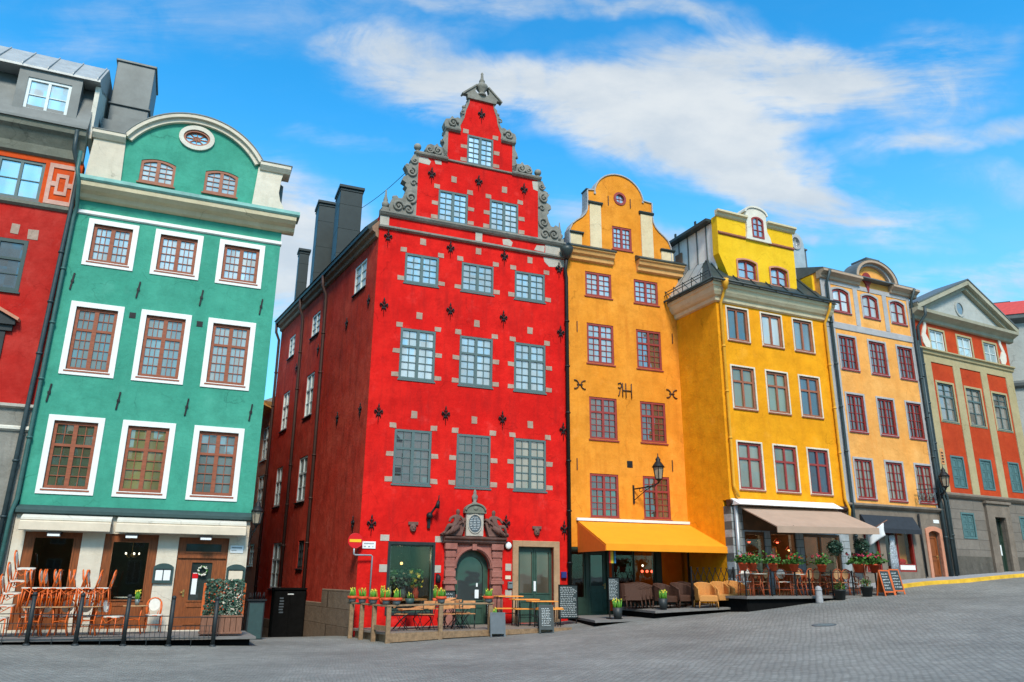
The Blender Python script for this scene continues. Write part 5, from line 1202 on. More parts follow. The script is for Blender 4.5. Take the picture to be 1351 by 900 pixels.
m = MB(); m.hexa([(.0, -2.285, 3.14), (4.74, -2.285, 3.22), (4.74, -2.255, 3.22), (.0, -2.255, 3.14), (.0, -2.285, 3.36), (4.74, -2.285, 3.44), (4.74, -2.255, 3.44), (.0, -2.255, 3.36)]); m.build('valance', 'awning_taupe', A)
m = MB(); m.hexa([(.02, -.5, 4.22), (5.06, -.5, 4.26), (5.06, -.02, 4.26), (.02, -.02, 4.22), (.02, -.46, 4.24), (5.06, -.46, 4.28), (5.06, -.02, 4.52), (.02, -.02, 4.46)]); m.build('awning_box', 'white_sign', A)
m = MB()
for x in (.9, 4.1): m.tube([(x, -.1, 4.0), (x, -1.3, 3.5), (x - .1, -2.2, 3.38)], .025, 6)
m.build('awning_arm', 'iron', A)

# ================================================================== PEACH HOUSE
PH = thing('house', 'peach house with grey corner strips, arched top cornice and dark red windows', 'house', PE.o, PE.rz, 'old town houses round the square')
pw = []
for z0, z1, xs_, rows, arch, tn in [(12.72, 13.78, [(.66, 1.63), (2.46, 3.40), (4.22, 5.14)], (2,), .13, (.66, .7, .7)), (10.16, 11.61, [(.72, 1.70), (2.51, 3.51), (4.28, 5.24)], (4,), 0, (.13, .13, .12)),
                                    (7.52, 9.07, [(.77, 1.75), (2.58, 3.55), (4.35, 5.28)], (4,), 0, (.09, .08, .07)), (4.80, 6.36, [(.78, 1.77), (2.58, 3.56), (4.36, 5.34)], (4,), 0, (.22, .22, .18))]:
    for i, (a, b) in enumerate(xs_):
        h = (a, b, z0, z1, arch); pw.append(h)
        window(PH, h, 'red_wood', rows=rows, nx=2 if not arch else 1, fw=.07, mull=.075, recess=.03, tint=tn, mw=.022, glass='mid_pane_glass', sill=.05, surround='grey_plaster', sur_w=.085, sur_out=.02)
wall(PH, 'wall', [(0, 4.5), (5.53, 4.5), (5.53, 14.5), (4.36, 14.5)] + [(3.25 + 1.1 * math.cos(R(180 * i / 16)), 14.5 + .8 * math.sin(R(180 * i / 16))) for i in range(17)] + [(2.15, 14.5), (0, 14.5)], pw, 'peach_plaster', 0, .4)
m = MB()
for (a, b) in ((-.0, .58), (5.33, 5.54)): m.box(a, b, -.022, .03, 4.5, 14.1)
for (a, b) in ((1.92, 2.18), (3.74, 4.0)): m.box(a, b, -.022, .03, 12.22, 14.1)
m.build_each('corner_strip', 'grey_plaster', PH)
cornice(PH, .0, 5.54, [(.024, 11.9), (.04, 11.92), (.04, 12.18), (.024, 12.2)], 'grey_plaster', 'string_course')
m = MB(); m.box(.6, 5.32, -.024, .02, 13.92, 14.12); m.build('frieze', 'grey_plaster', PH)
pr = [(.03, 14.08), (.12, 14.12), (.14, 14.22), (.26, 14.3), (.34, 14.34), (.34, 14.44)]
cornice(PH, -.05, 2.3, pr, 'eave_plaster'); cornice(PH, 4.25, 5.95, pr, 'eave_plaster')
def parc(r0, r1, y0, y1, name, mat, rz=.74):
    m = MB(); c = 3.25; n = 20
    m.prism([[(c + r1 * math.cos(math.pi * i / n), 14.45 + (r1 * rz) * math.sin(math.pi * i / n)) for i in range(n + 1)] + [(c + r0 * math.cos(math.pi * (n - i) / n), 14.45 + (r0 * rz) * math.sin(math.pi * (n - i) / n)) for i in range(n + 1)]], y0, y1); return m.build(name, mat, PH)
parc(1.0, 1.14, -.14, .1, 'arched_cornice', 'grey_plaster'); parc(1.142, 1.30, -.3, .42, 'arched_cornice', 'eave_plaster'); parc(1.302, 1.34, -.32, .45, 'gable_flashing', 'roof_grey')
m = MB(); m.prism([loop_ell(2.9, 14.55, .26, .3, 16)], -.06, .03); m.prism([[(2.78, 14.3), (3.02, 14.3), (2.95, 14.0), (2.92, 13.9), (2.88, 13.9), (2.84, 14.0)]], -.05, .03); m.build('red_ornament', 'red_wood', PH)
m = MB(); m.box(.06, 5.52, .4, 10, .5, 14.3); m.build('body', 'peach_plaster', PH)
m = MB(); m.prism([[(.02, 12.4), (.5, 12.4), (.5, 14.45), (.02, 14.45)]], .02, 9.9); m.box(-.13, .3, .3, 3.6, 12.9, 14.3); m.build('party_wall', 'gable_yellow_plaster', PH)
m = MB(); m.extr([(-.3, 14.45), (-.3, 14.5), (2.0, 15.25), (6, 16), (10, 15), (10, 14.4), (.3, 14.4)], -.05, 5.7)
m.build('roof', 'roof_grey', PH)
for (x, y, w) in ((1.3, 2.0, .55), (5.0, 1.2, .8)):
    m = MB(); m.box(x - w / 2, x + w / 2, y, y + .8, 15.0, 16.45 if x < 2 else 16.3); m.box(x - w / 2 - .05, x + w / 2 + .05, y - .05, y + .85, (16.45 if x < 2 else 16.3), (16.53 if x < 2 else 16.38)); m.build('chimney', 'roof_grey', PH)
m = MB(); dz = .8; m.prism([[(-1.6, 13.6), (.6, 13.6), (.6, 15.5 + dz)] + [(.1 + .48 * math.cos(R(180 * i / 10)), 15.5 + dz + .46 * math.sin(R(180 * i / 10))) for i in range(11)] + [(-.6, 15.35 + dz), (-1.2, 15.1 + dz)], loop_ell(.1, 15.45 + dz, .24, .27, 16)], 1.2, 3.2); dm = m.build('dormer', 'roof_zinc', PH)
m = MB(); m.prism([loop_ell(.1, 15.45 + dz, .32, .35, 16), loop_ell(.1, 15.45 + dz, .22, .25, 16)], 1.15, 1.3); m.bar((.1, 1.22, 15.2 + dz), (.1, 1.22, 15.7 + dz), .03); m.bar((-.13, 1.22, 15.45 + dz), (.33, 1.22, 15.45 + dz), .03); rw = m.build('round_window', 'grey_plaster', dm)
m = MB(); m.prism([loop_ell(.1, 15.45 + dz, .25, .28, 16)], 1.3, 1.33); m.build('pane', 'dark_pane_glass', dm)
pipe(PH, [(.25, -.4, 14.4), (.25, -.14, 13.9), (.27, -.12, 4.8), (.22, -.12, 1.8)], .06, 'pipe_slate')
pipe(PH, [(5.5, -.4, 14.4), (5.5, -.14, 13.9), (5.44, -.12, 12), (5.46, -.12, 5), (5.5, -.12, 1.8)], .06, 'pipe_slate')
ph = [(.82, 1.66, 1.95, 3.55), (1.98, 2.52, 1.72, 3.55), (2.60, 3.62, 1.98, 3.62), (4.56, 5.24, 1.7, 3.64, .1)]
wall(PH, 'base_wall', [(0, -.2), (5.53, -.2), (5.53, 4.48), (0, 4.48)], ph, 'grey_ashlar', 0, .4)
cornice(PH, -.02, 5.54, [(.03, 4.4), (.1, 4.44), (.16, 4.5), (.16, 4.56), (.03, 4.6)], 'grey_ashlar', 'string_course')
for h in (ph[0], ph[2]):
    shopwin(PH, *h, h[0] + .09, h[1] - .09, h[2] + (.3 if h is ph[2] else .1), h[3] - .09, 'red_wood', tint=(.09, .11, .10), glass='shop_glass' if h is ph[2] else 'shop_dark_glass', y0=.02)
m = MB(); m.box(2.68, 3.54, .0, .06, 2.06, 2.26); m.build('sill_panel', 'white_paint', PH)
room(PH, 2.58, 3.66, 1.95, 3.64, .41, 1.6, 'interior_olive')
door(PH, 1.98, 2.52, 1.72, 3.55, 'red_wood', panes=[(2.06, 2.44, 2.2, 3.45)], y0=.12)
m = MB(); m.extr([(-.36, 3.52), (-.38, 3.54), (-.38, 3.62), (-.08, 4.14), (-.01, 4.14), (-.01, 3.9)], .7, 3.68); m.box(.7, 3.68, -.39, -.37, 3.44, 3.62); m.build('awning', 'awning_black', PH)
m = MB(); m.prism([loop_rect(4.40, 5.40, 1.5, 3.82, .12), loop_rect(4.56, 5.24, 1.5, 3.64, .1)], -.05, .1); m.build('door_surround', 'pink_plaster', PH, bevel=.015)
door(PH, 4.56, 5.24, 1.68, 3.64, 'shop_wood', panels=[(4.64, 5.16, 1.85, 2.5), (4.64, 5.16, 2.62, 3.4)], y0=.14, arch=.1, handle=(5.14, 2.6, 'brass'))
pipe(PH, [(4.05, -.08, 4.3), (4.08, -.08, 1.8)], .04, 'iron', clips=False)
m = MB(); m.box(5.0, 5.34, -.02, .02, 3.96, 4.1); m.build('house_number_plate', 'white_sign', PH)

# ================================================================== RED HOUSE WITH THE PEDIMENT
DH = thing('house', 'brick red house with sand pilasters and a pale triangular pediment with oval window', 'house', PD.o, PD.rz, 'old town houses round the square')
dw = []
for z0, z1, xs_, rows, tn in [(11.80, 12.78, [(1.19, 2.22), (3.25, 4.31), (5.31, 6.33)], (2,), (.45, .62, .68)), (8.52, 10.25, [(1.15, 2.29), (3.25, 4.39), (5.32, 6.43)], (2, 2), (.26, .22, .18))]:
    for (a, b) in xs_:
        h = (a, b, z0, z1); dw.append(h)
        window(DH, h, 'white_frame' if z0 > 11 else 'teal_paint', rows=rows, split=.33, nx=1, fw=.06, mull=.05, recess=.04, tint=tn, mw=.03, surround='sand_plaster', sur_w=.1, sur_out=.02, sill=.03)
dsh = [(1.29, 2.2, 5.57, 6.94), (3.41, 4.26, 5.6, 6.95), (5.6, 6.42, 5.62, 6.98)]
wall(DH, 'wall', [(0.02, 5.2), (7.3, 5.2), (7.3, 13.2), (.02, 13.2)], dw + dsh, 'brick_red_plaster', 0, .4)
def shutters(parent, h, mat='shutter_teal'):
    a, b, z0, z1 = h; m = MB(); m.prism([loop_rect(a - .02, b + .02, z0 - .02, z1 + .02), loop_rect(a + .05, b - .05, z0 + .05, z1 - .05)], -.02, .1); w = m.build('window', mat, parent)
    for k in (0, 1):
        x0 = a + .05 + k * (b - a - .1) / 2 + .01; x1 = x0 + (b - a - .1) / 2 - .02
        m = MB(); m.box(x0, x1, .03, .07, z0 + .04, z1 - .04)
        n = 3
        for j in range(n):
            za = z0 + .08 + (z1 - z0 - .16) * j / n; zb = z0 + .08 + (z1 - z0 - .16) * (j + 1) / n - .05
            m.prism([loop_rect(x0 + .05, x1 - .05, za, zb), loop_rect(x0 + .09, x1 - .09, za + .04, zb - .04)], .012, .04)
        m.build('shutter', mat, w)
for h in dsh: shutters(DH, h)
m = MB()
for (a, b) in ((.02, .9), (2.5, 3.02), (4.62, 5.12), (6.66, 7.28)): m.box(a, b, -.035, .03, 5.3, 11.5)
m.box(.9, 6.66, -.036, .03, 11.18, 11.5); m.build_each('pilaster', 'sand_plaster', DH)
cornice(DH, .0, 7.35, [(.04, 11.5), (.1, 11.54), (.12, 11.66), (.2, 11.7), (.2, 11.76), (.04, 11.84)], 'sand_plaster', 'string_course')
for sg in (0, 1):
    f = (lambda x: x) if not sg else (lambda x: 7.55 - x)
    m = MB(); m.prism([[(f(a), b) for a, b in [(.98, 13.2), (.8, 13.2), (.78, 12.9), (.62, 12.6), (.52, 12.35), (.56, 12.05), (.72, 11.85), (1.02, 11.85), (1.08, 12.1), (.92, 12.35), (.82, 12.5), (.94, 12.8)]]], -.05, .03); m.build('scroll_ornament', 'white_plaster', DH)
pr = [(.04, 13.06), (.12, 13.1), (.14, 13.24), (.3, 13.34), (.44, 13.4), (.46, 13.54)]
cornice(DH, -.1, 7.75, pr, 'sand_stone')
m = MB(); m.prism([[(.45, 13.56), (7.3, 13.56), (4.05, 15.25)]], -.04, .4); m.build('pediment', 'grey_wall_plaster', DH)
for (a, b) in (((.0, 13.62), (4.2, 15.56)), ((7.85, 13.62), (4.2, 15.56))):
    m = MB(); m.bar((a[0], -.02, a[1] - .0), (b[0], -.02, b[1]), .24, .8, up=(0, 1, 0)); m.bar((a[0], .02, a[1] - .22), (b[0], .02, b[1] - .22), .2, .5, up=(0, 1, 0)); m.build('raking_cornice', 'sand_stone', DH)
    m = MB(); m.bar((a[0], .4, a[1] + .14), (b[0], .4, b[1] + .14), .06, 1.7, up=(0, 1, 0)); m.build('gable_flashing', 'roof_grey', DH)
m = MB(); m.prism([loop_ell(3.75, 14.2, .36, .4, 20), loop_ell(3.75, 14.2, .26, .3, 20)], -.09, .02); wo = m.build('oval_window', 'grey_wall_plaster', DH)
m = MB(); m.prism([loop_ell(3.75, 14.2, .27, .31, 20)], -.06, .0); o = m.build('pane', 'pane_glass', wo); o.color = (.12, .16, .17, 1)
m = MB(); m.add([(.0, .4, 13.6), (7.8, .4, 13.6), (4.2, .4, 15.55), (.0, 10, 13.6), (7.8, 10, 13.6), (4.2, 10, 15.55)], [(0, 1, 2), (3, 5, 4), (0, 2, 5, 3), (1, 4, 5, 2), (0, 3, 4, 1)]); m.build('roof', 'roof_grey', DH)
m = MB(); m.box(-.35, .5, .6, 5, 13.3, 14.0); m.hexa([(-.6, .3, 14.0), (1.2, .3, 14.0), (1.2, 6, 14.0), (-.6, 6, 14.0), (-.6, 1.6, 14.75), (1.2, 1.6, 14.75), (1.2, 6, 14.75), (-.6, 6, 14.75)]); m.build_each('roof_hood', 'roof_grey', DH)
m = MB(); m.box(.04, 7.28, .4, 10, 1.2, 13.5); m.build('body', 'sand_plaster', DH)
db = [(1.40, 2.30, 3.42, 4.48), (3.7, 4.5, 1.75, 4.38), (5.75, 6.6, 3.5, 4.5)]
wall(DH, 'base_wall', [(.02, .4), (7.3, .4), (7.3, 5.2), (.02, 5.2)], db, 'ashlar_wall', 0, .4)
m = MB(); m.box(.58, 3.08, -.05, .03, .6, 2.66); m.box(4.9, 7.25, -.05, .03, .6, 2.7); m.build_each('plinth', 'dark_stone', DH)
cornice(DH, .0, 7.32, [(.04, 5.08), (.1, 5.12), (.16, 5.2), (.16, 5.26), (.04, 5.32)], 'grey_ashlar', 'string_course')
shutters(DH, db[0]); shutters(DH, db[2])
m = MB(); m.prism([loop_rect(3.16, 4.9, 1.3, 4.95), loop_rect(3.7, 4.5, 1.3, 4.38)], -.12, .05); m.box(3.1, 4.96, -.2, .03, 4.95, 5.07); m.build('door_surround', 'grey_ashlar', DH, bevel=.015)
door(DH, 3.7, 4.5, 1.85, 4.38, 'dark_green_paint', panes=[(3.8, 4.4, 3.6, 4.25)], panels=[(3.8, 4.05, 2.0, 3.4), (4.15, 4.4, 2.0, 3.4)], y0=.16)
m = MB(); m.box(3.98, 4.2, .125, .135, 2.75, 3.2); m.build('notice', 'white_sign', DH)
pipe(DH, [(.34, -.5, 13.6), (.34, -.48, 13.2), (.16, -.14, 12.7), (.16, -.12, 5.6), (.4, -.14, 5.1), (.4, -.12, 1.9)], .065, 'pipe_slate')
pipe(DH, [(.0, -.14, 12.0), (.02, -.14, 5.4), (.2, -.16, 4.9), (.22, -.16, 1.8)], .065, 'pipe_slate')

# ================================================================== HOUSES FURTHER BACK
TH = thing('house', 'plain grey house with red metal roof at the right edge', 'house', PD.at(8.5, -0.8, 0), math.pi / 2 - R(112), 'old town houses round the square')
th_ = [(.7, 1.7, 8.6, 10.2), (3, 4, 8.6, 10.2), (.7, 1.7, 5.6, 7.0), (3, 4, 5.6, 7.0)]
wall(TH, 'wall', [(0, .5), (12, .5), (12, 14.6), (0, 14.6)], th_, 'grey_wall_plaster', 0, .4)
for h in th_: window(TH, h, 'white_frame', rows=(1, 2), nx=1, recess=.08, sill=.04)
m = MB(); m.box(.02, 12, .4, 10, .5, 14.6); m.build('body', 'grey_wall_plaster', TH)
cornice(TH, -.2, 12.2, [(.02, 14.4), (.2, 14.5), (.36, 14.6), (.38, 14.8)], 'roof_grey')
cornice(TH, .0, 12.1, [(.02, 11.0), (.2, 11.1), (.24, 11.24), (.02, 11.4)], 'roof_grey', 'string_course')
m = MB(); m.hexa([(-.9, -.42, 14.81), (12.2, -.42, 14.81), (12.2, 10, 14.81), (-.9, 10, 14.81), (-.5, 1.6, 16.1), (12, 1.6, 16.1), (12, 8, 16.1), (-.5, 8, 16.1)])
m.build('roof', 'roof_red', TH)
m = MB(); m.box(.3, 1.2, 2.4, 3.2, 16.0, 16.4); m.build('chimney', 'roof_dark', TH)
# house down the alley
a0 = SIDE.at(14.0, -0.02)
AH = thing('house', 'pink house with ochre eaves at the far end of the alley', 'house', (a0.x, a0.y, 0), math.pi / 2 - R(-30.3) + math.pi, 'old town houses round the square')
# its frame: x points back towards the square, y into the house
ah = [(-1.5, -.32, 4.66, 6.42), (-1.9, -.9, 2.08, 3.1), (-4.6, -3.4, 4.66, 6.42), (-4.6, -3.4, 7.2, 8.9), (-1.5, -.32, 7.2, 8.9)]
wall(AH, 'wall', [(-11, -2), (.1, -2), (.1, 9.9), (-11, 9.9)], ah, 'pink_plaster', 0, .4)
for h in ah: window(AH, h, 'white_frame', rows=(1, 2), nx=1, recess=.03, tint=(.5, .52, .5), sill=.05)
cornice(AH, -11, .15, [(.02, 9.6), (.2, 9.7), (.5, 9.8), (.52, 10.0)], 'ochre_plaster', 'eave')
m = MB(); m.extr([(-.55, 10.0), (4, 12.2), (8, 10), (8, 9.6), (0, 9.6)], -11, .15); m.build('roof', 'roof_light', AH)
m = MB(); m.box(-11, .08, .4, 7.5, -2, 9.7); m.build('body', 'pink_plaster', AH)
# the alley's left flank beyond the green house
a1 = GR.at(6.0, -10.2)
BH = thing('house', 'ochre house with grey roof closing the alley behind the green house', 'house', (a1.x, a1.y, 0), GR.rz, 'old town houses round the square')
wall(BH, 'wall', [(-3, -2), (.55, -2), (.55, 9.5), (-3, 9.5)], [(-1.2, -.2, 3.5, 5.2)], 'ochre_plaster', 0, .4)
window(BH, (-1.2, -.2, 3.5, 5.2), 'white_frame', rows=(1, 2), nx=1, recess=.05)
m = MB(); m.box(-3, .53, .4, 8, -2, 9.5); m.build('body', 'ochre_plaster', BH)
m = MB(); m.hexa([(-3, -.3, 9.5), (.8, -.3, 9.5), (.8, 8, 9.5), (-3, 8, 9.5), (-3, 3, 11.3), (.3, 3, 11.3), (.3, 5, 11.3), (-3, 5, 11.3)]); m.build('roof', 'roof_grey', BH)

# ================================================================== the far side of the square (behind the viewer, mirrored in the panes)
for (x, w, h, mt, lab) in ((-24, 15, 13.5, 'ochre_plaster', 'long ochre house across the square behind the viewer'), (-8.5, 11, 15.5, 'rust_plaster', 'tall rust orange house across the square behind the viewer'), (3, 14, 14, 'sand_plaster', 'pale rendered house across the square behind the viewer'), (17.5, 16, 13, 'pink_plaster', 'wide pink house across the square behind the viewer')):
    T_ = thing('house', lab, 'house', (x + w, -27, -.4), math.pi, 'old town houses round the square')
    hs = []
    for r in range(4):
        for k in range(int(w // 2.7)):
            a = .9 + k * 2.65; hs.append((a, a + 1.15, 1.2 + r * 3.2, 3.2 + r * 3.2))
    wall(T_, 'wall', [(0, -2), (w - .03, -2), (w - .03, h), (0, h)], hs, mt, 0, .4)
    for q in hs:
        mb = MB(); mb.prism([loop_rect(q[0] - .02, q[1] + .02, q[2] - .02, q[3] + .02), loop_rect(q[0] + .08, q[1] - .08, q[2] + .08, q[3] - .08)], .05, .12); mb.box((q[0] + q[1]) / 2 - .04, (q[0] + q[1]) / 2 + .04, .06, .11, q[2], q[3]); w_ = mb.build('window', 'white_frame', T_)
        mb = MB(); mb.box(q[0], q[1], .13, .15, q[2], q[3]); o = mb.build('pane', 'dark_pane_glass', w_); o.color = (.08, .1, .11, 1)
    mb = MB(); mb.box(0, w - .03, .4, 9, -2, h); mb.build('body', mt, T_)
    mb = MB(); mb.hexa([(-.3, -.4, h), (w + .25, -.4, h), (w + .25, 9.4, h), (-.3, 9.4, h), (-.2, 3.6, h + 2.6), (w + .2, 3.6, h + 2.6), (w + .2, 5.4, h + 2.6), (-.2, 5.4, h + 2.6)]); mb.build('roof', 'roof_dark', T_)

# ================================================================== FURNITURE OF THE TERRACES
def make_chair(name, wood, panel, seatm, loc, rz, label, group, arms=False):
    """bistro chair, 0.44 wide; the sitter looks towards -y"""
    t = thing(name, label, 'chair', loc, rz, group)
    for sx in (-1, 1):
        m = MB(); m.tube([(sx * .2, -.2, 0), (sx * .185, -.18, .44)], [.014, .017], 7); m.build('leg', wood, t)
        m = MB(); m.tube([(sx * .2, .24, 0), (sx * .18, .19, .44)], [.014, .017], 7); m.build('leg', wood, t)
    m = MB(); m.prism([[(.22 * math.copysign(abs(math.cos(a)) ** .6, math.cos(a)), .22 * math.copysign(abs(math.sin(a)) ** .6, math.sin(a))) for a in [2 * math.pi * i / 20 for i in range(20)]]], 0, .03)
    m.v = [Vector((q.x, q.z, .44 + q.y)) for q in m.v]; m.build('seat', seatm, t)
    m = MB(); m.tube([(.215 * math.cos(2 * math.pi * i / 16), .215 * math.sin(2 * math.pi * i / 16), .445) for i in range(16)], .017, 6, closed=True); m.tube([(-.19, -.19, .2), (.19, -.19, .2)], .009, 5); m.tube([(-.19, .21, .2), (.19, .21, .2)], .009, 5); m.build('seat_rail', wood, t)
    hoop = [(-.18, .2, .45), (-.2, .235, .62)] + [(.2 * math.cos(R(180 - 180 * i / 8)), .26 + .03 * math.sin(R(180 * i / 8)), .70 + .21 * math.sin(R(180 * i / 8))) for i in range(9)] + [(.2, .235, .62), (.18, .2, .45)]
    m = MB(); m.tube(hoop, .019, 7)
    for cxx in (-.16, .16): m.tube([(cxx, .205, .45), (cxx * 1.05, .235, .6), (cxx, .262, .78)], .010, 5)
    m.tube([(-.19, .215, .45), (-.22, .06, .3), (-.2, -.16, .44)], .011, 5); m.tube([(.19, .215, .45), (.22, .06, .3), (.2, -.16, .44)], .011, 5)
    m.tube([(-.1, .21, .46), (-.12, .225, .56)], .01, 5); m.tube([(.1, .21, .46), (.12, .225, .56)], .01, 5); m.build('back_frame', wood, t)
    m = MB(); m.prism([loop_ell(0, .72, .145, .16, 18)], -.008, .008); m.v = [Vector((q.x, q.y + .232 + .17 * (q.z - .56) * .6, q.z)) for q in m.v]; m.build('backrest', panel, t)
    if arms:
        m = MB()
        for sx in (-1, 1): m.tube([(sx * .2, .24, .66), (sx * .25, .05, .66), (sx * .24, -.14, .63), (sx * .19, -.18, .46)], .015, 6)
        m.build('armrest', wood, t)
    return t
def make_table(name, wood, topm, loc, rz, label, group, square=False):
    t = thing(name, label, 'table', loc, rz, group)
    m = MB()
    if square: m.box(-.33, .33, -.33, .33, .70, .725)
    else: m.lathe([(.31, 0), (.32, .012), (.31, .025)], (0, 0, .70), 24)
    m.build('tabletop', topm, t, bevel=.004)
    for sx, sy in ((-1, -1), (1, -1), (1, 1), (-1, 1)):
        m = MB(); m.tube([(sx * .22, sy * .22, 0), (sx * .14, sy * .14, .35), (sx * .18, sy * .18, .70)], .017, 6); m.build('leg', wood, t)
    m = MB(); m.tube([(-.16, -.16, .36), (.16, .16, .36)], .011, 5); m.tube([(-.16, .16, .37), (.16, -.16, .37)], .011, 5); m.build('brace', wood, t)
    return t

# ---- green cafe terrace
def deck(name, fr, poly, ztop, mat, label, skirt='deck_black', th=.06, slope=0.0, base=-.6, planks=.14):
    """poly in (u, n); boards on a skirt; the black one paints shade below"""
    o = thing(name, label, 'terrace', fr.at(0, 0, 0), fr.rz)
    us = [p[0] for p in poly]; ns = [p[1] for p in poly]
    m = MB(); P0 = [(p[0], -p[1], ztop + slope * p[0]) for p in poly]; k = len(P0)
    m.add([(x, y, z) for x, y, z in P0] + [(x, y, z - th) for x, y, z in P0], [tuple(range(k)), tuple(reversed(range(k, 2 * k)))] + [(i, (i + 1) % k, k + (i + 1) % k, k + i) for i in range(k)]); m.build('boards', mat, o)
    cu, cn = sum(us) / k, sum(ns) / k
    m = MB(); P1 = [(cu + (p[0] - cu) * .965, -(cn + (p[1] - cn) * .86), ztop + slope * p[0] - th - .002) for p in poly]
    m.add([(x, y, z) for x, y, z in P1] + [(x, y, base) for x, y, z in P1], [tuple(range(k)), tuple(reversed(range(k, 2 * k)))] + [(i, (i + 1) % k, k + (i + 1) % k, k + i) for i in range(k)]); m.build('skirt', skirt, o)  # black skirt stands in for the shade of the open gap under the boards
    return o
GD = .06
deck('terrace_deck', GR, [(-1.6, .05), (6.35, .05), (6.45, 2.55), (-1.6, 2.55)], GD, 'deck_grey', 'long grey wooden deck in front of the green house cafe', slope=-.006)
F = thing('iron_fence', 'black iron post and rail fence along the green house terrace', 'fence', GR.at(0, 2.62, 0), GR.rz)
pu = [-1.05, 0.02, 1.08, 2.14, 3.22, 4.28, 5.36]
for i, u in enumerate(pu):
    zb = gat(GR, u, 2.62).z - .03
    m = MB(); m.tube([(u, 0, zb), (u, 0, zb + 1.18)], .052, 8); m.ball((u, 0, zb + 1.22), .06, 8, 6); m.lathe([(.09, 0), (.09, .05), (.055, .08)], (u, 0, zb), 8); m.build('post', 'dark_iron', F)
for a, b in zip(pu[:-1], pu[1:]):
    za = gat(GR, (a + b) / 2, 2.62).z
    m = MB(); m.bar((a, 0, za + .72), (b, 0, za + .72), .03, .02); m.bar((a, 0, za + .2), (b, 0, za + .2), .025, .02)
    n = int((b - a) / .115)
    for k in range(1, n): m.bar((a + (b - a) * k / n, 0, za + .2), (a + (b - a) * k / n, 0, za + .5), .012)
    m.bar((a, 0, za + .5), (b, 0, za + .5), .018, .014); m.bar(((a + b) / 2, 0, za), ((a + b) / 2, 0, za + .2), .015); m.build('rail', 'dark_iron', F)
ch0 = make_chair('bistro_chair', 'rattan_orange', 'seat_white', 'seat_white', GR.at(.22, 1.55, GD), GR.rz + R(90), 'orange rattan chair, bottom of the slanting stack at the left end of the terrace', 'orange rattan chairs on the green house terrace')
stk = ['second chair up in the slanting stack of orange rattan chairs', 'middle chair of the slanting stack of orange rattan chairs', 'second chair from the top of the slanting stack of rattan chairs', 'topmost orange rattan chair of the slanting stack under the left shop window']
for i, lab in enumerate(stk):
    dup(ch0, GR.at(.22 + .1 * (i + 1), 1.55 - .02 * i, GD + .30 * (i + 1)), (0, R(-5), GR.rz + R(90)), lab)
tabs = [(1.02, 1.75), (1.62, 1.72), (2.26, 1.55)]
tl = ['leftmost of the three bistro tables loaded with orange chairs', 'middle one of the three bistro tables loaded with orange chairs', 'right one of the three bistro tables loaded with orange chairs']
tb0 = None
for (u, n), lab in zip(tabs, tl):
    if tb0 is None: tb0 = make_table('bistro_table', 'rattan_orange', 'weave_tan', GR.at(u, n, GD), GR.rz, lab, 'bistro tables on the green house terrace')
    else: dup(tb0, GR.at(u, n, GD), GR.rz + R(3), lab)
for i in range(16):
    u = .84 + i * .108
    k = min(2, int(i / 5.5)); lab = ['orange chair standing on the left loaded table among its row', 'orange chair standing on the middle loaded table among its row', 'orange chair standing on the right loaded table among its row'][k]
    dup(ch0, GR.at(u, 1.7 - .012 * i + random.uniform(-.05, .05), GD + .727), GR.rz + R(90 if i % 3 else -90) + random.uniform(-.12, .12), lab, 'orange chairs lifted onto the terrace tables')
for i in range(5):
    lab = 'orange chair pushed under the loaded tables of the green house terrace'
    dup(ch0, GR.at(.85 + i * .42, 1.15, GD), GR.rz + R(180) + random.uniform(-.2, .2), lab, 'orange chairs pushed in behind the loaded tables')
dup(ch0, GR.at(2.85, 1.5, GD), GR.rz + R(62), 'single orange chair with white oval back right of the loaded tables')
dup(ch0, GR.at(3.82, .75, GD), GR.rz + R(6), 'single orange chair with white oval back under the left menu case')
dup(tb0, GR.at(3.33, 1.15, GD), GR.rz, 'small bistro table carrying a daffodil pot beside the door')
def shoots(m_leaf, m_tip, c, n, h, r, spread=.05):
    for i in range(n):
        a = random.uniform(0, 6.283); q = r * math.sqrt(random.random()); x, y = c[0] + q * math.cos(a), c[1] + q * math.sin(a)
        hh = h * random.uniform(.65, 1.05); dx, dy = random.uniform(-spread, spread), random.uniform(-spread, spread)
        m_leaf.tube([(x, y, c[2]), (x + dx * .4, y + dy * .4, c[2] + hh * .55), (x + dx, y + dy, c[2] + hh)], [.014, .012, .004], 5)
        if random.random() < .4: m_tip.ball((x + dx, y + dy, c[2] + hh * .98), (.014, .014, .026), 6, 5)
def flower_pot(name, label, loc, rz, r0, r1, h, potm, rim=None, n=16, sh=.24, group=None, cat='flower pot', leaf='shoot_green', tip='shoot_tip', kind='shoots'):
    t = thing(name, label, cat, loc, rz, group)
    m = MB(); m.lathe([(r0, 0), (r1, h), (r1 - .012, h), (r1 - .02, h - .025), (.01, h - .03)], (0, 0, 0), 18); m.build('pot', potm, t)
    if rim:
        m = MB(); m.lathe([(r1 + .006, 0), (r1 + .03, .015), (r1 + .03, .075), (r1 + .005, .085), (r1 - .02, .05)], (0, 0, h - .06), 18); m.build('rim', rim, t)
    a, b = MB(), MB(); shoots(a, b, (0, 0, h - .03), n, sh, r1 * .85)
    a.build('leaves', leaf, t)
    if b.v: b.build('buds', tip, t)
    return t
flower_pot('daffodil_pot', 'zinc pot of yellow daffodils on the small bistro table by the door', GR.at(3.36, 1.15, GD + .727), 0, .05, .07, .16, 'zinc_pot', n=16, sh=.26)
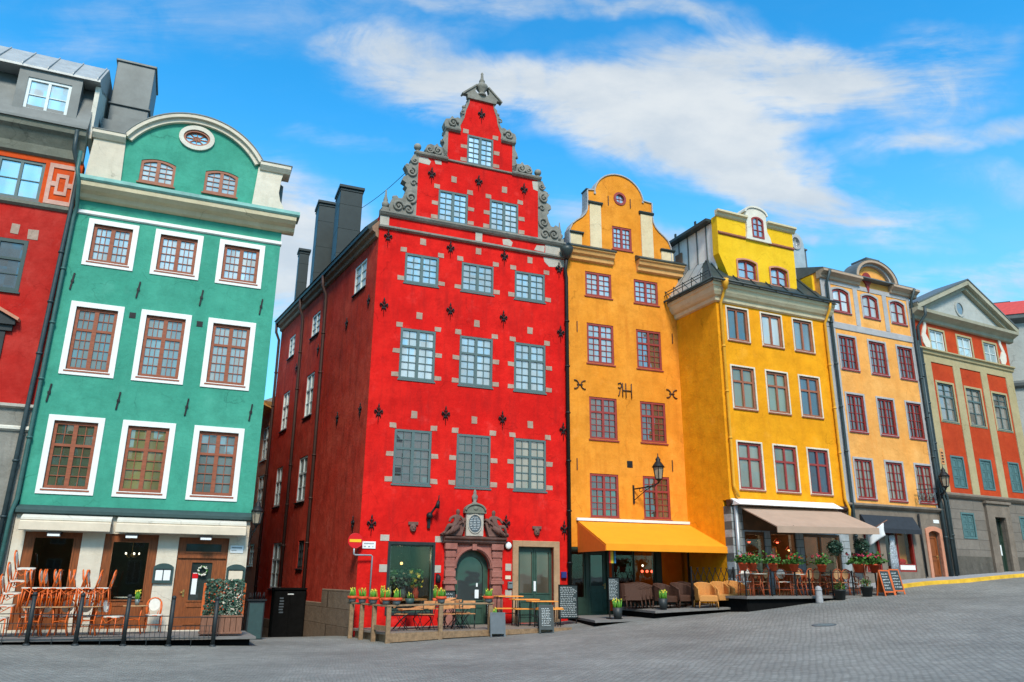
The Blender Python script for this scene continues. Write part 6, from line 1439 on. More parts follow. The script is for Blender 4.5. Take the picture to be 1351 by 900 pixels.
# planter with ivy screen
PL = thing('planter', 'brown wooden planter box with ivy screen in an orange trellis', 'planter', GR.at(5.55, 2.0, GD - .03), GR.rz)
m = MB()
for k in range(7): m.box(-.52 + k * .15, -.52 + k * .15 + .14, -.22, .22, .04, .5)
m.box(-.55, .55, -.24, .24, .48, .52); m.box(-.55, .55, -.235, .235, .05, .10); m.build('box', 'planter_wood', PL, bevel=.006)
for x in (-.52, .52):
    m = MB(); m.box(x - .035, x + .035, -.03, .03, .5, 1.36); m.build('trellis_post', 'trellis_wood', PL)
def leaf_cloud(n, bx, mats, size, par, names=('foliage', 'pale_foliage')):
    ms = [MB() for _ in mats]
    for i in range(n):
        c = Vector((random.uniform(bx[0], bx[1]), random.uniform(bx[2], bx[3]), random.uniform(bx[4], bx[5])))
        s_ = size * random.uniform(.6, 1.3); a, b, g_ = (random.uniform(0, 6.28) for _ in range(3))
        M = Matrix.Rotation(a, 3, 'Z') @ Matrix.Rotation(b, 3, 'X') @ Matrix.Rotation(g_, 3, 'Y')
        q = [c + M @ Vector(v) * s_ for v in ((-.5, 0, 0), (-.1, -.38, .08), (.6, 0, 0), (-.1, .38, .08))]
        ms[0 if random.random() < .78 or len(mats) == 1 else 1].add(q, [(0, 1, 2, 3)])
    for m_, mt, nm in zip(ms, mats, names): m_.build(nm, mt, par)
leaf_cloud(1900, (-.5, .52, -.16, .16, .5, 1.46), ('ivy', 'ivy_pale'), .075, PL)
m = MB()
for i in range(26): m.ball((random.uniform(-.45, .45), -.17 + random.uniform(-.02, .02), random.uniform(.6, 1.35)), .018, 6, 4)
m.build('berries', 'terracotta', PL)
# things on the green shopfront
for u, lab, wm in ((3.90, 'grey menu case with two white sheets between window and door', True), (5.92, 'grey menu case with cream sheet above the ivy planter', False)):
    t = thing('menu_case', lab, 'menu case', GR.at(u, .0, 1.36), GR.rz)
    m = MB(); m.prism([loop_rect(-.27, .27, 0, .56, .1), loop_rect(-.22, .22, .07, .40)], -.07, .0); m.build('frame', 'dark_teal_paint', t)
    m = MB(); m.box(-.24, .24, -.03, -.005, .05, .42); m.build('backing', 'dark_teal_paint', t)
    for k, (a, b) in enumerate(((-.2, -.01), (.02, .2)) if wm else ((-.2, .2),)):
        m = MB(); m.box(a, b, -.04, -.031, .08, .37); m.build('menu_sheet', 'white_sign' if wm else 'awning_cream', t)
t = thing('street_sign', 'white street name plate with two dark lines on the cream shopfront', 'sign', GR.at(5.88, .0, 2.36), GR.rz)
m = MB(); m.box(-.19, .19, -.02, -.004, -.11, .11); m.build('plate', 'white_sign', t, bevel=.004)
m = MB()
for k in range(9): m.box(-.15 + k * .034, -.15 + k * .034 + .024, -.024, -.0202, .025, .065)
for k in range(5): m.box(-.15 + k * .03, -.15 + k * .03 + .02, -.024, -.0202, -.05, -.02)
m.build('lettering', 'sign_ink', t)
t = thing('door_wreath', 'round wreath of yellow flowers hanging on the brown cafe door', 'wreath', GR.at(4.98, -.04, 1.72), GR.rz)
m = MB(); m.tube([(.12 * math.cos(2 * math.pi * i / 16), 0, .12 * math.sin(2 * math.pi * i / 16)) for i in range(16)], .03, 7, closed=True); m.build('ring', 'leaf_green', t)
m = MB()
for i in range(30):
    a = random.uniform(0, 6.28); m.ball((.12 * math.cos(a) + random.uniform(-.03, .03), -.03, .12 * math.sin(a) + random.uniform(-.03, .03)), random.uniform(.014, .026), 6, 4)
m.build('flowers', 'seat_white', t)
def lantern(name, label, loc, rz, s=1.0, bracket=None, post=None):
    t = thing(name, label, 'lantern', loc, rz)
    m = MB()
    for k in range(6):
        a = R(60 * k); m.bar((.11 * s * math.cos(a), .11 * s * math.sin(a), 0), (.17 * s * math.cos(a), .17 * s * math.sin(a), .36 * s), .018 * s)
    for (r_, z) in ((.11, 0), (.17, .36)): m.tube([(r_ * s * math.cos(R(60 * k)), r_ * s * math.sin(R(60 * k)), z * s) for k in range(6)], .014 * s, 5, closed=True)
    m.lathe([(.03, -.12), (.05, -.06), (.11, -.01), (.11, .01)], (0, 0, 0), 8); m.build('cage', 'iron', t)
    m = MB(); m.lathe([(.1 * s, .01 * s), (.155 * s, .35 * s)], (0, 0, 0), 6, smooth=False); m.build('glass', 'lantern_glass', t)
    m = MB(); m.lathe([(.2 * s, .36 * s), (.16 * s, .42 * s), (.09 * s, .52 * s), (.07 * s, .54 * s), (.08 * s, .6 * s), (.05 * s, .64 * s), (.015 * s, .7 * s), (.012 * s, .78 * s)], (0, 0, 0), 12); m.build('roof', 'iron', t)
    if bracket:
        m = MB(); m.tube(bracket, .022 * s, 6); b = bracket
        m.tube([Vector(b[-1]) + Vector((0, 0, -.35 * s)), Vector(b[-1]).lerp(Vector(b[0]), .5) + Vector((0, 0, -.12 * s)), Vector(b[0]) + Vector((0, 0, -.02))], .014 * s, 6)
        for q in (.3, .55, .8):
            c = Vector(b[-1]).lerp(Vector(b[0]), q); d = (Vector(b[0]) - Vector(b[-1])).normalized()
            m.tube([c + d * .07 * s * math.cos(2 * math.pi * i / 10) + Vector((0, 0, -.1 * s * (1 - q * .6) + .05 * s * math.sin(2 * math.pi * i / 10))) for i in range(10)], .01 * s, 5, closed=True)
        m.box(b[-1][0] - .03, b[-1][0] + .03, b[-1][1] - .03, b[-1][1] + .03, b[-1][2] - .45 * s, b[-1][2] + .12 * s); m.build('bracket', 'iron', t)
    return t
lantern('wall_lantern', 'black glass lantern on the right corner of the green house', GR.at(6.34, .35, 3.12), GR.rz, 1.0, [(0, 0, -.12), (-.02, .12, -.22), (-.12, .36, -.22)])
t = thing('utility_cabinet', 'tall dark cabinet at the alley corner of the green house', 'cabinet', gat(GR, 6.62, -.1, -.05), GR.rz)
m = MB(); m.box(-.24, .24, -.16, .16, 0, 1.15); m.build('body', 'dark_iron', t, bevel=.015); m = MB(); m.box(-.2, .2, -.172, -.162, .08, 1.08); m.build('door', 'dark_teal_paint', t)
m = MB(); m.box(-.28, .28, -.2, .2, 1.15, 1.2)
for k in range(9): m.tube([(-.22 + k * .055, 0, 1.2), (-.22 + k * .055 + random.uniform(-.03, .03), random.uniform(-.05, .05), 1.4)], [.02, .006], 5)
m.build('top', 'iron', t)
bx = RE.at(-1.43, -5.2); t = thing('bin_enclosure', 'black timber bin enclosure against the alley wall of the red house', 'bin enclosure', (bx.x, bx.y, gz(bx.x, bx.y) - .05), RE.rz)
m = MB(); m.box(-.58, .58, 0, 1.0, 0, 1.78); m.build('body', 'deck_black', t, bevel=.01)
for x0, x1 in ((-.56, -.02), (.02, .56)):
    m = MB(); m.box(x0, x1, -.03, -.003, .06, 1.7); d = m.build('door', 'deck_black', t, bevel=.01)
    if x0 < -.1:
        m = MB()
        for k in range(6): m.box(-.36 + random.uniform(-.03, .0), -.24 + random.uniform(0, .03), -.036, -.031, .95 + k * .1, 1.0 + k * .1)
        m.build('scribble', 'slate_grey', d)
m = MB(); m.box(-.6, .6, -.05, 1.02, 1.78, 1.84); m.build('lid', 'deck_black', t)
m = MB(); m.box(-.1, .12, -.036, -.031, 1.6, 1.64); m.build('notice', 'chalk', t)

# ---- red house front
t = thing('no_entry_sign', 'round red no entry sign with yellow bar on a bent pipe', 'road sign', RE.at(-.17, .22, 2.72), RE.rz)
m = MB(); m.lathe([(.235, 0), (.235, .015)], (0, 0, 0), 28, smooth=False); m.v = [Vector((q.x, -q.z, q.y)) for q in m.v]; m.build('disc', 'sign_red', t)
m = MB(); m.tube([(.235 * math.cos(2 * math.pi * i / 28), -.008, .235 * math.sin(2 * math.pi * i / 28)) for i in range(28)], .010, 5, closed=True); m.build('rim', 'sign_red', t)
m = MB(); m.box(-.19, .19, -.022, -.0155, -.045, .045); m.build('bar', 'sign_yellow', t)
m = MB(); m.tube([(-.02, .02, -.2), (-.02, .02, -.42), (.02, .02, -.45), (.56, .04, -.45), (.6, .06, -.48), (.6, .1, -1.9)], .028, 8); m.build('pipe', 'pipe_zinc', t)
t = thing('street_sign', 'white two line street name plate on the red wall', 'sign', RE.at(.33, .0, 2.6), RE.rz)
m = MB(); m.box(-.22, .22, -.03, -.006, -.115, .115); m.build('plate', 'white_sign', t, bevel=.004)
m = MB()
for k in range(11): m.box(-.17 + k * .031, -.17 + k * .031 + .022, -.034, -.0302, .03, .065)
for k in (0, 1, 4, 5, 8): m.box(-.17 + k * .036, -.17 + k * .036 + .024, -.034, -.0302, -.07, -.03)
m.build('lettering', 'sign_ink', t)
t = thing('flag_holder', 'black iron flag holder on the red wall left of the portal', 'flag holder', RE.at(2.34, 0, 3.5), RE.rz)
m = MB(); m.box(-.05, .05, -.08, 0, -.3, .1); m.ball((0, -.12, .12), .12, 8, 6); m.bar((-.02, -.12, .1), (.22, -.3, .5), .06); m.tube([(.2, -.3, .36), (.24, -.32, .62)], [.09, .05], 8); m.tube([(.24, -.32, .6), (.25, -.33, .8)], .02, 6); m.build('holder', 'iron', t)
t = thing('round_wall_lamp', 'round white wall lamp between portal and right door', 'lamp', RE.at(5.28, 0, 2.69), RE.rz)
m = MB(); m.lathe([(.15, 0), (.15, .05), (.12, .08)], (0, 0, 0), 20); m.v = [Vector((q.x, -q.z, q.y)) for q in m.v]; m.build('base', 'iron', t)
m = MB(); m.lathe([(.125, .075), (.11, .1), (.06, .12)], (0, 0, 0), 20); m.v = [Vector((q.x, -q.z, q.y)) for q in m.v]; m.build('shade', 'white_sign', t)
t = thing('wall_plate', 'small yellow plate beside the right door of the red house', 'sign', RE.at(5.3, 0, 1.62), RE.rz)
m = MB(); m.box(-.1, .1, -.02, -.003, -.06, .06); m.build('plate', 'awning_cream', t)
t = thing('letter_box', 'grey metal letter box beside the right door of the red house', 'letter box', RE.at(5.37, 0, 1.36), RE.rz)
m = MB(); m.box(-.09, .09, -.09, -.002, -.12, .12); m.build('box', 'zinc_pot', t, bevel=.012); m = MB(); m.box(-.06, .06, -.096, -.0905, .04, .07); m.build('slot', 'iron', t)
t = thing('meter_box', 'small dark blue box on the red wall beside the drainpipe', 'box', RE.at(7.45, 0, 1.72), RE.rz)
m = MB(); m.box(-.1, .1, -.1, -.002, -.11, .11); m.build('box', 'blue_box', t, bevel=.012); m = MB(); m.box(-.08, .08, -.106, -.101, -.09, .09); m.build('lid', 'blue_box', t)
t = thing('wall_heater', 'dark wall lamp at the right edge of the red shop window', 'lamp', RE.at(2.72, 0, 1.55), RE.rz)
m = MB(); m.box(-.04, .04, -.12, -.0, .1, .16); m.lathe([(.05, 0), (.09, .06), (.09, .22), (.05, .26)], (0, -.14, -.14), 10); m.build('body', 'iron', t)

RDZ = .04
rd = deck('terrace_deck', RE, [(-.15, .25), (6.55, .25), (6.45, 2.72), (.42, 2.78)], RDZ, 'deck_wood', 'weathered brown wooden deck in front of the red house', skirt='fence_wood', slope=.012, base=-.5)
WF = thing('wooden_fence', 'weathered timber rail fence along the red house terrace', 'fence', RE.at(0, 0, 0), RE.rz)
side_posts = [(-.22, .6), (-.02, 1.25), (.2, 2.0), (.44, 2.82)]
for i, (u, n) in enumerate(side_posts + [(2.03, 2.8), (3.62, 2.78)]):
    zb = gat(RE, u, n).z - .05; tp = .76 if i < 4 else (.80 if i == 4 else .82)
    if i == 5: tp = .80
    m = MB(); m.box(u - .065, u + .065, -n - .06, -n + .06, zb, tp); m.build('post', 'fence_wood', WF, bevel=.008)
m = MB(); m.bar((-.24, -.35, .80), (.46, -2.86, .78), .16, .05); m.build('rail', 'fence_wood', WF, bevel=.006)
m = MB(); m.bar((.38, -2.82, .785), (2.1, -2.80, .83), .15, .05); m.build('rail', 'fence_wood', WF, bevel=.006)
m = MB(); m.bar((2.1, -2.80, .83), (3.72, -2.78, .85), .15, .05); m.build('rail', 'fence_wood', WF, bevel=.006)
m = MB(); m.hexa([(.5, -2.86, -.22), (1.97, -2.84, -.15), (1.97, -2.81, -.15), (.5, -2.83, -.22), (.5, -2.86, .03), (1.97, -2.84, .06), (1.97, -2.81, .06), (.5, -2.83, .03)]); m.build('kick_board', 'fence_wood', WF)
m = MB(); m.hexa([(2.1, -2.84, -.13), (6.4, -2.76, .0), (6.4, -2.73, .0), (2.1, -2.81, -.13), (2.1, -2.84, .06), (6.4, -2.76, .11), (6.4, -2.73, .11), (2.1, -2.81, .06)]); m.build('kick_board', 'fence_wood', WF)
m = MB(); m.bar((.2, -2.0, .16), (.42, -2.8, .16), .05, .14); m.build('rail', 'fence_wood', WF)
pots = [((-.2, .55), 'potted bulbs on the terrace rail nearest the red wall'), ((-.02, 1.2), 'second flower pot along the terrace rail from the wall'), ((.17, 1.9), 'flower pot in the middle of the row on the terrace rail'), ((.40, 2.62), 'flower pot next to last in the row on the rail corner'), ((.66, 2.82), 'last pot of the row, right of the fence corner post')]
for (u, n), lab in pots:
    flower_pot('bulb_pot', lab, RE.at(u, n, .82), 0, .10, .135, .17, 'zinc_pot', 'terracotta', 22, .30, 'orange rimmed bulb pots on the red house terrace')
flower_pot('bulb_pot', 'flower pot on the front rail near the shop window corner post', RE.at(2.03, 2.8, .86), 0, .10, .135, .17, 'zinc_pot', 'terracotta', 22, .28, 'orange rimmed bulb pots on the red house terrace')
flower_pot('bulb_pot', 'flower pot on the right end of the front rail before the portal', RE.at(3.55, 2.78, .87), 0, .10, .135, .17, 'zinc_pot', 'terracotta', 22, .28, 'orange rimmed bulb pots on the red house terrace')
flower_pot('green_pot', 'round grey green pot of leaves under the red shop window', RE.at(1.62, .7, .74), 0, .11, .16, .2, 'dark_teal_paint', None, 14, .2, leaf='leaf_green')
for u, lab in ((.86, 'climbing flowers left of the red shop window'), (2.66, 'climbing flowers right of the red shop window')):
    t = thing('hanging_plant', lab, 'plant', RE.at(u, .06, 1.0), RE.rz)
    m, b = MB(), MB(); shoots(m, b, (0, 0, -.1), 14, .42, .06); m.build('leaves', 'shoot_green', t); b.build('buds', 'shoot_tip', t)
    m = MB(); m.lathe([(.06, 0), (.09, .15)], (0, 0, -.22), 10); m.build('pot', 'terracotta', t)
# bench sets
def bench_table(loc, rz, label, group):
    t = thing('beer_table', label, 'table', loc, rz, group)
    m = MB(); m.box(-.45, .45, -.25, .25, .72, .75); m.build('tabletop', 'table_orange', t, bevel=.005)
    for x in (-.34, .34):
        for y in (-.18, .18):
            m = MB(); m.tube([(x, y, .72), (x, y * 1.3, 0)], .016, 6); m.build('leg', 'dark_iron', t)
    m = MB(); m.tube([(-.34, 0, .3), (.34, 0, .3)], .012, 6); m.build('brace', 'dark_iron', t)
    return t
def bench(loc, rz, label, group):
    t = thing('beer_bench', label, 'bench', loc, rz, group)
    m = MB(); m.box(-.45, .45, -.13, .13, .44, .47); m.build('seat', 'table_orange', t, bevel=.005)
    for x in (-.34, .34):
        m = MB(); m.tube([(x, -.1, 0), (x, -.1, .44), (x, .1, .44), (x, .1, 0)], .014, 6); m.build('leg', 'dark_iron', t)
    return t
T0 = bench_table(RE.at(4.95, .55, RDZ + .04), RE.rz, 'orange topped table nearest the portal', 'orange topped tables on the red house terrace')
T0.location = RE.at(4.97, .9, RDZ + .06); T0.scale = (1, 1, 1.24)
T1 = dup(T0, RE.at(5.32, 1.45, RDZ + .06), RE.rz + .03, 'middle orange topped table in front of the right door')
T2 = dup(T0, RE.at(5.74, 1.95, RDZ + .06), RE.rz - .02, 'orange topped table at the front of the red terrace')
T1.scale = (1, 1, 1.12); T2.scale = (1.05, 1, 1.06)
B0 = bench(RE.at(4.85, 1.2, RDZ + .04), RE.rz, 'orange bench in front of the table nearest the portal', 'orange benches on the red house terrace')
B0.scale = (1, 1, 1.22)
dup(B0, RE.at(5.30, 1.72, RDZ + .04), RE.rz, 'orange bench between the middle and front tables')
dup(B0, RE.at(5.85, 2.3, RDZ + .05), RE.rz, 'orange bench in front of the front table')
dup(B0, RE.at(6.3, 1.3, RDZ + .05), RE.rz + .1, 'orange bench at the right end before the right door')
# stored folding furniture on the left half of the terrace
m0 = None
for i, (u, n, z, a, tilt) in enumerate([(1.45, 1.7, .62, 8, -6), (1.75, 1.75, .66, 2, -8), (1.95, 1.6, .72, -5, -10), (2.3, 1.6, .8, 6, -12), (2.5, 1.5, .84, 14, -14)]):
    lab = ['folded slatted chair lying lowest at the left of the stored pile', 'second folded slatted chair in the stored pile', 'third folded slatted chair in the stored pile', 'fourth folded slatted chair in the stored pile', 'topmost folded slatted chair leaning right on the stored pile'][i]
    if m0 is None:
        t = m0 = thing('folded_chair', lab, 'chair', RE.at(u, n, z), RE.rz + R(a), 'folded slatted chairs stored on tables'); t.rotation_euler = (0, R(tilt), RE.rz + R(a))
        for k in range(5):
            m = MB(); m.box(-.38, .38, -.2 + k * .085, -.13 + k * .085, .03, .05); m.build('slat', 'slat_wood', t)
        for y in (-.2, .19):
            m = MB(); m.box(-.45, .45, y - .012, y + .012, .0, .03); m.build('frame', 'dark_iron', t)
    else: dup(m0, RE.at(u, n, z), (0, R(tilt), RE.rz + R(a)), lab)
def iron_table(loc, rz, label, group):
    t = thing('iron_table', label, 'table', loc, rz, group)
    m = MB()
    for k in range(6): m.box(-.34, .34, -.33 + k * .112, -.235 + k * .112, .0 + .58, .6)
    m.build('tabletop', 'slat_wood', t)
    for sx in (-1, 1):
        m = MB(); m.tube([(sx * .28, -.3, .57), (sx * .1, .0, .3), (sx * .28, .3, 0)], .012, 6); m.build('leg', 'dark_iron', t); m = MB(); m.tube([(sx * .26, .3, .57), (sx * .12, .0, .28), (sx * .26, -.3, 0)], .012, 6); m.build('leg', 'dark_iron', t)
    return t
I0 = iron_table(RE.at(1.4, 1.65, RDZ + .02), RE.rz, 'low folding table carrying the left of the stored chairs', 'low folding tables on the red house terrace')
dup(I0, RE.at(2.2, 1.6, RDZ + .03), RE.rz + .1, 'low folding table carrying the right of the stored chairs')
dup(I0, RE.at(3.0, 1.5, RDZ + .04), RE.rz - .15, 'low folding table left bare before the portal')
def iron_chair(loc, rz, label, group):
    t = thing('garden_chair', label, 'chair', loc, rz, group)
    for k in range(4):
        m = MB(); m.box(-.2, .2, -.2 + k * .1, -.12 + k * .1, .44, .455); m.build('slat', 'slat_wood', t)
    for k in range(2):
        m = MB(); m.box(-.2, .2, .2 + k * .02, .215 + k * .02, .62 + k * .14, .70 + k * .14); m.build('slat', 'slat_wood', t)
    for sx in (-1, 1):
        m = MB(); m.tube([(sx * .2, -.22, 0), (sx * .2, .05, .3), (sx * .2, .22, .62), (sx * .2, .25, .86)], .011, 6); m.tube([(sx * .19, .24, 0), (sx * .19, -.0, .28), (sx * .19, -.18, .44)], .011, 6); m.build('frame', 'dark_iron', t)
    return t
C0 = iron_chair(RE.at(2.55, 2.1, RDZ + .03), RE.rz + 2.6, 'slatted garden chair turned away, left of the portal', 'slatted garden chairs before the portal')
dup(C0, RE.at(2.95, 2.0, RDZ + .03), RE.rz + 1.9, 'slatted garden chair, middle of the three before the portal')
dup(C0, RE.at(3.25, 1.1, RDZ + .03), RE.rz + .4, 'slatted garden chair behind the bare table before the portal')
for u, n, a, lab in ((2.75, 1.5, 2.3, 'slatted garden chair wedged between the stored pile and the bare table'), (3.2, 1.95, 2.9, 'slatted garden chair nearest the front rail before the portal'), (1.05, 1.9, 1.2, 'slatted garden chair at the left end of the stored pile'), (1.75, 2.2, 3.3, 'slatted garden chair in front of the stored pile')): dup(C0, RE.at(u, n, RDZ + .03), RE.rz + a, lab)
for i, (u, lab) in enumerate(((1.25, 'tall vase of pale flowers in the left of the red shop window'), (1.75, 'dark leafy arrangement in the middle of the red shop window'), (2.2, 'yellow bouquet in the right of the red shop window'))):
    t = thing('flower_arrangement', lab, 'bouquet', RE.at(u, -.75, .9), RE.rz)
    m = MB(); m.lathe([(.08, 0), (.11, .2), (.07, .34), (.09, .4)], (0, 0, 0), 12); m.build('vase', ('seat_white', 'zinc_pot', 'terracotta')[i], t)
    leaf_cloud(160, (-.22, .22, -.2, .2, .36, .95), (('leaf_green', 'ivy_pale'), ('ivy', 'ivy'), ('leaf_green', 'shoot_tip'))[i], .12, t)
t = thing('shop_table', 'wooden display table inside the red shop window', 'table', RE.at(1.8, -.8, .3), RE.rz)
m = MB(); m.box(-.75, .75, -.3, .3, .54, .6); m.build('tabletop', 'slat_wood', t)
for x in (-.68, .68):
    for y in (-.24, .24):
        m = MB(); m.box(x - .03, x + .03, y - .03, y + .03, .1, .54); m.build('leg', 'slat_wood', t)
t = thing('pendant_lamp', 'small glowing lamp hanging in the red shop window', 'lamp', RE.at(1.72, -1.0, 2.05), RE.rz)
m = MB(); m.ball((0, 0, 0), .05, 8, 6); m.build('bulb', 'lamp_warm', t); m = MB(); m.tube([(0, 0, .05), (0, 0, .66)], .006, 5); m.build('cord', 'iron', t)
def scribble(m, x0, x1, z0, z1, y, rows, th=.014, seed=1):
    rnd = random.Random(seed)
    dz = (z1 - z0) / rows
    for r in range(rows):
        z = z1 - (r + .5) * dz; x = x0 + rnd.uniform(0, .04) * (x1 - x0)
        end = x1 - rnd.uniform(0, .35) * (x1 - x0)
        while x < end:
            w = rnd.uniform(.04, .13) * (x1 - x0) * 1.2
            n = max(2, int(w / .022)); pts = [(x + w * i / n, y, z + (dz * .26) * (1 if i % 2 else -1) * rnd.uniform(.4, 1)) for i in range(n + 1)]
            for a, b in zip(pts[:-1], pts[1:]): m.bar(a, b, th * .8, .004, up=(0, 1, 0))
            x += w + rnd.uniform(.015, .04)
def a_board(name, label, loc, rz, w, h, lean, wood, face, rows=0, cat='sandwich board', seed=1, group=None, title=False):
    t = thing(name, label, cat, loc, rz, group)
    d = h * math.tan(lean)
    Ta = Matrix.Translation(Vector((0, -d, 0))) @ Matrix.Rotation(-lean, 4, 'X')
    m = MB(Ta); fw = .045
    m.box(-w / 2, -w / 2 + fw, 0, .028, 0, h); m.box(w / 2 - fw, w / 2, 0, .028, 0, h); m.box(-w / 2 + fw, w / 2 - fw, 0, .028, h - fw, h); m.box(-w / 2 + fw, w / 2 - fw, .0, .028, h * .13, h * .13 + fw); m.build('frame', wood, t)
    m = MB(Ta); m.box(-w / 2 + fw - .003, w / 2 - fw + .003, .006, .022, h * .13 + fw - .003, h - fw + .003); f = m.build('board', face, t)
    if rows:
        m = MB(Ta); scribble(m, -w / 2 + fw + .04, w / 2 - fw - .03, h * .13 + fw + .06, h - fw - .05, .003, rows, seed=seed); m.build('chalk_writing', 'chalk', f)
    Tb = Matrix.Translation(Vector((0, d + .01, 0))) @ Matrix.Rotation(lean, 4, 'X')
    m = MB(Tb); m.box(-w / 2, -w / 2 + fw, -.028, 0, 0, h); m.box(w / 2 - fw, w / 2, -.028, 0, 0, h); m.box(-w / 2 + fw, w / 2 - fw, -.026, -.004, h * .13, h - .01); m.build('rear_frame', wood, t)
    return t
a_board('sandwich_board', 'plain dark grey sandwich board at the front of the red terrace', gat(RE, 3.76, 3.05), RE.rz - .25, .46, .72, R(16), 'slate_grey', 'slate_grey')
flower_pot('yellow_flowers', 'box of yellow green hyacinths behind the grey sandwich board', RE.at(3.74, 2.72, .12), 0, .10, .14, .3, 'zinc_pot', None, 26, .32, leaf='shoot_green')
a_board('sandwich_board', 'black chalk sandwich board leaning at the right of the red terrace', gat(RE, 5.42, 2.95), RE.rz - .3, .46, .86, R(14), 'slate_board', 'slate_board', rows=11, seed=3)
def stand_board(name, label, loc, rz, w, z0, z1, rows, seed, foot=True):
    t = thing(name, label, 'menu board', loc, rz)
    m = MB(); m.prism([loop_rect(-w / 2, w / 2, z0, z1), loop_rect(-w / 2 + .025, w / 2 - .025, z0 + .025, z1 - .025)], -.025, .02); m.build('frame', 'deck_black', t)
    m = MB(); m.box(-w / 2 + .02, w / 2 - .02, -.012, .01, z0 + .02, z1 - .02); b = m.build('board', 'slate_board', t)
    m = MB(); scribble(m, -w / 2 + .05, w / 2 - .05, z0 + .05, z1 - .06, -.0145, rows, .012, seed); m.build('chalk_writing', 'chalk', b)
    if foot:
        m = MB()
        for x in (-w / 2 + .06, w / 2 - .06): m.box(x - .015, x + .015, -.01, .02, 0, z0)
        m.box(-w / 2 + .02, -w / 2 + .1, -.2, .2, 0, .03); m.box(w / 2 - .1, w / 2 - .02, -.2, .2, 0, .03); m.build('foot', 'iron', t)
    return t
q = gat(RE, 6.98, 1.35); stand_board('menu_board', 'tall black menu board full of chalk between the red and orange houses', q, RE.rz, .72, .30 - q.z + .0, 1.4 - q.z, 17, 5)
stand_board('menu_board', 'small black board left of the portal steps', RE.at(3.1, .3, RDZ), RE.rz, .4, .72, 1.14, 3, 6)
stand_board('menu_board', 'narrow black board right of the portal steps', RE.at(4.5, .32, RDZ + .05), RE.rz, .22, .3, .86, 6, 7)

# ---- orange cafe terrace
deck('terrace_deck', OR, [(-.05, .06), (1.75, .06), (1.45, 3.0), (-.5, 3.0)], .335, 'deck_grey', 'low dark platform before the orange house door', slope=.02, base=-.2, th=.07)
deck('terrace_deck', OR, [(1.78, .06), (5.28, .06), (5.2, 3.62), (1.6, 3.2)], .535, 'deck_grey', 'dark platform under the rattan armchairs of the orange house', slope=.045, base=-.1, th=.07)
flower_pot('bulb_planter', 'black planter of green shoots at the step edge below the chalkboard', OR.at(.45, 2.75, .345), 0, .12, .17, .36, 'black_pot', None, 30, .30, 'black planters of green shoots before the orange house')
flower_pot('bulb_planter', 'black planter of yellow tipped shoots before the dark armchairs', OR.at(2.12, 2.85, .63), 0, .11, .16, .36, 'black_pot', None, 34, .32, 'black planters of green shoots before the orange house')
stand_board('menu_board', 'narrow slate menu board standing before the orange house', OR.at(.43, 2.55, .345), OR.rz, .44, .56, 1.31, 14, 8)
def armchair(loc, rz, mat, label, group):
    t = thing('wicker_armchair', label, 'armchair', loc, rz, group)
    W, D = .34, .32; n = 14
    m = MB(); pts = []; 
    ang = [R(-200 + 220 * i / n) for i in range(n + 1)]
    prof = []
    # curved shell: back high, arms sweeping down to the front
    ring = [(-W, -D), (-W, -.1), (-W * .98, .1), (-W * .82, .25), (-W * .45, .33), (0, .35), (W * .45, .33), (W * .82, .25), (W * .98, .1), (W, -.1), (W, -D)]
    hz = [.58, .66, .72, .76, .79, .80, .79, .76, .72, .66, .58]
    k = len(ring)
    P = [(x, y, .24) for x, y in ring] + [(x * 1.04, y * 1.06, h) for (x, y), h in zip(ring, hz)] + [(x * .90, y * .90 , h) for (x, y), h in zip(ring, hz)] + [(x * .88, y * .88, .24) for x, y in ring]
    fc = []
    for r_ in range(3):
        for i in range(k - 1): fc.append((r_ * k + i, r_ * k + i + 1, (r_ + 1) * k + i + 1, (r_ + 1) * k + i))
    for i in range(k - 1): fc.append((3 * k + i, 3 * k + i + 1, i + 1, i))
    fc += [(0, k, 2 * k, 3 * k), (k - 1, 2 * k - 1, 3 * k - 1, 4 * k - 1)]
    m.add(P, fc, False); m.build('shell', mat, t)
    m = MB(); m.tube([(x * .98, y * .99, h + .005) for (x, y), h in zip(ring, hz)], .026, 7); m.tube([(-W, -D, .58), (-W, -D - .005, .24)], .024, 6); m.tube([(W, -D, .58), (W, -D - .005, .24)], .024, 6); m.build('rim', mat, t)
    m = MB(); m.box(-W * .88, W * .88, -D, .3, .36, .41); m.box(-W * .95, W * .95, -D - .012, -D + .02, .2, .38); m.build('seat', mat, t, bevel=.02)
    for sx in (-1, 1):
        for y in (-D + .02, .24):
            m = MB(); m.tube([(sx * (W - .03), y, .24), (sx * (W - .01), y, 0)], .02, 6); m.build('leg', mat, t)
    return t
od = lambda u: .535 + .045 * u + .004
W0 = armchair(OR.at(3.62, 3.12, od(3.62)), OR.rz - .25, 'wicker', 'left one of the three pale wicker armchairs', 'pale wicker armchairs at the platform end')
dup(W0, OR.at(4.28, 3.1, od(4.28)), OR.rz - .2, 'middle one of the three pale wicker armchairs')
dup(W0, OR.at(4.86, 3.06, od(4.86)), OR.rz - .2, 'right one of the three pale wicker armchairs')
W1 = armchair(OR.at(2.55, 2.25, od(2.55)), OR.rz + .2, 'dark_wicker', 'dark wicker armchair behind the right black planter', 'dark wicker armchairs under the orange awning')
dup(W1, OR.at(3.2, 2.3, od(3.2)), OR.rz + .1, 'dark wicker armchair left of the pale armchairs')
dup(W1, OR.at(3.9, 1.6, od(3.9)), OR.rz + .1, 'dark wicker armchair behind the left pale armchair')
dup(W1, OR.at(4.6, 1.5, od(4.6)), OR.rz - .1, 'dark wicker armchair behind the middle pale armchair')
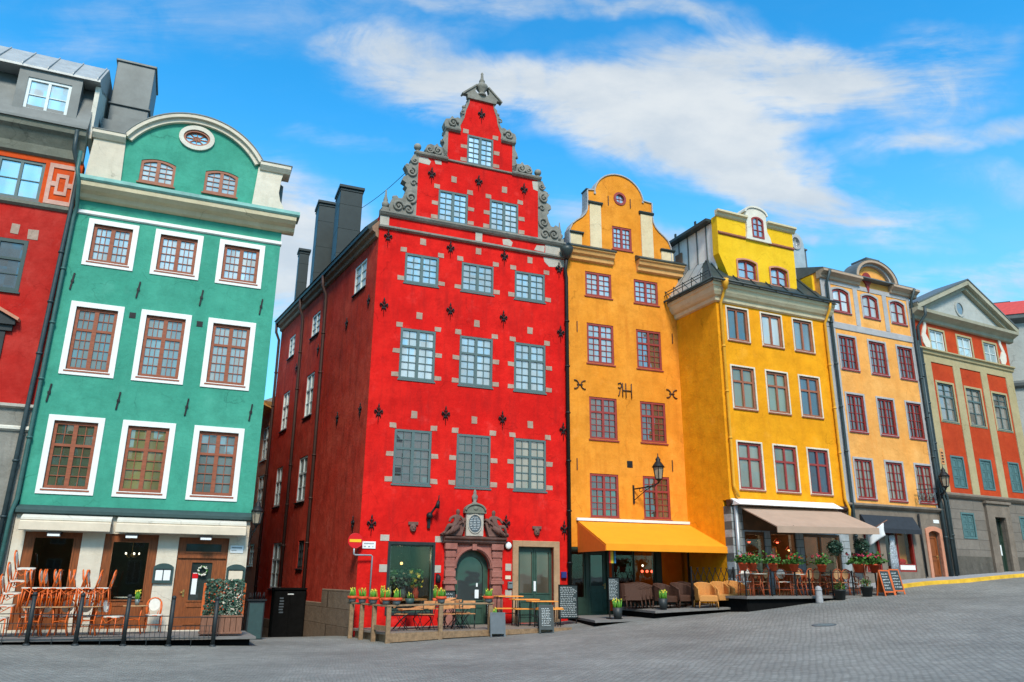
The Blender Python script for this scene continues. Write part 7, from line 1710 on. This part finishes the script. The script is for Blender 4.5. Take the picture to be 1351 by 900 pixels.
for i in range(5):
    dup(W1, OR.at(1.5 + i * .17, 1.75 - i * .03, od(1.5) + .02 + i * .015), (0, R(8), OR.rz + R(80)), 'dark wicker armchair nested in the sideways row beside the chalkboard', 'dark wicker armchairs nested in a row')
t = thing('lattice_fence', 'black folding lattice fence behind the pale armchairs', 'fence', OR.at(3.35, 2.75, od(4) + .1), OR.rz)
m = MB()
for k in range(7):
    x = k * .24; m.bar((x, .0, .55), (x + .3, .0, 1.2), .024, .014); m.bar((x, .02, 1.2), (x + .3, .02, .55), .024, .014)
m.build('lattice', 'iron', t)
for x in (.0, 1.74):
    m = MB(); m.box(x - .02, x + .02, -.02, .03, -.1, 1.22); m.build('post', 'iron', t)
t = lantern('wall_lantern', 'large black lantern on a scrolled bracket on the orange house', OR.at(3.30, 1.0, 5.22), OR.rz, 1.25, [(0, 0, -.12), (-.12, .25, -.24), (-.55, .98, -.3)])
t = thing('striped_flag', 'small rainbow striped flag hanging under the orange awning', 'flag', OR.at(.77, 1.9, 2.12), OR.rz)
for k, mt in enumerate(('rainbow_red', 'sign_yellow', 'rainbow_yellow', 'leaf_green', 'rainbow_blue')):
    m = MB(); m.box(-.13 + k * .05, -.13 + k * .05 + .05, -.01 + .012 * (k % 2), .0 + .012 * (k % 2), 0, .4); m.build('stripe', mt, t)
m = MB(); m.bar((-.15, 0, .41), (.15, 0, .41), .015); m.bar((0, 0, .41), (0, .1, .62), .008); m.build('rod', 'iron', t)
for i, (u, n, z, mt) in enumerate([(1.05, -.6, 2.2, 'lamp_white'), (1.32, -.7, 2.16, 'lamp_white'), (3.9, -1.5, 2.12, 'lamp_white')]):
    t = thing('pendant_lamp', ['left small glowing bulb behind the orange house door', 'right small glowing bulb behind the orange house door', 'single white bulb glowing over the orange house bar'][i], 'lamp', OR.at(u, n, z), OR.rz)
    m = MB(); m.ball((0, 0, 0), .045, 8, 6); m.build('bulb', mt, t); m = MB(); m.tube([(0, 0, .04), (0, 0, 3.0 - z)], .006, 5); m.build('cord', 'iron', t)
for i in range(3):
    t = thing('pendant_lamp', ['left of the three red lamps glowing in the orange house bar', 'middle of the three red lamps glowing in the orange house bar', 'right of the three red lamps glowing in the orange house bar'][i], 'lamp', OR.at(3.87 + i * .22, -1.5, 1.9), OR.rz, 'red lamps in the orange house bar')
    m = MB(); m.ball((0, 0, 0), .055, 8, 6); m.build('bulb', 'lamp_red', t); m = MB(); m.tube([(0, 0, .05), (0, 0, 1.1)], .006, 5); m.build('cord', 'iron', t)

# ---- yellow restaurant terrace
YD = 1.10
deck('terrace_deck', YE, [(-1.15, .06), (4.9, .06), (4.9, 1.85), (-1.15, 1.85)], YD, 'deck_grey', 'dark raised deck of the yellow house restaurant', base=.3, th=.08, slope=.004)
YF = thing('terrace_railing', 'thin black railing around the yellow house terrace', 'railing', YE.at(0, 1.78, YD), YE.rz)
for u in (-1.1, -.0, 1.05, 1.68, 2.72, 3.7, 4.85):
    m = MB(); m.box(u - .02, u + .02, -.02, .02, -.1, .86); m.build('post', 'iron', YF)
m = MB(); m.box(-1.1, 4.85, -.015, .015, .78, .80); m.box(-1.1, 4.85, -.01, .01, .25, .265); m.build('rail', 'iron', YF)
yc = [(-.6, 1.15, -50, 0), (.1, 1.1, 200, 1), (1.05, 1.2, -30, 0), (1.62, 1.1, 170, 1), (2.0, 1.2, 190, 1), (2.4, 1.15, 180, 1), (3.35, 1.2, 175, 1), (3.78, 1.15, 180, 1), (4.35, 1.1, -20, 0), (4.75, 1.2, -40, 0), (.6, .6, 90, 1), (2.9, .6, 60, 1), (3.6, .55, 20, 1)]
yl = ['pale backed chair at the left end of the yellow terrace', 'woven chair right of the left end chair, yellow terrace', 'pale backed chair beside the second flower pot, yellow terrace', 'woven chair at the middle left of the yellow terrace', 'woven chair beside the middle pot of the yellow terrace', 'woven chair just left of the left topiary tree', 'woven chair just right of the left topiary tree', 'woven chair in the middle between the two topiary trees', 'pale backed chair left of the right topiary tree', 'pale backed chair behind the sandwich boards', 'woven chair close to the wall at the left of the yellow terrace', 'woven chair close to the restaurant door, yellow terrace', 'woven chair close to the wall behind the right topiary tree']
ca = cb = None
for (u, n, a, k), lab in zip(yc, yl):
    if k and ca is None: ca = make_chair('bistro_chair', 'rattan_brown', 'weave_tan', 'weave_tan', YE.at(u, n, YD), YE.rz + R(a), lab, 'rattan chairs on the yellow house terrace', True)
    elif k: dup(ca, YE.at(u, n, YD), YE.rz + R(a), lab)
    elif cb is None: cb = make_chair('bistro_chair', 'rattan_brown', 'seat_white', 'seat_white', YE.at(u, n, YD), YE.rz + R(a), lab, 'rattan chairs on the yellow house terrace', True)
    else: dup(cb, YE.at(u, n, YD), YE.rz + R(a), lab)
ya = None
for (u, n), lab in zip([(-.25, 1.2), (1.35, 1.25), (2.15, .75), (4.0, .7)], ['small table at the left end of the yellow terrace', 'small table by the second flower pot, yellow terrace', 'small table in the middle of the yellow terrace', 'small table at the right end of the yellow terrace']):
    if ya is None: ya = make_table('bistro_table', 'rattan_brown', 'seat_white', YE.at(u, n, YD), YE.rz, lab, 'small tables on the yellow house terrace', True)
    else: dup(ya, YE.at(u, n, YD), YE.rz, lab)
def geranium(label, loc, s=1.0, seed=1):
    rnd = random.Random(seed); t = thing('geranium_pot', label, 'flower pot', loc, rnd.uniform(0, 6), 'geranium pots on the yellow house railing')
    m = MB(); m.lathe([(.10 * s, 0), (.145 * s, .2 * s), (.155 * s, .2 * s), (.155 * s, .24 * s), (.13 * s, .24 * s), (.12 * s, .2 * s)], (0, 0, 0), 16); m.build('pot', 'terracotta', t)
    m = MB()
    for i in range(230):
        c = Vector((rnd.gauss(0, .15), rnd.gauss(0, .13), .24 + abs(rnd.gauss(0, .13)))) * s; a, b, g_ = (rnd.uniform(0, 6.28) for _ in range(3)); M = Matrix.Rotation(a, 3, 'Z') @ Matrix.Rotation(b * .3, 3, 'X')
        z = .075 * s * rnd.uniform(.7, 1.2); m.add([c + M @ Vector(v) * z for v in ((-.5, 0, 0), (-.25, -.45, .1), (.35, -.4, .05), (.6, 0, 0), (.35, .4, .05), (-.25, .45, .1))], [(0, 1, 2, 3, 4, 5)])
    m.build('leaves', 'leaf_green', t)
    m = MB()
    for i in range(rnd.randint(5, 9) if s < 1.15 else 12):
        c = Vector((rnd.gauss(0, .13), rnd.gauss(0, .11), .40 + rnd.uniform(0, .14))) * s
        for j in range(6): m.ball((c.x + rnd.gauss(0, .026), c.y + rnd.gauss(0, .026), c.z + rnd.gauss(0, .018)), .017 * s, 6, 4)
    m.build('blossoms', 'flower_pink' if s > 1.15 or seed % 2 else 'flower_red', t)
    return t
gl_ = ['geranium pot at the far left of the yellow railing', 'second geranium pot from the left end of the yellow railing', 'geranium pot beside the left railing post of the yellow terrace', 'tall blossomed geranium pot before the restaurant doorway', 'geranium pot left of the left topiary tree', 'geranium pot with bright pink blossoms beside the right topiary tree', 'large pink geranium pot above the sandwich boards']
for i, (u, lab) in enumerate(zip((-1.15, -.75, .12, 1.05, 2.32, 4.05, 4.85), gl_)):
    geranium(lab, YE.at(u, 1.78, YD + .80), 1.25 if i > 4 else 1.05, i + 3)
geranium('geranium pot on the inner right corner of the yellow railing', YE.at(4.55, 1.5, YD + .80), 1.2, 21)
t = thing('flower_stand', 'thin iron stand carrying the inner right geranium pot', 'stand', YE.at(4.55, 1.5, YD), YE.rz); m = MB(); m.tube([(0, 0, 0), (0, 0, .78)], .015, 6); m.lathe([(.12, 0), (.12, .02)], (0, 0, .78), 12); m.lathe([(.14, 0), (.02, .03)], (0, 0, 0), 12); m.build('stand', 'iron', t)
def topiary(label, loc, h, seed):
    rnd = random.Random(seed); t = thing('topiary_tree', label, 'tree', loc, 0, 'ball topiary trees before the yellow terrace')
    m = MB(); m.lathe([(.15, 0), (.2, .3), (.21, .3), (.21, .34), (.18, .34), (.17, .3)], (0, 0, 0), 16); m.build('pot', 'black_pot', t)
    m = MB(); m.tube([(0, 0, .28), (.015, .01, h * .5), (0, 0, h - .2)], [.022, .018, .016], 7); m.build('trunk', 'planter_wood', t)
    for nm, c0, rr, n, mt in (('crown', (0, 0, h), .27, 1500, 'ivy'), ('underplanting', (0, 0, .42), .2, 200, 'leaf_green')):
        m = MB()
        for i in range(n):
            v = Vector((rnd.gauss(0, 1), rnd.gauss(0, 1), rnd.gauss(0, 1))).normalized() * rr * rnd.uniform(.45, 1.06) ; c = Vector(c0) + v
            a, b = rnd.uniform(0, 6.28), rnd.uniform(-1, 1); M = Matrix.Rotation(a, 3, 'Z') @ Matrix.Rotation(b, 3, 'X'); z = .06 * rnd.uniform(.7, 1.3)
            m.add([c + M @ Vector(q) * z for q in ((-.5, 0, 0), (0, -.4, .1), (.6, 0, 0), (0, .4, .1))], [(0, 1, 2, 3)])
        m.build(nm, mt, t)
topiary('left ball topiary tree in a black pot before the yellow terrace', gat(YE, 2.75, 2.05), 1.72, 5)
topiary('right ball topiary tree in a black pot beside the sandwich boards', gat(YE, 4.12, 1.98), 1.72, 6)
t = thing('stone_bollard', 'short grey stone bollard before the yellow terrace', 'bollard', gat(YE, 1.68, 2.15, -.02), YE.rz)
m = MB(); m.lathe([(.13, 0), (.12, .06), (.105, .45), (.10, .5), (.07, .55), (.02, .57)], (0, 0, 0), 14); m.build('shaft', 'granite', t); m = MB(); m.lathe([(.112, 0), (.118, .02), (.112, .04)], (0, 0, .42), 14); m.build('collar', 'granite', t)
a_board('sandwich_board', 'left orange framed chalk board of the pair by the flower pots', gat(YE, 4.78, 2.2), YE.rz - .1, .46, .9, R(13), 'trellis_wood', 'slate_board', rows=6, seed=11)
a_board('sandwich_board', 'right orange framed chalk board of the pair by the yellow kerb', gat(YE, 5.28, 2.2), YE.rz - .1, .46, .9, R(13), 'trellis_wood', 'slate_board', rows=6, seed=12)
for i, (u, n, z, mt, lab) in enumerate([(.99, -.3, 2.98, 'lamp_red', 'red wall lamp glowing over the left restaurant window'), (2.34, -.3, 3.0, 'lamp_red', 'dim red lamp glowing left of the restaurant doorway'), (3.07, -.5, 2.74, 'lamp_warm', 'orange cone lamp glowing in the restaurant doorway')]):
    t = thing('pendant_lamp', lab, 'lamp', YE.at(u, n, z), YE.rz); m = MB(); m.ball((0, 0, -.02), .05, 8, 6); m.build('bulb', mt, t); m = MB(); m.lathe([(.15, -.02), (.05, .1), (.02, .13)], (0, 0, 0), 14); m.build('shade', 'terracotta', t); m = MB(); m.tube([(0, 0, .12), (0, 0, .4)], .008, 5); m.build('cord', 'iron', t)
t = thing('wall_mirror', 'tall pale lit panel inside the yellow restaurant', 'mirror', YE.at(2.55, -.9, 1.3), YE.rz); m = MB(); m.box(-.2, .2, -.02, .02, 0, 1.5); m.build('panel', 'seat_white', t); m = MB(); m.prism([loop_rect(-.24, .24, -.04, 1.54), loop_rect(-.19, .19, .01, 1.49)], -.04, .02); m.build('frame', 'brass', t)

# ---- peach house front
t = thing('white_flag', 'plain white flag on a slanted staff at the peach shop', 'flag', PE.at(.72, .3, 3.35), PE.rz)
m = MB(); m.tube([(.0, .25, .0), (.55, -.5, .55)], .016, 6); m.build('staff', 'planter_wood', t)
m = MB(); n = 8; P = []
for j in range(n + 1):
    f = j / n
    for i in range(5):
        s_ = i / 4; P.append((.10 + .36 * s_ + .02 * math.sin(f * 4 + i * .8) + .05 * f, .13 - .5 * s_ + .02 * math.sin(f * 5 + i), .08 + .36 * s_ - f * (.52 - .06 * s_)))
m.add(P, [(j * 5 + i, j * 5 + i + 1, (j + 1) * 5 + i + 1, (j + 1) * 5 + i) for j in range(n) for i in range(4)], True); o = m.build('cloth', 'cloth_white', t); sd_ = o.modifiers.new('thick', 'SOLIDIFY'); sd_.thickness = .006
t = thing('hanging_dress', 'long grey patterned dress hanging in the peach shop doorway', 'dress', PE.at(2.26, .09, 1.95), PE.rz)
m = MB(); m.lathe([(.24, 0), (.22, .5), (.18, .95), (.13, 1.1), (.17, 1.3), (.16, 1.42), (.05, 1.46)], (0, 0, 0), 16, sy=.3); m.build('cloth', 'dress_cloth', t); m = MB(); m.tube([(-.14, 0, 1.44), (0, 0, 1.5), (.14, 0, 1.44)], .01, 5); m.tube([(0, 0, 1.5), (0, 0, 1.6)], .008, 5); m.build('hanger', 'iron', t)
t = thing('red_bag_display', 'red cloth goods displayed low in the peach shop window', 'display', PE.at(2.95, -.3, 2.28), PE.rz)
m = MB(); m.ball((-.1, 0, .2), (.16, .1, .24), 10, 8); m.ball((.25, 0, .1), (.2, .1, .12), 10, 8); m.build('cloth', 'red_cloth', t)
m = MB(); m.box(-.35, .55, -.1, .12, -.04, 0); m.build('shelf', 'white_paint', t)
t = thing('shop_sign', 'grey wrought letter sign hanging out from the peach house', 'sign', PE.at(5.25, .2, 4.95), PE.rz - R(90))
m = MB(); Tn = Matrix(((0, 1, 0, 0), (-1, 0, 0, 0), (0, 0, 1, 0), (0, 0, 0, 1)))
m = MB(); m.bar((.1, 0, .42), (.0, -1.25, .34), .03); m.bar((.1, 0, -.05), (.0, -1.2, -.05), .02); m.bar((.1, -.02, -.1), (.1, -.02, .5), .05, .03); m.build('bracket', 'iron', t)
m = MB()
for k, ltr in enumerate('polar'):
    y = -1.15 + k * .23; zc = .12
    ring_ = [(.02, y + .075 * math.cos(2 * math.pi * i / 12), zc + .085 * math.sin(2 * math.pi * i / 12)) for i in range(12)]
    if ltr in 'poa': m.tube(ring_, .02, 6, closed=True)
    if ltr == 'p': m.tube([(.02, y - .08, zc + .1), (.02, y - .08, zc - .22)], .022, 6)
    if ltr == 'l': m.tube([(.02, y, zc + .26), (.02, y, zc - .09)], .022, 6)
    if ltr == 'a': m.tube([(.02, y + .08, zc + .1), (.02, y + .08, zc - .09)], .022, 6)
    if ltr == 'r': m.tube([(.02, y - .06, zc - .09), (.02, y - .06, zc + .09)], .022, 6); m.tube([(.02, y - .06, zc + .05), (.02, y + .05, zc + .09)], .02, 6)
m.build('lettering', 'roof_grey', t)
lantern('wall_lantern', 'black lantern on an iron arm where peach and brick red houses meet', PE.at(5.35, .55, 5.45), PE.rz, 1.15, [(0, 0, -.12), (.04, .25, -.3), (.08, .5, -.35)])
t = thing('shop_bulletin', 'small carved sign high on the sand pilaster of the brick red house', 'sign', PD.at(.66, 0, 6.5), PD.rz)
m = MB(); m.prism([loop_rect(-.12, .12, 0, .7, .1)], -.05, -.002); m.build('panel', 'slat_wood', t); m = MB()
for k in range(4): m.box(-.07, .07, -.056, -.051, .08 + k * .13, .15 + k * .13)
m.build('relief', 'pipe_brown', t)
# ---- iron cover in the cobbles
q = Vector((8.1, 21.2, 0)); q.z = gz(q.x, q.y) + .012; t = thing('manhole_cover', 'round iron manhole cover in the cobbles before the yellow house', 'manhole cover', q, 0)
e = .5; nx_ = (gz(q.x + e, q.y) - gz(q.x - e, q.y)) / (2 * e); ny_ = (gz(q.x, q.y + e) - gz(q.x, q.y - e)) / (2 * e)
t.rotation_euler = Vector((-nx_, -ny_, 1)).to_track_quat('Z', 'Y').to_euler()
m = MB(); t.scale = (.72, .72, 1); m.lathe([(.42, -.05), (.42, .004), (.36, .004), (.36, -.004)], (0, 0, 0), 28, smooth=False); m.build('rim', 'slate_grey', t); m = MB(); m.lathe([(.355, -.04), (.355, .002)], (0, 0, 0), 28, smooth=False)
for k in range(7): m.box(-.28 + k * .085, -.24 + k * .085, -.2, .2, .002, .006)
m.build('lid', 'zinc_pot', t)

# ---- thin aerial wires over the roofs
t = thing('aerial_wire', 'thin aerial wire strung from the tall chimney to the red gable', 'wire', RE.at(.35, -6.5, 17.9), RE.rz)
a, b = Vector((0, 0, 0)), Vector((.75, -6.3, -1.0)); m = MB()
m.tube([a.lerp(b, k / 10) + Vector((0, 0, -.12 * math.sin(math.pi * k / 10))) for k in range(11)], .012, 5); m.build('wire', 'iron', t)

t = thing('chandelier', 'small glowing chandelier behind the middle shop window of the green house', 'lamp', GR.at(2.95, -1.0, 2.15), GR.rz)
m = MB(); m.tube([(0, 0, 0), (0, 0, .8)], .01, 5); m.ball((0, 0, 0), .05, 8, 6)
for k in range(5): m.tube([(0, 0, 0), (.1 * math.cos(R(72 * k)), .1 * math.sin(R(72 * k)), -.06), (.2 * math.cos(R(72 * k)), .2 * math.sin(R(72 * k)), .02)], .01, 5)
m.build('frame', 'brass', t)
for k in range(5):
    m = MB(); m.ball((.2 * math.cos(R(72 * k)), .2 * math.sin(R(72 * k)), .05), (.022, .022, .035), 6, 5); m.build('bulb', 'lamp_white', t)
for u, lab in ((.75, 'dark cafe table behind the left shop window of the green house'), (3.0, 'dark cafe table behind the middle shop window of the green house')):
    t = thing('cafe_table', lab, 'table', GR.at(u, -1.3, .1), GR.rz)
    m = MB(); m.lathe([(.38, 0), (.4, .015), (.38, .03)], (0, 0, .82), 20); m.build('tabletop', 'cloth_white', t); m = MB(); m.lathe([(.22, 0), (.05, .05), (.035, .8)], (0, 0, 0), 12); m.build('leg', 'iron', t)
